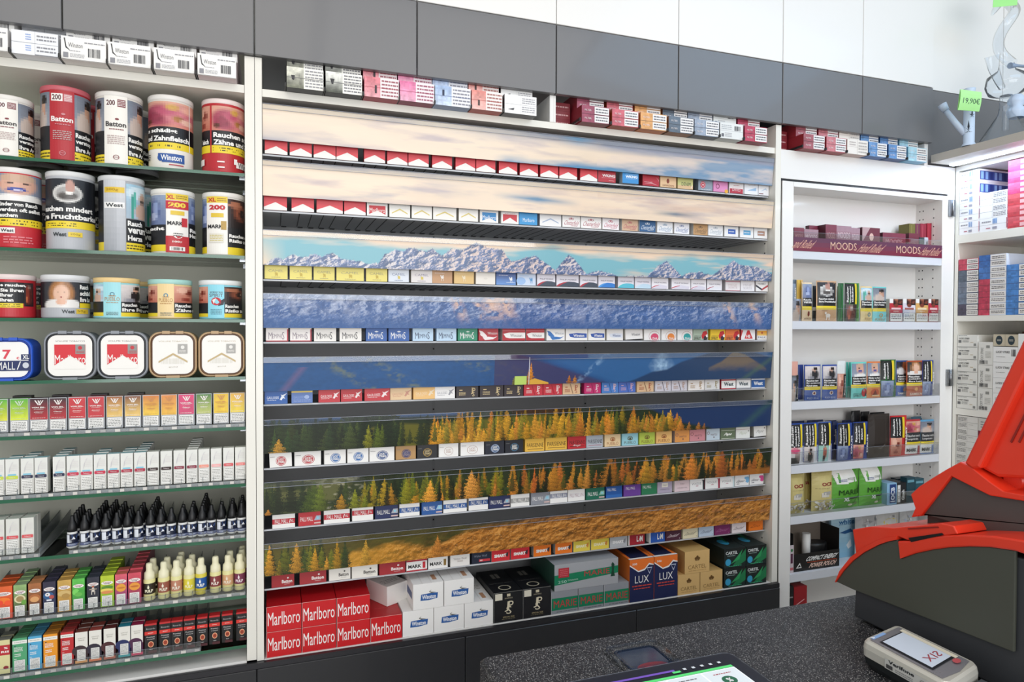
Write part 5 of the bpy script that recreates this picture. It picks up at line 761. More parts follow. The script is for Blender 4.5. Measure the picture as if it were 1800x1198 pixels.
lst = {'l': ['cut by the left edge', 'beside the navy ones'], 'n': ['first from the left', 'second from the left', 'right of a gap'], 'r': ['first of three', 'middle of three', 'last of three'], 'c': ['first of three', 'middle of three', 'last of three'], 'k': ['first of two', 'second of two'], 'w': ['first of two', 'second of two'], 'o': ['sixteenth of the row'], 'p': ['seventeenth of the row'], 'd': ['last but one'], 's': ['touching the white post']}
for i, (p0, p1, k) in enumerate(F_):
    n_, col, bl = FL[k]; seen[k] = seen.get(k, 0)+1
    o = lbox(p0, p1, Z, .0925, .026, white_ops(col, bl), 'e2e2dc', 'a9d6dc' if bl else 'e6e8dc', 'slim white liquid box with %s stripe, sixth shelf, %s' % (n_, lst[k][seen[k]-1]), 'white liquid boxes on the sixth glass shelf')
    depth = {2: 2, 4: 3, 7: 2, 9: 2, 10: 4, 14: 5, 1: 1}.get(i, 0)
    for q in range(depth):
        c = o.copy(); COL.objects.link(c); c.location.y += .030*(q+1); c.location.z += .0015*(q+1)
        c['label'] = 'white box behind %s stripe one, %s, %s in its queue' % (n_, lst[k][seen[k]-1], ORD[q+2]); c['group'] = 'queue behind the %s stripe box %s' % (n_, lst[k][seen[k]-1])
Z = GZ[6]+.0105
for i, (p0, p1) in enumerate([(-19, 3.5), (6.7, 30), (33.8, 56.2)]):
    o = lbox(p0, p1, Z, .0925, .026, white_ops('d9585c', 0), 'dcdcd4', 'dfe6da', 'slim white liquid box with coral stripe, seventh shelf, %s' % ['cut by the edge', 'middle of three', 'beside the empty gap'][i], 'white liquid boxes on the seventh glass shelf')
    c = o.copy(); COL.objects.link(c); c.location.y += .03; c['label'] = 'white liquid box behind the %s coral-striped one' % ['leftmost', 'middle', 'rightmost'][i]; c['group'] = 'white boxes behind on the seventh shelf'
# ---- black-capped bottles
def bottle(label_c, cap_c, body_c, R, hb, ht, ops, sheath):
    rt = empty('liquid_bottle'); b = MB()
    b.lathe([(R*.85, 0), (R, .002), (R, hb), (R*.80, hb+.003)], body_c, 20); b.ops(cyl(R, hb*.80, hb*.09), S_(ops), du=.08); b.obj('bottle_body', rt)
    b = MB(); b.lathe(sheath, cap_c, 20); b.obj('cap', rt); return rt
blue_ops = [('r', 0, 0, 1, 1, '24376e'), ('r', 0, .30, 1, 1, '131a33'), ('r', .02, .34, .30, .96, 'dfe3ea'), ('p', [(.5, 1), (.9, .9), (.8, .7), (.55, .62)], '2a5aa8'), ('p', [(.50, .60), (.62, .82), (.72, .60)], 'f0f2f6'), ('f', .10, .36, .5, .62, 3, 'f0f2f6'), ('r', 0, .10, 1, .30, '4a5684'), ('f', .2, .14, .8, .26, 2, 'c9cfe0'), ('r', 0, 0, 1, .07, 'd6d4d0')]
R = .0118
bb = bottle('', '0c0c0e', 'd6d6d4', R, .043, .085, blue_ops, [(R*.99, .044), (R*.99, .052), (R*.94, .060), (R*.72, .068), (R*.50, .073), (R*.40, .084), (R*.34, .086)])
tag(bb, 'x', 'bottle')
cols = [(124, 5), (145.5, 3), (164, 6), (183, 6), (203, 5), (222, 3), (241, 4), (262, 6), (280.5, 2), (298.5, 1), (318.5, 2), (335.5, 3), (353.5, 6), (370, 1), (387.5, 2), (406, 3), (425, 4)]
first = True
for i, (px, n) in enumerate(cols):
    X = min(PX(px, .03), -.0905)
    for q in range(n):
        o = bb if first else copy_tree(bb); first = False
        o.location = (X+random.uniform(-.0008, .0008), .033+q*.0262, Z+.0010*q); o.rotation_euler = (0, 0, face_cam(X)+random.uniform(-.5, .5) if True else 0)
        o['group'] = 'front black-capped bottles on the seventh shelf' if q == 0 else 'queue in column %d of the black-capped bottles' % (i+1)
        wh = 'column touching the white post' if i == len(cols)-1 else '%s column from left' % ORD[i+1]
        o['label'] = ('front black-capped blue-label bottle, ' if q == 0 else 'black-capped bottle, %s in the queue, ' % ORD[q+1])+wh
# ---- cartoonish liquid boxes
Z = GZ[7]+.0105
def toon(c, c2, blob_, wy=.03):
    return [('i', 0, 0, 1, 1, grad(c, c2, 5, .25), 6, 12), ('e', .5, .765, .44, .060, 'f0e9e4'), ('t', 'FLAVOUR', .5, .778, .60, .032, '9a3a50', .03), ('t', 'POWER', .5, .742, .40, .026, '3a3a50', .03)]+blob_+[('r', .12, wy, .86, wy+.33, 'efeeea'), ('f', .17, wy+.02, .80, wy+.31, 9, '7d7b78')]
H_ = [(-15, 17, 'e0622c', 'd9482c', [('e', .5, .56, .4, .1, 'f07a2a'), ('e', .3, .5, .2, .08, 'e8452c'), ('e', .75, .48, .2, .08, 'f0562c')], 'orange', 'e0622c'), (19, 42, '8fb070', '2f2418', [('e', .5, .56, .44, .13, 'd9d3a8'), ('e', .5, .56, .3, .09, 'a08a5a'), ('e', .8, .45, .2, .08, '6aa040')], 'green and brown', '9ab48a'), (45, 68, 'a8683a', '4a2a1a', [('e', .5, .54, .44, .13, 'b06a3a'), ('e', .5, .50, .34, .09, 'd9a068')], 'brown biscuit', 'c98a5c'), (71, 93.5, '2f2a40', '232f52', [('e', .45, .56, .42, .12, '2a5a8a'), ('e', .38, .60, .2, .06, 'e6e4e6'), ('e', .36, .605, .05, .02, '1a1a20'), ('e', .7, .52, .2, .06, 'b0504a'), ('r', .3, .40, .7, .45, 'dfdfe6')], 'dark blue', '3a384a'), (97, 121, 'c9a050', 'b98a3c', [('e', .5, .58, .5, .1, 'd0b070'), ('e', .6, .5, .3, .08, 'b08a48')], 'sand-coloured', 'c99a50'), (123, 145, '5fc050', '2f8a3a', [('e', .3, .58, .3, .1, '7ad060'), ('e', .72, .54, .3, .1, '4aa840'), ('e', .5, .5, .3, .07, '68b850')], 'grass green', '62b85a'), (149, 171, '2a2c3a', '1f2230', [('e', .5, .60, .12, .08, 'd9cfc4'), ('r', .36, .44, .42, .56, 'd9cfc4'), ('r', .60, .44, .66, .56, 'd9cfc4'), ('r', .2, .60, .8, .63, 'a89a8a'), ('e', .5, .70, .10, .03, 'b05a3a')], 'charcoal', '3a3f4c'), (173, 197, 'b9cc2e', '86b02a', [('e', .5, .62, .44, .06, '5a8a2a'), ('e', .45, .53, .46, .06, 'e8d060'), ('e', .5, .47, .46, .05, 'd98a50')], 'lime yellow', 'b6cc3a'), (199, 220, 'd85a6a', '7a3a70', [('e', .5, .56, .42, .13, 'e6a03a'), ('e', .5, .56, .34, .03, 'c97a2a')], 'pink and orange', 'd8705c'), (222, 245, 'd04a5a', '8a2a50', [('e', .5, .56, .42, .13, 'e69a3a'), ('e', .5, .56, .34, .03, 'c06a2a')], 'crimson and orange', 'c9545a')]
hh = [.077, .077, .078, .080, .080, .081, .082, .083, .083, .083]
for i, (p0, p1, c, c2, bl, nm_, top) in enumerate(H_):
    o = lbox(p0, p1, Z, .084, .027, toon(c, c2, bl), c2, top, '%s liquid box with fruit-style picture, eighth glass shelf' % nm_, 'picture liquid boxes on the eighth glass shelf')
    for q in range([2, 3, 1, 3, 2, 2, 2, 4, 1, 7][i]):
        cc_ = o.copy(); COL.objects.link(cc_); cc_.location.y += .029*(q+1); cc_.location.z += .0015*(q+1)+(.002 if i == 9 else 0); cc_['label'] = '%s liquid box, %s in the queue behind its twin' % (nm_, ORD[q+2]); cc_['group'] = 'queue behind the %s liquid box' % nm_
R = .0150
def pulp(c, tc, tint): return [('r', 0, .30, 1, .95, c), ('e', .40, .72, .08, .10, tc), ('p', [(sa(.36), .76), (sa(.40), .92), (sa(.44), .76)], tc), ('t', 'PULP', .46, .50, .62, .18, tc, .05)]
capprof = lambda R: [(R*.86, .0580), (R*.92, .0600), (R*.90, .0660), (R*.86, .076), (R*.60, .0800), (R*.56, .0850), (R*.58, .096), (R*.50, .1010), (R*.30, .1025)]
P_ = [(259.5, '2f281c', 'ece6c8', 'black-labelled'), (285, '9a5a48', 'efe6d0', 'brick-labelled'), (307.5, 'c0846a', 'f0e6d2', 'tan-labelled'), (330, 'e0d040', 'f4efc0', 'yellow-labelled'), (351, '2458a0', 'f0f0ea', 'blue-labelled'), (376.5, '8a3f40', 'efe2d6', 'dark red-labelled'), (398.5, 'd9a87a', 'f0e2ce', 'peach-labelled'), (419.5, '7a3450', 'efe0e2', 'plum-labelled')]
for i, (px, c, tc, nm_) in enumerate(P_):
    rt = bottle('', 'ece6c4', 'e0d99a' if i != 4 else 'd6c640', R, .057, .1, pulp(c, tc, ''), capprof(R)); X = PX(px, .035); rt.location = (X, .037, Z); rt.rotation_euler = (0, 0, face_cam(X))
    tag(rt, 'cream-capped %s liquid bottle on the eighth glass shelf' % nm_, 'bottle', 'cream-capped liquid bottles')
    for q in range([1, 1, 2, 1, 0, 0, 1, 2][i]):
        c_ = copy_tree(rt); c_.location.y += .036*(q+1); c_.location.x += .004; c_.location.z += .001; c_['label'] = 'cream-capped bottle behind the %s one, %s in its queue' % (nm_, ORD[q+2]); c_['group'] = 'queue behind the %s bottle' % nm_
# ---- lowest glass shelf
Z = GZ[8]+.0105
def slim(c, u='f0efec'): return [('r', 0, 0, 1, 1, c), ('r', 0, .83, 1, .93, 'ecebe4'), ('f', .1, .86, .9, .90, 1, 'a9a9a0'), ('e', .18, .77, .06, .012, '1f2a50'), ('f', .12, .60, .72, .74, 4, u), ('f', .15, .45, .6, .55, 2, u), ('f', .12, .37, .3, .40, 1, u), ('r', .14, .03, .86, .35, 'efeeea'), ('f', .19, .05, .82, .34, 10, '7d7b78')]
def blend(c, arc, foot): return [('r', 0, 0, 1, 1, arc), ('r', 0, .38, 1, 1, 'e6e3da'), ('e', .35, .40, .62, .17, arc), ('r', 0, .10, 1, .40, arc), ('t', 'special', .5, .80, .58, .04, '9a968c', .0), ('t', 'blend', .5, .74, .44, .04, '9a968c', .0), ('r', 0, .0, 1, .09, foot), ('r', .16, .12, .84, .44, 'efeeea'), ('f', .2, .14, .8, .43, 9, '7d7b78'), ('r', .16, .075, .84, .105, 'f2efe8')]
I_ = [(-12, 11.5, [('r', 0, 0, 1, 1, 'd9d29a'), ('r', .0, .55, 1, .85, 'b8262f'), ('t', '%', .7, .76, .3, .06, 'f2efe8', .03), ('t', 'RIS', .65, .65, .6, .06, 'f2efe8', .03), ('e', .7, .18, .2, .05, '8a2a30')], '4a4a2a', '8a8a80', 'cream and red'), (16, 42, slim('4fa070'), '2f6a4a', '5f9a70', 'green'), (44, 68, slim('4fa6d0'), '2a6a9a', '5aa0c0', 'light blue'), (71, 96, slim('e8951f'), 'b0641c', 'd08a3a', 'orange'), (101.6, 124.5, slim('c0282c'), '8a1f28', 'b04a44', 'red'),
      (127.5, 149.5, blend('', '3a2a2e', 'd99a5c'), '4a2a26', '8a4a40', 'charcoal-arc'), (152, 174, blend('', '2a2434', 'd9764a'), '3a2430', 'b05048', 'violet-black arc'), (178, 199, blend('', '4a2226', 'b0604a'), '4a2226', '6a2f30', 'dark red arc'), (204, 225, blend('', '1f2a5c', '2f9aa0'), '1f3a5c', '2f8aa0', 'navy arc, teal-footed'), (226.6, 247.5, blend('', '4a1f44', 'c93a60'), '7a1f40', 'a02a50', 'purple arc, crimson-footed')]
for i, (p0, p1, ops, side, top, nm_) in enumerate(I_):
    h = .088 if i < 5 else .083; o = lbox(p0, p1, Z, h, .027, ops, side, top, '%s slim liquid box on the lowest glass shelf' % nm_, 'slim liquid boxes on the lowest glass shelf')
    for q in range([1, 2, 2, 2, 3, 2, 1, 1, 1, 1][i]):
        cc_ = o.copy(); COL.objects.link(cc_); cc_.location.y += .030*(q+1); cc_['label'] = '%s slim liquid box, %s in the queue behind its twin' % (nm_, ORD[q+2]); cc_['group'] = 'queue behind the %s slim box' % nm_
ric = [('r', 0, 0, 1, 1, '1a1718'), ('r', 0, .94, 1, 1, 'c22a2c'), ('t', 'Riccardo', .5, .83, .72, .055, 'b9b4b4', .0), ('r', .0, .62, 1, .74, 'd8352c'), ('t', 'strong', .5, .68, .44, .04, 'f0d9d4', .03), ('t', 'Premium', .5, .55, .66, .045, 'e9e6e4', .0), ('t', 'e-Liquid', .5, .475, .60, .045, 'e9e6e4', .0), ('e', .52, .30, .24, .105, 'e6b08a'), ('e', .52, .30, .18, .08, 'b9482c'), ('f', .4, .26, .64, .34, 2, '3a2a20'), ('t', '10ml', .52, .13, .26, .03, 'e9e6e4', .0), ('r', .3, 0, 1, .09, '4a1a20')]
lastr = None
for i, (p0, p1) in enumerate([(250.5, 272), (277, 297), (298, 318), (320, 340), (343.5, 362), (365, 384), (387.5, 406.5), (413, 432.5)]):
    w_ = ['beside the purple-arc box', 'second from its left', 'third from its left', 'fourth from its left', 'fifth from its left', 'sixth from its left', 'last but one', 'standing apart by the post'][i]
    o = lbox(p0, p1, Z, .0815, .024, ric, '2a1418', 'c22a2c', 'black and red liquid box on the lowest glass shelf, %s' % w_, 'black and red liquid boxes')
# ---- clear trays with dividers and price rail
for gi, nm_, spans in ((4, 'fifth', [(XL+.01, -.079)]), (5, 'sixth', [(XL+.01, -.079)]), (6, 'seventh', [(XL+.01, PX(64)), (PX(116), -.079)]), (7, 'eighth', [(XL+.01, -.079)]), (8, 'ninth', [(XL+.01, PX(349))])):
    z = GZ[gi]
    for si, (xa, xb) in enumerate(spans):
        rt = empty('divider_tray', ((xa+xb)/2, .15, z)); tag(rt, 'clear plastic divider tray and price rail on the %s glass shelf%s' % (nm_, '' if len(spans) == 1 else [', left piece', ', right piece'][si]), 'divider tray', 'clear divider trays'); Mi = Matrix.Translation(rt.location).inverted()
        b = MB(); pr = [(.0095, z), (.0095, z+.0095), (.0125, z+.0095), (.0125, z+.0022), (.300, z+.0096), (.300, z+.0084), (.016, z)]
        b.prism([(y, zz) for y, zz in pr], xa, xb, '@tray'); o = b.obj('tray_floor', rt); o.matrix_parent_inverse = Mi
        step = .0345 if gi in (4, 7, 8) else .0275; n = int((xb-xa)/step); x = xb-.001
        k = 0
        while x > xa and k < 34:
            b = MB(); hz = .040 if gi != 4 else .030; b.prism([(.014, z+.010), (.014, z+hz*.55), (.30, z+hz+.010), (.30, z+.010)], x-.0006, x+.0002, '@tray'); b.box(x-.0006, x+.0002, .016, .30, z+hz*.55, z+hz*.55+.001, '@tray')
            b.prism([(.014, z+hz*.55), (.30, z+hz+.010), (.30, z+hz+.0112), (.014, z+hz*.55+.0012)], x-.0009, x+.0005, 'rod:5a5d58'); o = b.obj('divider', rt); o.matrix_parent_inverse = Mi
            b = MB(); b.box(x-step*.42, x-step*.06, .0078, .0094, z+.0012, z+.0086, 'tag:d0ccc6' if k % 2 else 'tag:a9a8a6'); o = b.obj('price_tag', rt); o.matrix_parent_inverse = Mi
            x -= step; k += 1
        if gi >= 6:
            b = MB(); b.box(xa, xb, .0082, .0090, z+.010, z+.0275, '@plexi'); b.box(xa, xb, .0082, .0090, z+.0270, z+.0276, 'lip:8b909c'); o = b.obj('front_lip', rt); o.matrix_parent_inverse = Mi
# ================================================================ cartons above the shelves
def rbox(name, x0, x1, y0, y1, z0, z1, base, ops, label, cat, grp, side=None, top=None, sops=None, rz=0, tops=None, ch=None):
    """box thing, front facing the camera side (-Y); sops print the left side, tops the top face"""
    w, d, h = x1-x0, y1-y0, z1-z0; b = MB(); b.box(-w/2, w/2, 0, d, 0, h, side or base, mf=base, mt=top)
    b.ops(lambda u, v, L: (-w/2+u*w, -L*EPS, v*h), ops)
    if sops: b.ops(lambda u, v, L: (-w/2-L*EPS, d*(1-u), v*h), sops)
    if tops: b.ops(lambda u, v, L: (-w/2+u*w, v*d, h+L*EPS), tops)
    o = b.obj(name, None, ((x0+x1)/2, y0, z0), (0, 0, rz)); tag(o, label, cat, grp); return o
UND = [('r', .0, 0, 1, .02, 'b0aca6')]
def winc(x='BLUE'): return [('p', [(.06, .92), (.10, .50), (.22, .36), (.12, .56), (.09, .92)], '2a2a30'), ('t', 'Winston', .32, .64, .32, .20, '55555c', .0), ('f', .18, .36, .44, .42, 1, '9a9aa0'), ('f', .52, .74, .98, .84, 1, '8a8a90'), ('bars', .60, .18, .88, .56, 12, '3a3a40'), ('r', .05, .08, .16, .30, '8a8a90'), ('f', .2, .1, .52, .28, 3, 'b0b0b4'), ('r', 0, .0, 1, .015, '3a3a3a')]
def cart2(c, c2='eceae8', lab=True, tex=.3): return [('i', 0, 0, .44, 1, grad(c, c, random.randint(1, 99), tex*2), 8, 8), ('r', .46, .04, .985, .47, c2), ('r', .46, .53, .985, .96, c2), ('f', .50, .10, .95, .42, 2, '6a6a70'), ('f', .50, .58, .95, .90, 2, '6a6a70'), ('r', 0, .49, 1, .505, '3a3236'), ('t', 'FILTER', .22, .72, .24, .10, 'e6dede', .0), ('t', 'FILTER', .22, .24, .24, .10, 'e6dede', .0)]
def put_cartons(lst, zb, grp, hh=.0585, xf=lambda p: PX(p, -.04)):
    for i, (p0, p1, base, side, ops, nm_, up) in enumerate(lst):
        x0, x1 = xf(p0), xf(p1)
        rbox('cigarette_carton', x0, x1, -.040, .24, zb, zb+hh, base, ops, nm_+', front one of its stack', 'carton', grp, side, top='b5aea6' if False else None)
        up = max(up, .0015); xa = x0+.0015; rbox('cigarette_carton', xa, x1+.0015, up, .27, zb+hh+.0008, zb+2*hh, base, ops, nm_+', set back on top', 'carton', grp+', upper layer', side)
zb = 2.2380
WL = 'f0eeea'
left = [(-56, 19, WL, 'dcd8d4', winc(), 'white carton cut by the left edge', -.025), (25.4, 106.6, 'eef0f4', 'dfe1e6', [('r', .5, 0, .505, 1, '7a7a80'), ('r', 0, .49, 1, .505, '7a7a80'), ('f', .54, .12, .96, .42, 2, '8a8a90'), ('f', .54, .60, .96, .90, 2, '8a8a90'), ('f', .30, .14, .42, .42, 3, '8aa4d8'), ('f', .30, .60, .42, .9, 3, '8aa4d8'), ('r', .5, .0, 1, .03, '6a6a70')], 'blue-tinted white carton', .03),
    (111.8, 190, WL, 'dcd8d4', winc(), 'white barcoded carton, first of four at the left', .0), (194, 268, WL, 'dcd8d4', winc(), 'white barcoded carton, second of four at the left', -.030), (273.5, 344, WL, 'dcd8d4', winc(), 'white barcoded carton, third of four at the left', .0), (349.8, 417, WL, 'd9c9cc', winc(), 'white barcoded carton, next to the post', -.038)]
put_cartons(left, zb, 'white cartons at the left end')
mid = [(505.4, 569.5, 'f0eee6', '2f3032', [('i', 0, 0, .46, 1, grad('d9d8c9', '6a6c5a', 4, 1.4), 14, 12), ('f', .5, .06, .98, .94, 6, '8f8f92'), ('p', [(.12, .60), (.22, .60), (.20, .36), (.14, .40)], '2a2a2c'), ('r', 0, .48, 1, .50, '55555a')], 'silver and olive film-wrapped carton, first from the left', -.036), (573.5, 637, 'f0eee6', '2f3032', [('i', 0, 0, .46, 1, grad('d9d9d2', '4f5446', 9, 1.4), 14, 12), ('f', .5, .06, .98, .94, 6, '77777c'), ('p', [(.12, .66), (.24, .66), (.20, .38), (.16, .40)], '2a2a2c'), ('r', 0, .48, 1, .50, '4a4a50')], 'silver and dark film-wrapped carton, second from the left', -.036),
    (641, 701, 'efe6e6', 'a83a4c', [('i', 0, 0, .46, 1, grad('e07a86', 'e6a0a8', 5, .9), 12, 10), ('f', .5, .06, .98, .94, 5, 'a05a66'), ('r', 0, .48, 1, .50, 'b04a5a'), ('r', .3, .2, .36, .6, '3a2a30')], 'light red film-wrapped carton', -.032), (703, 763, 'efe4e8', '8a2a4a', [('i', 0, 0, .46, 1, grad('e070a0', 'e6a8c0', 6, .9), 12, 10), ('f', .5, .06, .98, .94, 5, 'a05a70'), ('r', 0, .48, 1, .50, 'a03a5a')], 'magenta film-wrapped carton', .0),
    (764.5, 826.5, 'ecedf2', '8a9ab8', [('i', 0, 0, .46, 1, grad('a0b8dc', 'c4d2e8', 7, .8), 12, 10), ('f', .5, .06, .98, .94, 5, '8a8a94'), ('r', 0, .48, 1, .50, '6a7aa0'), ('r', .2, .5, .26, .8, '2a3450')], 'pale blue film-wrapped carton', .0), (828.6, 882, 'f0e8e4', 'b05048', [('i', 0, 0, .46, 1, grad('e08a80', 'ecb8b0', 8, .8), 12, 10), ('f', .5, .06, .98, .94, 5, 'a8706a'), ('r', 0, .48, 1, .50, 'b04a44'), ('r', .2, .2, .26, .5, '3a2a2a')], 'coral film-wrapped carton', .0),
    (886, 941.7, 'f2f1ef', '55565a', [('r', .5, 0, .505, 1, 'c9c9cc'), ('r', 0, .49, 1, .505, 'b9b9bc'), ('f', .54, .1, .96, .44, 3, 'a0a0a6'), ('f', .54, .56, .96, .9, 3, 'a0a0a6'), ('p', [(.1, .2), (.3, .3), (.28, .18)], '3a3a40')], 'plain white film-wrapped carton', .0)]
put_cartons(mid, 2.2330, 'film-wrapped cartons, middle')
rt_ = [(1021, 1069, '8a3a50', '7c1f2a', cart2('9a4a60'), 'burgundy carton with white warning fields', .0), (1074, 1120, 'c24a54', 'a04020', cart2('c86470'), 'brick red carton', .0), (1123.6, 1169.4, 'd9a25c', 'c06a34', cart2('dca468'), 'orange carton', .0), (1173, 1216.7, '4a5866', '8a5a3a', cart2('5f6c7a'), 'slate grey carton', .0), (1218, 1261, '8a9ab0', '4a5260', cart2('9aa6b8'), 'grey-blue carton', .0), (1263, 1303, 'e2e4e2', 'c9ccc9', [('r', 0, .49, 1, .505, 'a9a9ac'), ('f', .06, .56, .5, .9, 3, 'a9acb0'), ('bars', .62, .55, .9, .85, 10, '4a4a50'), ('r', .06, .1, .16, .3, '6a6a70'), ('f', .2, .1, .5, .4, 3, 'b0b0b4')], 'plain white barcoded carton', .0), (1306, 1345, 'b02a44', '8a1f38', cart2('b8405a'), 'crimson carton', .0)]
put_cartons(rt_, 2.2330, 'coloured cartons above the display', .0275*2)
rr_ = [(1409, 1446, '9a4a54', '8a1f28', cart2('a45a64'), 'dark red carton', .0), (1449, 1483.5, 'c46470', '9a2f38', cart2('c87a82'), 'rose red carton', .0), (1485.6, 1521.6, 'ece6de', 'c9b0a8', [('r', 0, .49, 1, .505, 'b9b0a9'), ('r', .48, 0, .49, 1, 'b9b0a9'), ('f', .1, .56, .4, .9, 2, 'b9b0ac'), ('f', .54, .08, .95, .92, 4, 'b9b4b0')], 'cream white carton', .0), (1523.5, 1555, '5a86b8', '2a62a0', cart2('6a94c4'), 'mid blue carton', .0), (1557.7, 1589, '4a78b0', '1f4a80', cart2('5f8cc0'), 'deep blue carton', .0), (1592, 1624.5, 'a4d2e4', '6aa8c8', cart2('a8d4e4'), 'light cyan carton', .0)]
put_cartons(rr_, 2.2305, 'cartons above the shelved door', .0275*2)
for (p, c, n, g) in ((1001, '7c1f2a', 3, 'left of the burgundy one'), (1396, '7c1f28', 3, 'left of the dark red one')):
    for q in range(n):
        x0 = PX(1021 if p < 1300 else 1409, -.04)-.006; rbox('cigarette_carton', x0-(.070 if p < 1300 else .062), x0, .04+.0, .30, (2.2330 if p < 1300 else 2.2305)+q*.0272, (2.2330 if p < 1300 else 2.2305)+q*.0272+.0268, c, [('f', .1, .3, .9, .7, 1, 'c99a9a')], 'burgundy carton lying sideways, %s from the bottom, %s' % (ORD[q+1], g), 'carton', 'burgundy cartons on their side, '+g)
# thin dark divider rods between the stacks
for i, p in enumerate([22, 109, 192, 271, 347, 503, 571.5, 639, 702, 763.7, 827.5, 884, 1017, 1071.5, 1122, 1171, 1217, 1262, 1304.5, 1406, 1447.5, 1484.5, 1522.5, 1556, 1590]):
    X = PX(p, -.046); z0_ = 2.2378 if p < 400 else 2.2328 if p < 1390 else 2.2303; b = MB(); b.box(X-.0010, X+.0010, -.048, .28, z0_, z0_+.009, 'black:0d0e10'); b.box(X-.0022, X+.0022, -.051, -.048, z0_-.001, z0_+.009, 'black:0d0e10'); tag(b.obj('carton_divider'), 'thin black divider between carton stacks above the shelves, %s from the left' % (ORD[i+1]), 'divider', 'black carton dividers')
# ================================================================ boxes along the bottom of the long display
zb = .5945
def slot(p0, p1, Y=0.004): return PX(p0, Y), PX(p1, Y)
def bot(p0, p1, z0, h, base, ops, label, grp, d=.20, Y=.004, **k):
    x0, x1 = slot(p0, p1, Y); return rbox(k.pop('name', 'product_box'), x0+.0006, x1-.0006, Y, Y+d, z0, z0+h, base, ops, label, 'box', grp, **k)
mo = [('t', 'Marlboro', .5, .50, .92, .52, 'f4efec', .0), ('r', 0, .0, .008, 1, 'f0c9c4'), ('r', 0, .99, 1, 1, 'f0c9c4')]
for p0, p1, lb in ((466, 528.6, 'leftmost'), (529.2, 590, 'second from left'), (590.6, 650, 'under the rightmost upper one'), (650.6, 706.5, 'alone, nothing on top')):
    bot(p0, p1, zb, .0735, 'c9101a', mo, 'red box with tall white lettering, bottom layer, '+lb, 'red lettered boxes', top='b00f18', tops=[('f', .2, .3, .7, .34, 1, 'c94048')])
for p0, p1, lb in ((466, 528.6, 'leftmost'), (529.2, 590, 'middle'), (590.6, 650, 'rightmost')):
    bot(p0, p1, zb+.0742, .0735, 'c9101a', mo, 'red box with tall white lettering, upper layer, '+lb, 'red lettered boxes', top='b00f18')
wo = [('p', [(.24, .34), (.26, .58), (.50, .60), (.82, .60), (.80, .38), (.50, .33)], '2a5a9c'), ('t', 'Winston', .52, .47, .46, .17, 'f2f2f4', .02), ('p', [(.52, .66), (.60, .74), (.56, .66), (.76, .62), (.60, .60)], '6a6a62')]
wt_ = [('f', .1, .5, .9, .7, 3, 'b9b4ae'), ('r', .70, .12, .84, .34, 'b98a6a'), ('r', .30, 0, .31, 1, 'd0ccc6'), ('r', .6, 0, .61, 1, 'd0ccc6')]
for p0, p1, lb in ((707.5, 762.5, 'left'), (763, 816.5, 'middle'), (817, 868, 'right')): bot(p0, p1, zb, .0780, 'eeece9', wo, 'white box with blue badge, bottom layer, '+lb, 'white blue-badged boxes', tops=wt_)
for p0, p1, lb in ((726, 780, 'left'), (781, 834, 'right')): bot(p0, p1, zb+.0786, .0800, 'eeece9', wo, 'white box with blue badge, upper layer, '+lb, 'white blue-badged boxes', tops=wt_, sops=[('p', [(.5, .3), (.5, .6), (.9, .62), (.9, .34)], '24407c')])
jo = [('t', 'J', .46, .50, .13, .34, 'd9cfb4', .0, .2), ('t', 'P', .60, .54, .17, .28, 'd9cfb4', .0, .2), ('t', 'S', .53, .38, .18, .26, 'd9cfb4', .0), ('r', .05, .74, .30, .96, 'dcd6c4'), ('r', .46, .84, .58, .93, 'c9bfa4'), ('f', .38, .76, .66, .81, 2, 'a89f88'), ('t', 'SPECIAL SIZE', .52, .16, .40, .05, 'b9a980', .0), ('f', .28, .08, .74, .11, 1, '8a8060'), ('r', .0, .0, .008, 1, 'a9a9a4'), ('r', 0, .99, 1, 1, '8f8f8a')]
jt = [('o', .5, .18, .22, .10, .8, 'b9b19a'), ('r', .36, .60, .48, .80, '77746c'), ('r', .52, .60, .64, .80, '77746c'), ('f', .1, .35, .9, .40, 1, '4a4a48')]
for p0, p1, lb in ((868.5, 919.6, 'left one beside the white boxes'), (920, 970, 'right one beside the grey and green boxes')): bot(p0, p1, zb, .098, '15161a', jo, 'black box with cream monogram, '+lb, 'black monogrammed boxes', top='121317', tops=jt)
ma = [('r', 0, .16, 1, .70, '0f7a54'), ('t', 'MARIE', .52, .43, .86, .32, 'b8373c', .0), ('f', .2, .05, .95, .11, 1, '5a5c60'), ('r', 0, 0, .01, 1, 'c9c9cc')]
for p0, p1, lb in ((970.5, 1018, 'left'), (1018.6, 1063.5, 'middle'), (1064, 1108, 'right')): bot(p0, p1, zb, .0750, '8f9298', ma, 'grey and green box with red capitals, bottom layer, '+lb, 'small grey and green boxes', side='8f9298', top='9a9da2', d=.22)
bot(976, 1089, zb+.0756, .089, 'a4a6aa', [('p', [(0, .22), (1, .42), (1, .70), (0, .60)], '0f7a54'), ('t', 'MARIE', .66, .54, .40, .20, 'b8373c', .0), ('p', [(.88, .30), (.90, .56), (.89, .78), (.91, .86), (.94, .76), (.93, .5), (.95, .3)], '14402e'), ('t', '250', .12, .34, .13, .10, 'b9dccc', .0), ('f', .2, .34, .36, .40, 2, 'a9ccbc'), ('r', .06, .50, .22, .86, 'b8303c'), ('f', .08, .54, .20, .82, 4, 'd06a70')], 'large grey and green box with red capitals lying on three small ones', 'large green box', d=.22, side='2a4a3e', top='9a9da2')
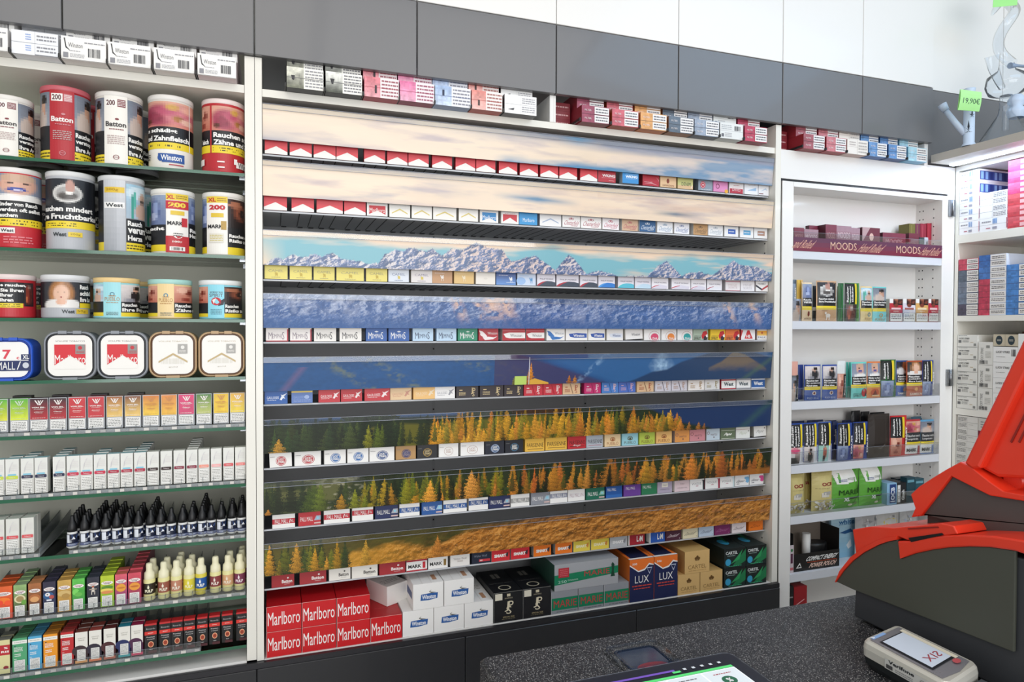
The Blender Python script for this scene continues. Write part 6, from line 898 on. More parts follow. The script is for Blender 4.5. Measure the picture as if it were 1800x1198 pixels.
lx = [('r', 0, 0, 1, 1, '18224e'), ('p', [(0, .88), (0, 1), (1, 1), (1, .84), (.80, .88), (.62, .76), (.36, .72), (0, .88)], 'e8742a'), ('p', [(0, .85), (0, .88), (.36, .72), (.62, .76), (.80, .88), (1, .84), (1, .82), (.80, .84), (.62, .72), (.36, .69)], 'f0ece8'), ('p', [(.70, .78), (.82, .66), (.94, .80), (.82, .62)], 'c9d2e6'), ('r', .72, .76, .92, .78, 'c9d2e6'), ('t', '500', .20, .89, .20, .05, 'f2e4d8', .03), ('t', 'LUX', .5, .52, .58, .17, 'f0efec', .0), ('f', .10, .34, .90, .40, 1, 'd04a3c'), ('f', .16, .28, .84, .33, 1, 'd04a3c')]
for p0, p1, lb in ((1109, 1152, 'left one beside the grey and green boxes'), (1152.6, 1194, 'right one beside the tan boxes')): bot(p0, p1, zb, .150, '18224e', lx, 'tall navy and orange box, '+lb, 'tall navy and orange boxes', side='d8702c', top='1a2244', tops=[('p', [(0, 0), (0, 1), (.2, 1), (.1, 0)], 'e8742a'), ('p', [(.85, 0), (.95, 1), (1, 1), (1, 0)], 'e8742a'), ('r', 0, 0, 1, .06, 'f0ece8')])
ca = [('t', 'CARTEL', .5, .28, .74, .18, '8a6a3a', .0), ('r', .42, .56, .58, .60, '6a4a22'), ('e', .5, .70, .05, .09, '6a4a22'), ('e', .44, .66, .05, .06, '6a4a22'), ('e', .56, .66, .05, .06, '6a4a22'), ('f', .15, .1, .85, .14, 1, 'b08a50')]
for p0, p1, z0, h, lb in ((1194.5, 1233.5, zb, .072, 'bottom layer, left'), (1234, 1273.5, zb, .072, 'bottom layer, right'), (1206.5, 1250.5, zb+.0728, .080, 'alone on top')): bot(p0, p1, z0, h, 'd9b274', ca, 'tan box with bird crest, '+lb, 'tan crested boxes', side='b08c58', top='c9a468')
cg = [('i', 0, 0, 1, 1, grad('141a1a', '182826', 6, .5), 6, 5), ('p', [(.35, .05), (.7, .5), (1, .9), (1, .3), (.7, .1)], '1f7a4a'), ('p', [(.3, .2), (.6, .55), (.85, .9), (.7, .4)], '2f9a5a'), ('e', .18, .30, .13, .18, '3aa0c8'), ('t', 'CARTEL', .34, .78, .54, .16, 'e6eae8', .02), ('f', .14, .60, .5, .66, 1, 'a9c4bc'), ('f', .2, .06, .8, .12, 1, '4ac090')]
for r0, z0 in ((0, zb), (1, zb+.0728)):
    for p0, p1, lb in ((1276, 1314.5, 'left'), (1315, 1351, 'right')): bot(p0, p1, z0, .072, '141a1a', cg, 'black box with green swirls and blue dot, %s, %s' % (['bottom layer', 'upper layer'][r0], lb), 'black and green boxes', side='1a2422', top='2a3230', tops=[('e', .5, .3, .2, .12, '3aa0c8'), ('p', [(.6, .2), (.9, .6), (.7, .9)], '1f7a4a')], d=.24)
# folded white leaflet box leaning behind the lone red box
b = MB(); b.box(-.04, .04, 0, .11, 0, .062, 'eae7e2'); b.ops(lambda u, v, L: (-.04+u*.08, .11*v, .062+L*EPS), [('f', .1, .2, .9, .5, 3, 'b0aaa4'), ('r', .6, .7, .8, .8, 'b98a6a')])
tag(b.obj('product_box', None, (PX(697, .1), .09, zb+.0745), (0, 0, math.radians(28))), 'white box turned askew on the lone red box', 'box')
# ================================================================ shelved door goods
def dbox(p0, p1, z, yt, base, ops, label, cat='box', grp=None, d=.03, Y=.02, name='cigarillo_box', side=None, lean=0, tilt=0, top=None, bulge=0, xm=None):
    if name != 'product_box' or True: Y = Y*.35 if Y < .035 else Y*.8
    x0, x1 = PX(p0, Y), min(PX(p1, Y), 2.6345); pc = (p0+p1)/2; h = float(at(pc, yt, Y)[2])-z; h = min(h, {0: .235, 1: .23, 2: .27, 3: .212, 4: .161, 5: .189}.get(min(range(6), key=lambda i_: abs(SZ[i_]-z)), h)) if z > .5 else h; w = x1-x0; b = MB()
    if bulge:
        n = 9; rings = []
        for k in range(n+1):
            t = k/n; e = math.sin(math.pi*min(1, max(0, t)))**.5 if 0 < t < 1 else 0; dd = .0015+bulge*e; ww = w*(1-.02*math.sin(math.pi*t))
            rings.append([(-ww/2, d/2, t*h), (-ww/4, d/2-dd*.85, t*h), (0, d/2-dd, t*h), (ww/4, d/2-dd*.85, t*h), (ww/2, d/2, t*h), (ww/4, d/2+dd*.8, t*h), (-ww/4, d/2+dd*.8, t*h)])
        b.loft(rings, side or base)
        def fn(u, v, L):
            e = math.sin(math.pi*min(.999, max(.001, v)))**.5; dd = .0015+bulge*e; a = abs(2*u-1); ww = w*(1-.02*math.sin(math.pi*v)); q = dd*(1-.15*a/.5) if a < .5 else dd*.85*(1-(a-.5)/.5)
            return (-ww/2+u*ww, d/2-q-L*.0003-.0002, v*h)
        b.ops(fn, [o_ for o_ in subdiv(ops)], du=.25)
    else:
        b.box(-w/2, w/2, 0, d, 0, h, side or base, mf=base, mt=top); b.ops(lambda u, v, L: (-w/2+u*w, -L*EPS, v*h), ops)
    o = b.obj(name, None, ((x0+x1)/2, Y, z+.0003), (lean, tilt, 0)); tag(o, label, cat, grp); return o
def subdiv(ops):
    out = []
    for o in ops:
        if o[0] == 'r' and o[4]-o[2] > .12:
            n = int(math.ceil((o[4]-o[2])/.1)); 
            for k in range(n): out.append(('r', o[1], o[2]+(o[4]-o[2])*k/n, o[3], o[2]+(o[4]-o[2])*(k+1)/n, o[5]))
        else: out.append(o)
    return out
ox = lambda a: 1385+a/5.989
Z1 = SZ[0]
BU = '6a2436'
mop = lambda t=.8: [('i', 0, 0, 1, 1, grad('7a3044', '5f1f30', 4, .25), 5, 5), ('t', 'MOODS', .5, .62, .74, .22, 'b98a8c', .0), ('e', .5, .2, .14, .12, 'd9c4b8')]
for a, b_, yt, lb, dd, Yb in ((55, 158, 400, 'leftmost', .03, .03), (160, 308, 403, 'second, pale-lettered', .03, .03), (212, 350, 396.5, 'standing behind the second', .03, .065), (385, 500, 394.5, 'dark-sided, left of the pair', .05, .03), (500, 655, 397, 'pale-faced beside the dark-sided one', .03, .03), (655, 745, 400.5, 'narrow, right of the pale-faced one', .03, .034), (770, 955, 400, 'with a slanted light corner', .03, .03), (985, 1225, 409.5, 'long and low', .03, .03), (1260, 1370, 410, 'small, with an orange sticker', .03, .03)):
    ops = mop()
    if 'slanted' in lb: ops = [('p', [(0, .45), (0, 1), (.45, 1)], 'b99a9c'), ('e', .52, .66, .12, .14, 'd9b4a8'), ('t', 'MOODS', .52, .26, .6, .14, 'd9b4b4', .0)]
    if 'orange' in lb: ops = [('p', [(.4, .75), (.9, .2), (.45, .7)], 'b08a90'), ('r', .15, .02, .95, .16, 'e89a40')]
    if 'pale' in lb: ops = [('i', 0, 0, 1, 1, grad('a4828e', '7a3a4c', 4, .2), 6, 5), ('t', 'MOODS', .5, .66, .8, .22, 'd9c4c8', .0), ('e', .45, .2, .12, .10, 'e6dcd6')]
    dbox(ox(a), ox(b_), Z1, yt, BU, ops, 'burgundy cigarillo box on the top door shelf, '+lb, 'box', 'burgundy cigarillo boxes', d=dd if Yb < .05 else .02, Y=Yb, side='4e1a28')
for a, b_, yt, c, lb in ((1262, 1325, 393, '6a6228', 'olive, first of the upright row'), (1328, 1374, 393, '6e2a44', 'plum, second of the upright row'), (1378, 1442, 393, '8a1f34', 'crimson, third of the upright row'), (1450, 1522, 392.5, '9a1f32', 'crimson, fourth of the upright row'), (1530, 1584, 392.5, '8a1f38', 'crimson, last of the upright row')):
    dbox(ox(a), min(ox(b_), 1649.5), Z1, yt, c, [('r', .36, .04, .44, .96, 'b0505c' if c[0] in '89' else '8a8040')], 'slim upright cigar case, '+lb, 'box', 'upright cigar cases', d=.05, Y=.055, name='cigar_case')
dbox(ox(1372), ox(1420), Z1, 417, '2a3a3a', [], 'small dark green lighter box behind the burgundy banner', 'box', None, Y=.022, d=.02, name='lighter_box'); dbox(ox(1424), ox(1462), Z1, 417, 'b9bcc4', [('r', .5, .1, .9, .8, '3a3a44')], 'small silver box behind the burgundy banner', 'box', None, Y=.022, d=.02, name='lighter_box')
# banner
b = MB(); x0, x1 = 1.8615, 2.6362; W_ = x1-x0; b.box(x0, x1, -.0052, -.0040, Z1-.0005, Z1+.052, '6a2038'); fn = lambda u, v, L: (x0+u*W_, -.0052-L*EPS, Z1+v*.052)
b.ops(fn, [('i', 0, 0, 1, 1, grad('5c2a48', '76203a', 3, .08), 20, 3), ('t', 'and Rolled', .065, .5, .115, .62, 'd9a890', .0, .35), ('t', 'MOODS', .315, .5, .17, .56, 'd9b49a', .0), ('t', 'Hand Rolled', .50, .46, .15, .66, 'd9a890', .0, .35), ('t', 'MOODS', .755, .5, .17, .56, 'd9b49a', .0), ('t', 'Hand Rolled', .92, .46, .13, .66, 'd9a890', .0, .35)])
o = b.obj('shelf_banner'); tag(o, 'burgundy banner with tan lettering along the top door shelf', 'banner')
for i, z in enumerate(SZ[:5]):
    b = MB(); z0 = z+(.052 if i == 0 else 0.0003); z1 = z+(.072 if i == 0 else .050); b.box(1.8615, 2.6362, -.0030, -.0018, z0-(.05 if i == 0 else 0), z1, '@plexi'); b.box(1.8615, 2.6362, -.0032, -.0016, z1, z1+.0009, 'lip:8b909c')
    tag(b.obj('clear_guard'), 'clear plastic guard along the %s door shelf' % ['top', 'second', 'third', 'fourth', 'fifth'][i], 'guard', 'clear guards of the door shelves')
def pouch_ops(img, lines, brand, bc, tc, rot=False, base=None):
    o = [('i', .04, .60, .96, .96, img, 8, 10), ('r', .04, .38, .96, .60, BLK), ('r', 0, .29, 1, .38, YEL), ('r', 0, 0, 1, .29, bc)]
    return o+TX(lines, 0, .585, .86, .068, WHT, left=.08, bold=.03)+brand
Z2 = SZ[1]; gP = 'tobacco pouches on the second door shelf'
dbox(ox(48), ox(102), Z2, 491, '5a6a7a', [('r', 0, .5, 1, .9, '8a9ab0'), ('t', 'Rauchen', .5, .5, .3, .6, WHT, .03, 0, 1)], 'bluish tobacco pouch at the left edge of second door shelf, behind', 'pouch', gP, d=.02, Y=.06, name='tobacco_pouch', bulge=.006)
dbox(ox(105), ox(160), Z2, 491.5, 'e6c84a', [('r', 0, 0, .55, 1, 'e0b84a'), ('r', .55, 0, 1, 1, 'dcb87a'), ('t', 'VIRGINIA', .72, .6, .22, .5, '8a6a2a', .0, 0, 1)], 'narrow yellow tobacco pouch seen from its edge', 'pouch', gP, d=.02, Y=.05, name='tobacco_pouch', bulge=.005)
dbox(ox(50), ox(152), Z2, 525, 'a9a3ac', [('i', 0, 0, 1, 1, 'man', 8, 10)], 'grey shiny tobacco pouch lowest at the left end', 'pouch', gP, d=.02, Y=.018, name='tobacco_pouch', bulge=.007)
dbox(ox(165), ox(272), Z2, 496, 'e6cda6', pouch_ops('body', ['Rauche', 'verursac'], [('e', .5, .19, .10, .07, '7a2f24'), ('t', 'HORIZON', .5, .06, .7, .05, '6a3a30', .0)], 'e2c6a0', ''), 'tan tobacco pouch with brown leaf', 'pouch', gP, d=.024, Y=.03, name='tobacco_pouch', bulge=.008)
dbox(ox(275), ox(322), Z2, 502, '24303a', [('r', 0, .3, 1, .4, WHT)], 'dark tobacco pouch wedged behind the camel one', 'pouch', gP, d=.02, Y=.07, name='tobacco_pouch', bulge=.005)
dbox(ox(318), ox(530), Z2, 493, 'c9a07a', pouch_ops('ash', ['Rauchen mindert', 'Ihre Fruchtbarkeit'], [('e', .5, .14, .12, .05, 'e9e0d6'), ('r', .42, .03, .46, .14, 'e9e0d6'), ('r', .55, .03, .59, .14, 'e9e0d6'), ('e', .37, .20, .05, .03, 'e9e0d6'), ('f', .2, .25, .45, .27, 1, '8a6a4a')], 'cba27c', ''), 'large brown tobacco pouch with white camel', 'pouch', gP, d=.026, Y=.026, name='tobacco_pouch', bulge=.009)
dbox(ox(535), ox(575), Z2, 503, '6a7a4a', [], 'olive tobacco pouch edge right of the camel pouch', 'pouch', gP, d=.02, Y=.06, name='tobacco_pouch', bulge=.005)
dbox(ox(553), ox(612), Z2, 497, '1f5a30', [('r', .4, .05, .5, .95, '3f8a50')], 'dark green tobacco pouch standing edge-on', 'pouch', gP, d=.03, Y=.03, name='tobacco_pouch', bulge=.006)
dbox(ox(615), ox(770), Z2, 497, '3a7a40', [('r', 0, .45, .58, .98, BLK), ('t', 'Rauchen', .14, .70, .09, .40, WHT, .03, 0, 1), ('t', 'verursacht', .28, .70, .09, .44, WHT, .03, 0, 1), ('t', 'tödlichen', .42, .70, .09, .40, WHT, .03, 0, 1), ('r', .58, .45, .70, .98, YEL), ('i', 0, .0, .66, .44, 'lung', 8, 8), ('r', .80, 0, .86, 1, '6aa850')], 'green tobacco pouch with sideways black warning, second door shelf', 'pouch', gP, d=.024, Y=.026, name='tobacco_pouch', bulge=.007)
dbox(ox(782), ox(905), Z2, 503, 'e6c98c', pouch_ops('ward', ['Rauchen ver', 'Herzanfälle'], [('t', 'PUEBLO', .6, .07, .6, .08, 'b08a50', .0), ('o', .6, .20, .12, .06, .6, '5a8aa0')], 'e9cf96', ''), 'sand tobacco pouch with totem emblem', 'pouch', gP, d=.024, Y=.022, name='tobacco_pouch', bulge=.008)
dbox(ox(908), ox(1056), Z2, 503.5, '6ac4c0', pouch_ops('man', ['Rauchen bedroht', 'Ihre Potenz'], [('t', 'PUEBLO', .5, .06, .7, .07, 'b08a50', .0), ('o', .5, .18, .12, .06, .6, 'd9a050')], '7fd0d6', ''), 'turquoise tobacco pouch with totem emblem', 'pouch', gP, d=.024, Y=.024, name='tobacco_pouch', bulge=.008)
def cpk(c, c2): return [('r', 0, 0, 1, 1, c), ('i', .30, .74, 1, 1, 'eye', 6, 4), ('r', 0, .82, .28, 1, 'f0efec'), ('r', .0, .40, 1, .70, c), ('e', .5, .72, .18, .08, '7a3a2a'), ('r', .14, .54, .86, .62, c2), ('f', .3, .44, .7, .49, 1, 'f0e6da'), ('r', .03, .02, .97, .39, '3a3a3a'), ('r', .05, .03, .95, .38, 'efeeea'), ('f', .12, .10, .88, .34, 3, '4a4a4a')]
for a, b_, c, c2, lb in ((1065, 1200, 'b8303a', 'e6c4c4', 'red, first of the four'), (1206, 1336, 'd9d4dc', 'a05a50', 'silver, second of the four'), (1341, 1470, 'd9a860', 'e6d4b0', 'gold, third of the four'), (1474, 1594, 'b8283a', 'e6c4c4', 'red, last of the four')):
    dbox(ox(a), ox(b_), Z2, 525.5, c, cpk(c, c2), 'small cigarillo pack with white warning, '+lb, 'pack', 'small cigarillo packs', d=.03, Y=.02, name='cigarillo_pack', side='b9b4ac')
# third door shelf
Z3 = SZ[2]; gQ = 'tobacco pouches on the third door shelf'; oy = lambda v: 620+v/5.989
dbox(ox(45), ox(130), Z3, oy(92), 'd9a090', [('r', 0, 0, 1, .65, '5a5c60'), ('i', 0, 0, .7, .6, 'man', 6, 8), ('r', .6, 0, 1, .66, BLK), ('t', 'Rauchen', .78, .3, .14, .5, WHT, .03, 0, 1)], 'pink-topped grey tobacco pouch at the left end of third door shelf', 'pouch', gQ, d=.022, Y=.02, name='tobacco_pouch', bulge=.007)
for k, (a, b_) in enumerate(((130, 185), (190, 222))): dbox(ox(a), ox(b_), Z3, oy(125), '27408c', [('r', .3, .05, .4, .95, '4a62b0')], 'navy pouch edge-on behind the navy pair, %s' % ['leftmost', 'touching it'][k], 'pouch', gQ, d=.02, Y=.055, name='tobacco_pouch', bulge=.005)
for k, (a, b_) in enumerate(((187, 372), (376, 545))): dbox(ox(a)+2, ox(b_), Z3, oy(125), '2a4a9a', pouch_ops('person', ['Rauchen kann', 'Ihr ungeborenes', 'Kind töten.'], [('e', .5, .20, .12, .055, 'e6dcd6'), ('e', .5, .20, .07, .038, '7a3a2a'), ('t', 'RED BULL', .5, .06, .74, .06, 'b9c4dc', .0)], '2a4f9c', ''), 'navy tobacco pouch with white oval emblem, %s of two' % ['left', 'right'][k], 'pouch', gQ, d=.024, Y=.022, name='tobacco_pouch', bulge=.008)
dbox(ox(545), ox(632), Z3, oy(85), 'dfe4e2', [('r', 0, 0, 1, .66, 'c98a78'), ('i', 0, .02, .62, .64, 'skin', 6, 8), ('r', .55, .02, 1, .64, BLK), ('t', 'Rauchen', .72, .34, .12, .5, WHT, .03, 0, 1)], 'pale-topped tobacco pouch right of the navy pair', 'pouch', gQ, d=.022, Y=.035, name='tobacco_pouch', bulge=.006)
for k, (a, b_) in enumerate(((636, 660), (664, 690))): dbox(ox(a), ox(b_), Z3, oy(98), '4fb8a8', [('r', .4, .05, .5, .95, '2a7a70')], 'turquoise pouch edge-on, %s behind the baby-picture pair' % ['outer', 'inner'][k], 'pouch', gQ, d=.02, Y=.05, name='tobacco_pouch', bulge=.004)
dbox(ox(692), ox(856), Z3, oy(98), '6ad0c4', pouch_ops('baby', ['Kinder von Rauch', 'werden oft selbst', 'Rauchern'], [('e', .78, .16, .20, .12, 'c4303a'), ('p', [(.80, .06), (.9, .2), (.95, .06)], '2a2430'), ('t', 'SPIRIT', .34, .07, .5, .07, '1f5a5a', .0), ('t', 'AMERICAN', .34, .13, .5, .03, '1f5a5a', .0)], '76d4cc', ''), 'turquoise tobacco pouch with baby picture and red headdress', 'pouch', gQ, d=.024, Y=.02, name='tobacco_pouch', bulge=.008)
dbox(ox(858), ox(1002), Z3, oy(92), 'd9783c', pouch_ops('baby', ['Kinder von Rauch', 'werden oft selbst', 'Rauchern'], [('e', .5, .15, .3, .1, 'c95a3a'), ('p', [(.3, .06), (.5, .22), (.7, .06)], '7a2a24'), ('r', .3, .04, .85, .08, 'e6c49a')], 'dc8848', ''), 'orange tobacco pouch with baby picture', 'pouch', gQ, d=.024, Y=.024, name='tobacco_pouch', bulge=.008)
dbox(ox(1005), ox(1168), Z3, oy(72), '2f6a3c', [('r', .0, .46, .62, .98, '1c221e'), ('t', 'Rauchen', .18, .70, .10, .40, WHT, .03, 0, 1), ('t', 'verursacht', .34, .70, .10, .44, WHT, .03, 0, 1), ('r', .62, .46, .78, .98, YEL), ('i', .0, .02, .72, .44, 'body', 8, 8)], 'green tobacco pouch with sideways warning, third door shelf', 'pouch', gQ, d=.026, Y=.022, name='tobacco_pouch', bulge=.008)
dbox(ox(1168), ox(1292), Z3, oy(80), '2a4a8a', pouch_ops('hair', ['Rauchen', 'verursacht', 'Lungen'], [('e', .6, .18, .14, .06, 'd98a3a'), ('t', 'SAMSON', .5, .07, .8, .06, 'e9e4da', .02)], '2a5098', ''), 'blue tobacco pouch with orange emblem', 'pouch', gQ, d=.024, Y=.04, name='tobacco_pouch', bulge=.007)
dbox(ox(1278), ox(1446), Z3, oy(82), 'a8481f', pouch_ops('woman', ['Rauchen', 'schädigt', 'Ihre Lunge'], [('e', .5, .20, .10, .05, 'e0a050'), ('t', 'SAMSON', .55, .06, .8, .07, 'efe0cc', .02)], 'b8541f', ''), 'rust orange tobacco pouch with blonde woman picture', 'pouch', gQ, d=.024, Y=.020, name='tobacco_pouch', bulge=.008)
def drum(word, c, tc, img, lines, tw=.30): return [('r', 0, 0, 1, 1, c), ('i', .02, .02, .64, .40, img, 8, 8), ('r', .02, .40, .60, .98, BLK), ('r', .60, .40, .72, .98, YEL)]+[('t', l, .12+.15*i, .68, .10, .5*len(l)/10+.06, WHT, .03, 0, 1) for i, l in enumerate(lines)]+[('t', word, .86, .42, .17, .48, tc, .05, 0, 1)]
dbox(ox(1440), ox(1556), Z3, oy(78), '22408c', drum('DRUM', '22408c', 'f0f0f2', 'body', ['Rauchen', 'verursacht']), 'dark blue pouch with sideways white capitals, right end of third door shelf', 'pouch', gQ, d=.024, Y=.030, name='tobacco_pouch', bulge=.007)
# fourth door shelf
Z4 = SZ[3]; gR = 'tobacco pouches on the fourth door shelf'
def hav(img, lines): return [('r', 0, 0, 1, 1, '1f4aa0'), ('r', .0, .0, 1, .45, 'e6e6ea'), ('i', .0, .02, .66, .42, img, 8, 8), ('r', .0, .42, .64, .98, BLK), ('r', .64, .42, .78, .98, YEL)]+[('t', l, .14+.17*i, .70, .11, .48, WHT, .03, 0, 1) for i, l in enumerate(lines)]+[('t', 'HALFZWARE', .90, .30, .13, .48, '1f3a90', .04, 0, 1)]
L4 = [(36, 195, 745, hav('boot', ['Rauchen', 'mindert Ihre', 'Fruchtbar']), '1f3f90', 'with pink boot picture', .020), (188, 345, 738, hav('person', ['Rauchen', 'aufgeben', 'Sterben']), '1f3f90', 'with grey person picture', .024), (350, 490, 728, hav('foot', ['Rauchen', 'kann Ihr']), 'dfe2ea', 'with foot picture', .028), (497, 556, 725, [('r', 0, 0, 1, 1, '22305c'), ('t', 'Rauchen', .3, .6, .3, .4, WHT, .03, 0, 1)], '22305c', 'mostly hidden, dark navy', .05), (550, 708, 740, drum('DRUM', '22408c', 'f0f0f2', 'body', ['Rauchen', 'verursacht', 'Lungen']), '1f2c5c', 'with grey lung picture, bold sideways capitals', .020), (716, 872, 728, drum('DRUM', '22408c', 'f0f0f2', 'teeth', ['Rauchen', 'schädigt', 'Zähne']), '1f2c5c', 'with teeth picture, bold sideways capitals', .026)]
for a, b_, yt, ops, sc, lb, Y in L4: dbox(ox(a), ox(b_), Z4, oy(yt), sc, ops, 'blue and black tobacco pouch %s' % lb, 'pouch', gR, d=.026, Y=Y, name='tobacco_pouch', side=sc, bulge=.009)
for k, (a, b_, yt) in enumerate(((60, 200, 718), (230, 400, 708), (420, 540, 712), (600, 740, 708))): dbox(ox(a), ox(b_), Z4, oy(yt), '202a50', [], 'dark pouch top showing behind the fourth shelf row, %s from left' % ORD[k+1], 'pouch', gR+', rear', d=.02, Y=.085, name='tobacco_pouch', bulge=.005)
rt = dbox(ox(885), ox(1112), Z4, oy(645), '2e2622', [('r', .02, .30, .98, .31, '171210'), ('p', [(.30, .24), (.55, .20), (.74, .28), (.76, .34), (.74, .31), (.54, .23)], '6a625c'), ('r', .66, 0, .665, 1, '1a1412'), ('r', .0, .96, 1, .965, '4a423c')], 'dark brown leather tobacco case with a flap', 'case', None, d=.03, Y=.016, name='leather_case', bulge=.008)
for k, (a, b_) in enumerate(((705, 800), (805, 900), (905, 1060))): dbox(ox(a), ox(b_), Z4, oy(612+k*8), '16151a', [], 'black leather case standing behind the dark brown one, %s' % ['leftmost', 'middle', 'rightmost'][k], 'case', 'black leather cases', d=.03, Y=.075, name='leather_case', bulge=.006)
dbox(ox(1114), ox(1285), Z4, oy(662), 'c9242c', [('r', 0, 0, 1, 1, 'c9242c'), ('i', .02, .02, .62, .46, 'skin', 8, 8), ('r', .0, .46, .62, .97, BLK), ('r', .62, .46, .76, .97, YEL), ('t', 'Rauchen', .12, .72, .09, .40, WHT, .03, 0, 1), ('t', 'verstopft', .27, .72, .09, .44, WHT, .03, 0, 1), ('t', 'Arterien', .42, .72, .09, .42, WHT, .03, 0, 1), ('t', 'SMART', .88, .50, .16, .46, 'f2efec', .06, 0, 1)], 'red tobacco pouch with sideways white capitals', 'pouch', gR, d=.028, Y=.018, name='tobacco_pouch', side='a01f26', bulge=.008)
def mk(c, img): return [('r', 0, 0, 1, .30, 'f0efed'), ('r', 0, 0, 1, .03, c), ('i', .0, .62, 1, .95, img, 10, 8), ('r', .0, .36, 1, .64, '2a2c30'), ('r', 0, .29, 1, .37, YEL), ('t', 'MARK', .38, .14, .60, .10, '1c1c20', .03), ('t', '1', .85, .15, .16, .21, c, .05)]+TX(['Rauchen verurs', 'Lungenkrebs'], 0, .60, .84, .10, WHT, left=.08, bold=.0)
dbox(ox(1275), ox(1436), Z4, oy(703), 'b8303a', mk('a8242e', 'teeth'), 'white-footed pouch with bold black capitals and red numeral', 'pouch', gR, d=.028, Y=.018, name='tobacco_pouch', side='b8303a', bulge=.006)
dbox(ox(1438), ox(1590), Z4, oy(705), '5a9ac0', mk('2a6ab0', 'man'), 'white-footed pouch with bold black capitals and blue numeral', 'pouch', gR, d=.028, Y=.018, name='tobacco_pouch', side='5a9ac0', bulge=.006)
for k, (a, b_) in enumerate(((1330, 1440), (1470, 1590))): dbox(ox(a), ox(b_), Z4, oy(672+k*8), '4a6a7c', [], 'grey-blue pouch top behind the numeral pouches, %s' % ['left', 'right'][k], 'pouch', gR+', rear', d=.02, Y=.085, name='tobacco_pouch', bulge=.005)
# fifth door shelf
Z5 = SZ[4]; qx = lambda a: 1375+a/4.436; qy = lambda v: 800+v/4.436
def crumbs(n, cx0, cx1, cy0, cy1, cs):
    return [('e', random.uniform(cx0, cx1), random.uniform(cy0, cy1), random.uniform(.03, .06), random.uniform(.015, .03), random.choice(cs)) for _ in range(n)]
def bag(a, b_, yt, base, ops, label, Y=.02, bulge=.022, grp='filter bags on the fifth door shelf'): return dbox(qx(a), qx(b_), Z5, qy(yt), base, ops, label, 'bag', grp, d=.05, Y=Y, name='filter_bag', side=base, bulge=bulge)
ocb = lambda c: [('t', 'OCB', .58, .68, .52, .09, '8a2f2a', .05), ('r', 0, .955, 1, .965, 'a89a5a'), ('f', .1, .56, .9, .60, 1, 'a89a6a'), ('r', .30, .36, .64, .47, 'd4cfc4'), ('r', .38, .42, .70, .50, 'a9a6a0')]+crumbs(46, .08, .92, .06, .26, ['e9e6e2', 'cfcac6', '8f8a8e', 'f4f2ee'])
bag(60, 222, 132, 'c9bb7c', ocb(0), 'yellow-green filter bag with red capitals, cut by the door frame')
bag(212, 276, 138, 'b9a860', [('t', 'B', .3, .72, .3, .09, '8a2f2a', .05)]+crumbs(14, .1, .9, .06, .26, ['e9e6e2', '8f8a8e']), 'yellow filter bag wedged between the two lettered ones', Y=.055, bulge=.012)
bag(277, 445, 127, 'cdbf80', ocb(1), 'yellow-green filter bag with red capitals, beside the green bags')
mar = [('r', .03+.14*k/8, .98-.04*(k+1), .72+.14*k/8-(.0 if k < 6 else .0), .98-.04*k, 'ecebe6') for k in range(8)]+[('r', .16, .63, .50, .66, 'ecebe6'), ('f', .22, .68, .46, .75, 2, '3a4a8a'), ('f', .48, .72, .76, .78, 2, '8a8f8a'), ('t', 'MARIE', .54, .42, .66, .13, '14380f', .0), ('p', [(.88, .36), (.92, .60), (.90, .66), (.96, .50), (.97, .36)], '143214'), ('t', 'XL', .46, .24, .20, .09, 'f2f2f0', .06), ('r', .54, .25, .96, .285, '1c2a20'), ('e', .8, .12, .10, .04, '6a8a4a'), ('e', .6, .10, .08, .03, 'd9d4c0')]
bag(414, 648, 86, '5fa83a', mar, 'bright green filter bag with white corner label, left of two')
bag(650, 832, 74, '5fa83a', mar, 'bright green filter bag with white corner label, right of two')
dbox(qx(832), qx(908), Z5, qy(215), '8fbcdc', [('r', .28, .06, .92, .94, '22407c'), ('t', 'OCB', .6, .5, .4, .6, 'e6ecf4', .03, 0, 1), ('r', .36, .12, .84, .16, 'e6ecf4')], 'light blue filter packet with navy label', 'box', 'filter packets', d=.06, Y=.02, name='filter_packet', side='8fbcdc')
dbox(qx(912), qx(982), Z5, qy(212), '1b1c20', [('r', .04, .06, .36, .90, 'e9e9e6'), ('t', 'Gizeh', .66, .4, .3, .5, 'e9e9e6', .03, 0, 1), ('t', 'SLIM', .2, .46, .16, .5, '4a4a4a', .0, 0, 1)], 'black filter packet with white strip', 'box', 'filter packets', d=.06, Y=.02, name='filter_packet', side='1b1c20')
for k, (a, b_, yt, c, Y) in enumerate(((835, 905, 195, '20242a', .082), (908, 985, 178, '1f3440', .082), (986, 1050, 170, '1f4450', .02), (1052, 1120, 180, '24505c', .02))): dbox(qx(a), qx(b_), Z5, qy(yt), c, [('r', .1, .8, .9, .9, '6aa0b0')], 'dark teal filter packet at the right of the fifth door shelf, %s from left' % ORD[k+1], 'box', 'dark teal filter packets', d=.03, Y=Y, name='filter_packet')
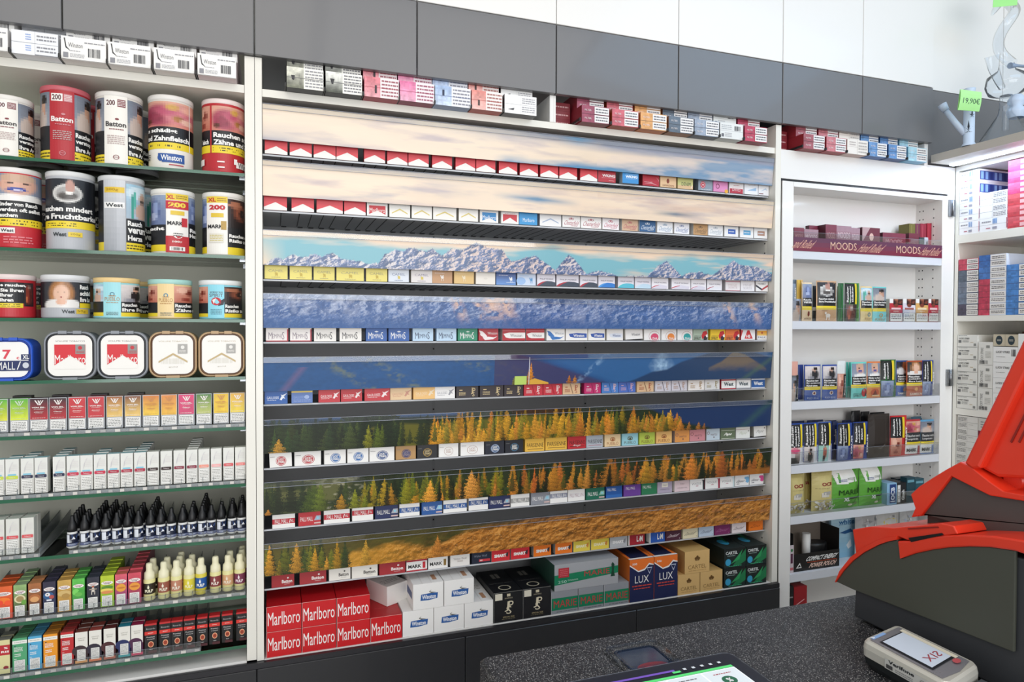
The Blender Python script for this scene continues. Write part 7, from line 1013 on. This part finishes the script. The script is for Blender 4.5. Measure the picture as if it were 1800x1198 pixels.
# sixth door shelf
Z6 = SZ[5]
x0, x1 = PX(qx(105), .01), PX(qx(468), .01); w = (x1-x0)*1.0; rt = empty('counter_display_box', ((x0+x1)/2, .012, Z6), (0, 0, 0)); tag(rt, 'black display box with orange lettering holding a power pouch', 'display box')
b = MB(); h1 = .055; b.box(-w/2, w/2, 0, .0015, 0, .068, '191716'); b.box(-w/2, -w/2+.0015, .0015, .10, 0, .15, '191716'); b.box(w/2-.0015, w/2, .0015, .10, 0, .15, '191716'); b.box(-w/2+.0015, w/2-.0015, .0985, .10, 0, .15, '8a7f74'); b.box(-w/2+.0015, w/2-.0015, .0015, .0985, 0, .0015, '191716')
b.ops(lambda u, v, L: (-w/2+u*w, -L*EPS, v*.068), [('t', 'COMPACT ENERGY', .62, .66, .66, .26, 'efeeea', .03, .1), ('t', 'POWER POUCH', .64, .26, .56, .26, 'e6c4b4', .03, .1), ('r', .3, .44, .94, .48, 'b0482a'), ('p', [(.06, .2), (.14, .5), (.18, .2)], 'e9e9e6'), ('p', [(.09, .25), (.14, .40), (.16, .25)], '191716')]); b.obj('tray', rt)
b = MB(); b.box(-w/2, w*.22, .101, .103, .05, .185, '2b2f30'); b.ops(lambda u, v, L: (-w/2+u*w*.72, .101-L*EPS, .05+v*.135), [('t', 'STRONG', .46, .76, .72, .22, 'c4542a', .06, .1), ('o', .5, .42, .14, .06, .6, 'd0d0cc')]); b.obj('header_card', rt)
b = MB(); b.tube([(-w*.02, .05, .014), (-w*.02, .05, .128)], .016, 'e9e9e6', 14); b.obj('paper_roll', rt)
b = MB(); rings = []
for t in np.linspace(0, 1, 7): rings.append([(w*.20+.055*math.cos(a)*(1-.2*t), .05+.03*math.sin(a), .014+.085*t-.01*t*t) for a in np.linspace(0, 2*math.pi, 14, endpoint=False)])
b.loft(rings, '111113', True, True); b.obj('pouch', rt)
dbox(qx(398), qx(612), Z6, qy(478), 'a9cfe4', [('i', 0, 0, 1, 1, grad('b9dbea', '8abcd8', 4, .2), 6, 8), ('t', 'white', .56, .88, .58, .11, '2a6aa0', .03), ('f', .28, .80, .84, .83, 1, '2a6aa0'), ('p', [(.3, .62), (.7, .70), (.8, .62), (.5, .58)], '2a5a90'), ('p', [(.55, .30), (.7, .44), (.75, .26), (.62, .2)], 'e6ecf0')], 'light blue packet with blue lettering behind the black display', 'packet', None, d=.010, Y=.102, name='filter_packet')
for k, (a, b_, yt, c) in enumerate(((615, 790, 455, 'b4b2b2'), (785, 960, 430, 'c4c2be'), (965, 1110, 418, 'b9b9b8'))): dbox(qx(a), qx(b_), Z6, qy(yt), c, [('e', .5, .75, .3, .08, ['9a9a9c', 'd9c43a', 'a9a8a4'][k]), ('f', .2, .3, .8, .5, 3, '7a8aa8')]+crumbs(20, .1, .9, .1, .9, ['d4d2d0', '9a989a', 'a9b4c9']), 'translucent grey bag of filters on the sixth door shelf, %s' % ['left', 'with yellow spot', 'right'][k], 'bag', 'grey filter bags', d=.04, Y=.04, name='filter_bag', bulge=.018)
for k, (a, b_, yt, yb) in enumerate(((44, 68, 668, 0), (70, 100, 700, 0))): dbox(qx(a)+1.5, qx(b_)+1.5, Z6, qy(yt), 'd0c4c8', [('r', .2, .35, .8, .7, '5a2a44'), ('e', .5, .82, .3, .06, '3a7a4a'), ('r', .1, .1, .9, .2, 'c46a70')], 'small hanging card beside the black display, %s' % ['left', 'right'][k], 'card', 'small cards', d=.004, Y=.01+.012*k, name='accessory_card')
for k, (a, b_, z0, yt, c) in enumerate(((40, 100, .3803, 1020, '1c1a1c'), (104, 205, .3803, 1020, '9a1a22'), (44, 155, .3803, 985, '3a1418'))): dbox(qx(a)+2, qx(b_)+2, z0, qy(yt), c, [('p', [(.2, .62), (.8, .72), (.8, .70), (.2, .60)], 'e6b4b4')] if k == 1 else [('r', .1, .75, .9, .78, '8a8a8a')], ['black box with grey line on the lowest door board', 'red box on the lowest door board', 'dark red box behind on the lowest door board'][k], 'box', None, d=.04, Y=.012 if k < 2 else .06, name='product_box')
# ================================================================ cartons in the corner shelving
XF = 2.716
def cbox(y0, y1, z0, h, base, ops, label, grp, X=XF, d=.26, fops=None, side=None, name='cigarette_carton'):
    """box whose printed end faces -X; y0 (near wall) > y1"""
    w = y0-y1; b = MB(); b.box(0, d, -w/2, w/2, 0, h, side or base)
    b.ops(lambda u, v, L: (-L*EPS, w/2-u*w, v*h), ops)
    if fops: b.ops(lambda u, v, L: (u*d, -w/2-L*EPS, v*h), fops)
    o = b.obj(name, None, (X, (y0+y1)/2, z0), (0, 0, 0)); tag(o, label, 'carton', grp); return o
cols_ = [(-.019, -.104), (-.1055, -.214), (-.2155, -.325)]
pm_end = [('r', 0, .49, 1, .51, 'b9b9bc'), ('f', .08, .62, .42, .86, 1, '9a9aa0'), ('r', .24, .2, .40, .26, 'b04a60'), ('bars', .48, .54, .66, .94, 8, '7aa0d0'), ('r', .48, .14, .64, .32, '9a9aa8'), ('r', .98, .1, 1, .9, 'b02a44')]
pm_side = [('r', 0, .16, 1, .86, '3a4f96')]+[('r', .02+k*.1, .22, .08+k*.1, .80, '8fb4e0' if k % 3 < 2 else '24387c') for k in range(10)]
z = 1.9495
for k in range(5): cbox(*cols_[0], z+k*.0522, .0515, 'f0eff0', pm_end, 'white carton with barcode end, column nearest the wall, %s from the bottom' % ORD[k+1], 'white cartons on the top corner shelf', fops=pm_side)
for k in range(5):
    ee = pm_end if k == 0 else [('r', 0, .49, 1, .51, '9a9a9c'), ('r', .46, 0, .465, 1, '9a9a9c'), ('f', .5, .08, .96, .44, 3, '8a8a90'), ('f', .5, .56, .96, .92, 3, '8a8a90')]
    if k < 3: cbox(*cols_[1], z+k*.0522, .0515, 'eeeeee', ee, 'white carton with violet-edged side, second column, %s from the bottom' % ORD[k+1], 'white cartons, second column', fops=[('r', 0, .12, 1, .44, '5f4a8c'), ('r', 0, .56, 1, .88, '5f4a8c')]+[('r', .04+q*.12, .2, .10+q*.12, .8, 'b9a8d4') for q in range(8)])
for k in range(6): cbox(*cols_[2], z+k*.0440, .0434, 'd04a54' if k < 3 else 'c9487a', [('i', 0, 0, 1, 1, grad('d9606a' if k < 3 else 'e070a0', 'c8424c' if k < 3 else 'd9487c', k+2, .6), 10, 5), ('r', .42, .1, 1, .42, 'e9b4b8'), ('r', .42, .58, 1, .9, 'e9b4b8')], '%s film-wrapped carton at the right edge, %s from the bottom' % ('red' if k < 3 else 'pink', ORD[k+1]), 'red and pink cartons at the right edge')
def cend(c, seed): return [('i', 0, 0, .42, 1, grad(c, c, seed, .9), 8, 6), ('r', .43, .05, .985, .47, 'e9e5df'), ('r', .43, .54, .985, .96, 'e9e5df'), ('f', .48, .14, .95, .40, 2, '5a5656'), ('f', .48, .62, .95, .88, 2, '5a5656'), ('r', 0, .49, 1, .51, '4a3a40')]
z = 1.6115
for k, c in enumerate(['4a4456', '6a7688', '6f7888', '55606e', 'c24258']): cbox(*cols_[0], z+k*.0472, .0465, c, cend(c, k+3), '%s carton nearest the wall, %s from the bottom, middle corner shelf' % ('pinkish red' if k == 4 else 'slate grey', ORD[k+1]), 'grey and red cartons, first column', side=c)
for k, c in enumerate(['c4445a', 'b83a52', 'c04258', '4a78b8', '3a68a8']): cbox(*cols_[1], z+k*.0487, .0480, c, cend(c, k+13), '%s carton in the second column, %s from the bottom, middle corner shelf' % ('crimson' if k < 3 else 'blue', ORD[k+1]), 'crimson and blue cartons, second column', side='dfe4ee')
for k in range(4): cbox(*cols_[2], z+k*.0492, .0485, '3f74b4', cend('4a80be', k+23), 'blue carton in the third column, %s from the bottom, middle corner shelf' % ORD[k+1], 'blue cartons, third column', side='3f74b4')
z = 1.2235
lk = [('f', .06, .90, .5, .96, 1, '6a6a66'), ('t', 'LUCKY STRIKE', .34, .70, .52, .12, '2a2a2a', .03), ('r', .05, .34, .20, .56, '6a6a6a'), ('f', .26, .36, .56, .60, 3, '8a8a84'), ('r', .82, .1, .94, .30, '8a8a84'), ('f', .66, .34, .8, .44, 1, 'b9a070'), ('r', 0, .0, 1, .02, '5a5a56')]
for k in range(6): cbox(*cols_[0], z+k*.0515, .0508, 'e4e2da', lk, 'white lettered carton nearest the wall, %s from the bottom, lower corner shelf' % ORD[k+1], 'white lettered cartons, first column')
for k in range(3):
    lr = [('t', 'LUCKY STRIKE', .26, .44, .18, .62, '3a3a3a', .0, 0, 1), ('bars', .10, .04, .70, .20, 12, '4a4a4a'), ('r', .55, .74, .8, .86, '8a8a84'), ('f', .5, .3, .9, .6, 5, 'b0aea6')]
    cbox(-.108, -.166, z+k*.0935, .0925, 'e0ded6', lr, 'white carton standing on end, %s from the bottom' % ORD[k+1], 'white cartons standing on end', d=.2)
for k in range(4): cbox(-.168, -.262, z+.015+k*.062, .0612, 'e9e8e4', [('t', 'LUCKY STRIKE', .40, .66, .56, .14, '3a3a3a', .03), ('bars', .74, .4, .94, .84, 9, '4a4a4a'), ('f', .14, .3, .5, .4, 1, 'a9a8a4')], 'white barcoded carton right of the standing ones, %s from the bottom' % ORD[k+1], 'white barcoded cartons, corner', d=.2)
cbox(-.168, -.262, z, .0145, 'c9b8a0', [], 'thin cardboard sheet under the barcoded cartons', 'cardboard sheet', d=.2)
cbox(-.168, -.262, z+.265, .046, 'c4b9a0', [('e', .24, .5, .14, .40, '22343c'), ('f', .16, .4, .32, .6, 2, 'c9c4b4'), ('e', .74, .5, .14, .40, '22343c'), ('f', .66, .4, .82, .6, 2, 'c9c4b4'), ('r', .49, 0, .5, 1, '8a8270')], 'beige carton with two dark round emblems', 'beige emblem carton', d=.2)
for k in range(3): cbox(-.263, -.34, z+.0+k*.105, .104, 'e9e8e4', [('t', 'LUCKY', .5, .6, .6, .14, '3a3a3a', .03), ('f', .14, .2, .8, .4, 3, 'a9a8a4')], 'white carton at the right edge behind the red screen, %s from the bottom' % ORD[k+1], 'white cartons at the right edge', d=.2)
for k, (a, b_) in enumerate(((-.107, -.20), (-.202, -.33))): cbox(a, b_, z, .322, '5a2a14', [('r', .0, .86, 1, 1, '6a3418'), ('f', .2, .9, .5, .96, 1, 'b0623a')], 'dark brown carton wall behind the white cartons, %s' % ['left', 'right'][k], 'brown cartons', X=XF+.262, d=.08)
z = .8255
for k in range(7): cbox(-.024 if k > 4 else -.019, -.110, z+k*.0526, .0520, 'd9d6cf', [('r', .0, .49, 1, .51, '6a6a66'), ('f', .04, .1, .46, .42, 4, '5a5a58'), ('f', .04, .58, .46, .9, 4, '5a5a58'), ('r', .5, .0, .505, 1, 'a9a8a2'), ('f', .56, .3, .8, .4, 1, 'b0aea6')], 'off-white carton with grey warning, lowest visible corner shelf, %s from the bottom' % ORD[k+1], 'off-white cartons, lowest corner shelf')
for k in range(7): cbox(-.112, -.21, z+k*.0526, .0520, 'c9c6bf' if k != 5 else '7a2434', [('f', .1, .2, .9, .8, 3, '8a8a86')], '%s carton, second column of the lowest visible corner shelf, %s up' % ('off-white' if k != 5 else 'dark red', ORD[k+1]), 'cartons, second column, lowest corner shelf')
# ================================================================ glass pipes on the cornice
zc = 2.2685
rt = empty('glass_pipe', (PX(1698, -.17), -.17, zc)); tag(rt, 'frosted glass water pipe with black leaf prints, leaning side bowl', 'water pipe')
mat('frost:c6d4e6', .45); b = MB(); R = .019; b.lathe([(R*1.25, 0), (R*1.25, .006), (R, .012), (R, .215), (R*1.1, .222), (R*.9, .222)], 'frost:c6d4e6', 28, caps=False)
leaf = lambda cu, cv, s: [('p', [(cu, cv-.02*s), (cu+.04*s, cv+.03*s), (cu, cv+.10*s), (cu-.04*s, cv+.03*s)], '1c2430'), ('p', [(cu, cv-.02*s), (cu+.16*s, cv+.03*s), (cu+.05*s, cv+.01*s)], '1c2430'), ('p', [(cu, cv-.02*s), (cu-.16*s, cv+.03*s), (cu-.05*s, cv+.01*s)], '1c2430'), ('p', [(cu, cv-.02*s), (cu+.14*s, cv-.03*s), (cu+.03*s, cv-.03*s)], '1c2430'), ('p', [(cu, cv-.02*s), (cu-.14*s, cv-.03*s), (cu-.03*s, cv-.03*s)], '1c2430')]
Vv = len(b.v); b.ops(cyl(R, .22), leaf(.32, .28, 1.6)+leaf(.22, .66, 1.2)+leaf(.5, .52, 1.0)); b.obj('tube', rt).rotation_euler = (0, 0, -.45)
b = MB(); b.tube([(-.008, .010, .05), (-.030, .035, .10), (-.050, .058, .150)], [.012, .011, .010], 'frost:c6d4e6', 14); b.tube([(-.050, .058, .150), (-.060, .068, .176)], [.013, .017], 'frost:c6d4e6', 14); b.obj('side_bowl', rt)
rt2 = empty('sticky_note', (2.55, -.22, 2.41), (0, 0, 0)); tag(rt2, 'green sticky note with handwritten price on the frosted pipe', 'sticky note')
pa, pb, pc, pd = [np.array(at(px, py, -.235)) for px, py in ((1683.5, 193), (1721, 196), (1725, 162), (1688, 157))]
b = MB(); M0 = np.array(rt2.location); fn = lambda u, v, L: tuple((1-u)*(1-v)*pa+u*(1-v)*pb+u*v*pc+(1-u)*v*pd-M0+np.array([0, -.004*math.sin(v*3)-L*EPS*2, 0]))
b.ops(fn, [('i', 0, 0, 1, 1, grad('b4ee9a', 'a9e58c', 3, .05), 4, 6), ('t', '19,90€', .54, .46, .78, .32, '2a4a3a', .0)]); b.q([fn(0, 0, -4), fn(1, 0, -4), fn(1, 1, -4), fn(0, 1, -4)], 'a9e58c'); b.obj('note', rt2)
# tall clear recycler pipe
rt = empty('glass_pipe', (PX(1762, -.19), -.19, zc)); tag(rt, 'tall clear glass water pipe with flask base and bulb', 'water pipe')
b = MB(); b.lathe([(.105, 0), (.108, .006), (.090, .035), (.028, .135), (.022, .165), (.022, .210)], '@bong', 36, caps=True); b.obj('flask_base', rt)
b = MB(); b.lathe([(.012, .075), (.012, .175)], '@bong', 14, caps=False); b.lathe([(.026, .120), (.034, .140), (.034, .150), (.02, .165), (.030, .180), (.030, .192), (.018, .21)], 'frost:c6d4e6', 20, cx=.03, cy=-.02, caps=False); b.obj('percolator', rt)
b = MB()
rings = [(.022, .205), (.060, .220), (.072, .250), (.066, .285), (.030, .31), (.024, .34)]
b.lathe(rings, '@bong', 32, caps=False); b.obj('chamber', rt)
b = MB(); b.tube([(-.04, -.01, .235), (-.09, -.03, .250), (-.13, -.04, .285), (-.145, -.045, .33)], [.012, .014, .018, .026], '@bong', 16, False); b.obj('bowl_arm', rt)
b = MB(); pts = [(.024*math.cos(a*.9)*1.4, .03*math.sin(a), .34+.036*a) for a in np.linspace(0, 9.2, 42)]; b.tube(pts, .020, '@bong', 14, False); b.obj('spiral_neck', rt)
b = MB(); b.tube([(-.02, 0, .60), (-.06, -.01, .56), (-.10, -.02, .52), (-.115, -.02, .50)], [.016, .015, .010, .004], '@bong', 12, False); b.obj('curl', rt); b = MB(); b.tube([(.10, -.02, .33), (.03, -.02, .325), (-.01, -.02, .32)], [.005, .006, .012], 'glassdark:8a9ab0', 10); b.obj('handle', rt)
b = MB(); b.lathe([(.022, .67), (.026, .80), (.034, .88)], '@bong', 20, caps=False); b.obj('mouthpiece', rt)
pa, pb, pc, pd = [np.array(at(px, py, -.225)) for px, py in ((1745, 13), (1788, 9), (1790, -26), (1748, -24))]
rt3 = empty('sticky_note', tuple((pa+pc)/2)); tag(rt3, 'green sticky note on the tall clear pipe, cut by the top edge', 'sticky note'); M1 = np.array(rt3.location)
b = MB(); fn = lambda u, v, L: tuple((1-u)*(1-v)*pa+u*(1-v)*pb+u*v*pc+(1-u)*v*pd-M1+np.array([0, -L*EPS, 0])); b.ops(fn, [('r', 0, 0, 1, 1, 'a4e888')]); b.q([fn(0, 0, -2), fn(1, 0, -2), fn(1, 1, -2), fn(0, 1, -2)], 'a4e888'); b.obj('note', rt3)
# ================================================================ things on the counter
RX = 1.128
def yz(pts, X=RX): return [(float(atx(px, py, X)[1]), float(atx(px, py, X)[2])) for px, py in pts]
mat('regred:e0381f', .36, coat=.25, bump=(900, .03)); mat('reggrey:46483f', .5, bump=(900, .04)); mat('regdark:34363a', .5, bump=(900, .04))
rt = empty('cash_register', (1.27, -1.2, CZ)); tag(rt, 'large red and dark grey cash register with a raised red screen housing', 'cash register'); Mi = Matrix.Translation(rt.location).inverted()
def rpart(nm, b, bevel=.003):
    o = b.obj(nm, rt); o.matrix_parent_inverse = Mi
    if bevel: m = o.modifiers.new('bevel', 'BEVEL'); m.width = bevel; m.segments = 2; m.limit_method = 'ANGLE'; m.angle_limit = math.radians(50)
    return o
b = MB(); b.prism([(-.986, CZ+.006), (-.989, 1.02), (-.996, 1.060), (-1.04, 1.105), (-1.10, 1.108), (-1.187, 1.155), (-1.268, 1.182), (-1.45, 1.186), (-1.50, 1.15), (-1.50, CZ+.006)], 1.1345, 1.47, 'regdark:34363a'); rpart('lower_housing', b)
for Y in (-1.03, -1.46):
    b = MB(); b.lathe([(.014, CZ), (.014, CZ+.0058)], 'black:0d0e10', 16, 1.16, Y); rpart('foot', b, 0); b = MB(); b.lathe([(.014, CZ), (.014, CZ+.0058)], 'black:0d0e10', 16, 1.44, Y); rpart('foot', b, 0)
arcL = [(1470, 1022), (1484, 1002), (1500, 985), (1520, 970), (1545, 957), (1562, 951), (1577, 948)]
arcR = [(1584, 981), (1610, 972), (1640, 965.5), (1670, 961.5), (1705, 960), (1740, 961), (1785, 967.5)]
b = MB(); b.prism(yz(arcL+arcR+[(1782, 1146), (1500, 1036)]), RX, 1.134, 'reggrey:46483f'); rpart('side_panel', b, .0015)
# red shell running over the housing: thin at the front arc, thick behind the notch
oL = [(1469, 1023), (1477, 1003), (1496, 979), (1517, 963), (1543, 949), (1562, 943), (1579, 941)]
b = MB(); b.prism(yz(oL+arcL[::-1]), 1.125, 1.47, 'regred:e0381f'); rpart('front_trim', b, .001)
top_ = [(1584, 981), (1579, 950), (1600, 950), (1632, 943), (1665, 940), (1700, 939), (1745, 941), (1800, 949)]
tail = [(-1.45, 1.205), (-1.50, 1.165), (-1.50, 1.14), (-1.44, 1.188)]
b = MB(); b.prism(yz(top_)+tail+[(-1.309, 1.1945)]+yz(arcR[:-1][::-1]), 1.125, 1.47, 'regred:e0381f'); rpart('rear_trim', b, .003)
b = MB(); b.prism(yz([(1499, 930), (1530, 925), (1571, 927), (1640, 921), (1655, 919), (1677, 924), (1684, 938), (1660, 941), (1640, 943), (1596, 949), (1580, 942.5), (1562, 944.5), (1543, 950.5), (1517, 965), (1505, 972)]), 1.127, 1.36, 'regred:e0381f'); rpart('printer_cover', b, .002)
b = MB(); b.prism(yz([(1597, 927.5), (1650, 924.5), (1652, 927), (1598, 930)]), 1.1255, 1.130, 'regline:8a1a10'); rpart('cover_groove', b, 0)
b = MB(); b.prism(yz([(1599, 944.5), (1657, 936), (1660, 939.5), (1604, 952)]), 1.1245, 1.135, 'black:0d0e10'); rpart('paper_slot', b, 0)
# raised rear body
X2 = 1.20
b = MB(); b.prism(yz([(1624, 904), (1676, 837), (1744, 871), (1800, 880)], X2)+[(-1.50, 1.262), (-1.50, 1.19), (float(atx(1624, 904, X2)[1]), 1.19)], X2, 1.46, 'reggrey2:4a4745'); rpart('upper_housing', b)
b = MB(); b.prism(yz([(1605, 868), (1620, 854), (1645, 838), (1668, 824), (1692, 811), (1712, 820), (1745, 846), (1768, 862), (1800, 868)], X2)+[(-1.50, 1.28), (-1.50, 1.265)]+yz([(1800, 879), (1744, 870), (1676, 836), (1623, 906), (1606, 908), (1613, 892)], X2), 1.193, 1.47, 'regred:e0381f'); rpart('upper_trim', b, .002)
b = MB(); b.box(1.215, 1.44, -1.46, -1.085, 1.10, 1.1895, 'reggrey2:4a4745'); rpart('riser', b, 0)
b = MB(); b.prism(yz([(1694, 814), (1747, 703), (1800, 592), (1862, 462), (1892, 470), (1830, 600), (1722, 822), (1708, 825)], 1.19), 1.19, 1.60, 'regred:e0381f'); rpart('screen_frame', b, .005)
sp = yz([(1716, 823), (1822, 604), (1885, 478)], 1.196); b = MB(); b.prism(sp+[(sp[2][0]-.06, sp[2][1]-.02), (-1.36, 1.31), (sp[0][0]-.03, sp[0][1]-.010)], 1.206, 1.58, 'regred:e0381f'); rpart('screen_back', b, .006)
for k in range(2):
    b = MB(); b.prism(yz([(1776+k*14, 776), (1812+k*14, 704), (1815+k*14, 706), (1779+k*14, 778)], 1.205), 1.2040, 1.207, 'regline:8a1a10'); rpart('vent_groove', b, 0)
b = MB(); b.tube([(1.23, -1.235, 1.285), (1.52, -1.235, 1.285)], .016, 'regred:e0381f', 20); rpart('screen_hinge', b, 0)
# ---- payment terminal
rt = empty('payment_terminal', (1.04, -1.22, CZ)); tag(rt, 'silver card payment terminal with lit touch screen beside the cash register', 'payment terminal'); Mi = Matrix.Translation(rt.location).inverted()
mat('silver:d2d0c6', .32, .25, .3); mat('silvertop:a9a8b0', .28, .5, .3); mat('@scr:c4d2e6', .2, emit=.42)
bl, br_, fl, fr = [np.array(atz(x, y, 1.0)[:2]) for x, y in ((1519, 1122), (1577, 1097), (1665, 1200), (1718, 1165))]
def Q(u, v): return (1-u)*(1-v)*bl+u*(1-v)*br_+u*v*fr+(1-u)*v*fl
def ringq(z, o, n=5):
    c = []
    for (u, v, a0) in ((0, 0, 180), (1, 0, 270), (1, 1, 0), (0, 1, 90)):
        for k in range(n):
            a = math.radians(a0+90*k/(n-1)); r_ = .09; uu = (u+(r_ if u == 0 else -r_)+r_*math.cos(a)*1.0*(1 if True else 0)); vv = (v+(r_*.7 if v == 0 else -r_*.7)+r_*.7*math.sin(a))
            p = Q(.5+(uu-.5)*(1+o), .5+(vv-.5)*(1+o*.7)); c.append((p[0], p[1], z))
    return c
def tp(nm, b):
    o = b.obj(nm, rt); o.matrix_parent_inverse = Mi; return o
b = MB(); b.loft([ringq(CZ+.0005, -.08), ringq(CZ+.010, .02), ringq(CZ+.022, .05)], 'termdark:1c2022'); tp('lower_shell', b)
b = MB(); b.loft([ringq(CZ+.0222, .06), ringq(CZ+.036, .07), ringq(CZ+.045, .04), ringq(CZ+.0495, -.02)], 'silver:d2d0c6', sm=False); tp('upper_shell', b)
zt = CZ+.0497; fnT = lambda u, v, L: (*Q(u, v), zt+L*.0004)
b = MB(); b.ops(fnT, [('p', [(.06, .05), (.94, .05), (.95, .93), (.5, .97), (.05, .93)], 'silvertop:a9a8b0'), ('r', .12, .03, .5, .075, '8fb4e6'), ('p', [(.12, .02), (.22, .05), (.14, .07)], 'e6f0fa'), ('r', .13, .15, .87, .80, '23262c'), ('r', .80, .12, .90, .82, 'e6e0cc'), ('r', .17, .17, .79, .775, '@scr:d4e0f0'), ('t', 'XIS', .50, .66, .42, .10, 'a8404a', .0), ('e', .72, .86, .09, .04, 'c25a60')]); tp('touch_screen', b)
# sticker on the near long side
s0, s1 = Q(-.035, .30), Q(-.035, .86)
fnS = lambda u, v, L: (s0[0]*(1-u)+s1[0]*u-L*.0004-.0012, s0[1]*(1-u)+s1[1]*u, CZ+.022+v*.018)
b = MB(); b.ops(fnS, [('r', 0, .02, 1, .98, 'c9c9c4'), ('t', 'Verifone', .36, .80, .56, .34, '23282c', .03), ('r', .04, .14, .18, .50, '4a4a4a'), ('f', .24, .12, .62, .48, 2, '8a8a8a'), ('r', .74, .10, .92, .48, 'd98a3a'), ('o', .83, .56, .06, .26, .7, '8a8a8a')]); tp('sticker', b)
q0, q1 = Q(.95, 1.06), Q(.1, 1.06)
b = MB(); b.prism([(float(q1[0]), float(q1[1])), (float(q0[0]), float(q0[1])), (float(q0[0])+.012, float(q0[1])-.16), (float(q1[0])+.012, float(q1[1])-.16)], CZ+.0005, CZ+.030, 'termgrey:4a4d52', axis='z'); tp('keypad_section', b)
# ---- tablet till
rt = empty('tablet_screen', (.58, -1.19, CZ)); tag(rt, 'black tablet screen showing tiles, lying on the counter at the bottom edge', 'tablet'); Mi = Matrix.Translation(rt.location).inverted()
x0, x1, y0, y1 = .385, .772, -1.330, -1.052; W_, H_t = x1-x0, y1-y0
def rr_(z, r=.016, o=0): return [(x, y, z) for x, y in rrect(W_-2*o, H_t-2*o, r, 6, (x0+x1)/2, (y0+y1)/2)]
b = MB(); b.loft([rr_(CZ+.0105, o=.004), rr_(CZ+.0125), rr_(CZ+.0185), rr_(CZ+.0195, o=.0015)], 'tabdark:1a1d26'); tp('casing', b)
b = MB(); b.loft([rr_(CZ+.0182, .0162, -.0008), rr_(CZ+.0193, .0162, -.0008)], 'lip:8b909c', caps=False); tp('metal_rim', b)
b = MB(); b.box(.45, .70, -1.26, -1.12, CZ+.0002, CZ+.0104, 'black:0d0e10'); tp('stand', b)
mat('@glow:d0d8dc', .3, emit=.35); mat('@glow2:4fc46a', .3, emit=.5); mat('@glow3:e8f0f0', .3, emit=.4); mat('@ui:6a4aa8', .3, emit=.4)
fnB = lambda u, v, L: (x0+u*W_, y0+v*H_t, CZ+.0195+L*.0002)
ops = [('p', [(.01, .02), (.99, .02), (.99, .98), (.01, .98)], 'glassblack:0c1020'), ('r', .05, .83, .93, .855, '@glow2:4fc46a'), ('r', .30, .895, .66, .915, '@ui:6a4aa8'), ('r', .05, .04, .93, .825, '@glow3:e8f0f0')]
cols3 = ['c9303a', '3a7a3a', 'c9303a', 'c4b03a', '1f6a4a']
for cxx in range(5):
    for cy in range(4):
        u0 = .055+cxx*.175; v1 = .815-cy*.19; ops += [('r', u0, v1-.18, u0+.168, v1, '@glow:d0d8dc'), ('f', u0+.04, v1-.05, u0+.13, v1-.03, 1, ['b04050', '5a5a60'][cxx % 2])]
for cxx in range(5):
    for cy in range(4):
        u0 = .055+cxx*.175; v1 = .815-cy*.19; c = cols3[(cxx*2+cy*3+1) % 5]; ops += [('e', u0+.084, v1-.115, .034, .045, c), ('t', '2' if (cxx+cy) % 2 else '%', u0+.084, v1-.115, .026, .044, 'eeeeee', .04)] if (cxx*7+cy) % 3 else [('r', u0+.06, v1-.15, u0+.11, v1-.08, c)]
ops += [('r', .70+.045*k, .885, .715+.045*k, .905, 'e6ecf0') for k in range(5)]+[('r', .64, .87, .68, .89, '@glow2:4fc46a')]
b = MB(); b.ops(fnB, ops[:1]); [b.ops(fnB, [o_], L0=2+min(3, i)) for i, o_ in enumerate(ops[1:4])]; [b.ops(fnB, [o_], L0=6+(i >= 40)+(i % 2 if i >= 40 else (i % 2))) for i, o_ in enumerate(ops[4:])]; tp('display', b)
# ---- glass coin tray
rt = empty('coin_tray', (.634, -.985, CZ)); tag(rt, 'clear glass coin tray with dark picture under it, behind the tablet', 'coin tray'); Mi = Matrix.Translation(rt.location).inverted()
pr = lambda z, o, r: [(x, y, z) for x, y in rrect(.114-2*o, .100-2*o, r, 6, .634, -.985)]
b = MB(); b.loft([pr(CZ+.0002, 0, .014), pr(CZ+.0045, 0, .014), pr(CZ+.0060, .002, .013), pr(CZ+.0060, .012, .010), pr(CZ+.0030, .018, .010)], '@plexi', caps=False); tp('glass_rim', b)
mat('trayblue:1e2a3e', .12, coat=.6); b = MB(); b.q(pr(CZ+.0012, .013, .012), 'trayblue:1e2a3e'); b.ops(lambda u, v, L: (.582+u*.104, -1.030+v*.09, CZ+.0014+L*.0002), [('e', .5, .10, .30, .16, '7a2430'), ('e', .42, .06, .10, .07, 'b8303a')]); tp('picture_plate', b)
bpy.context.view_layer.update()
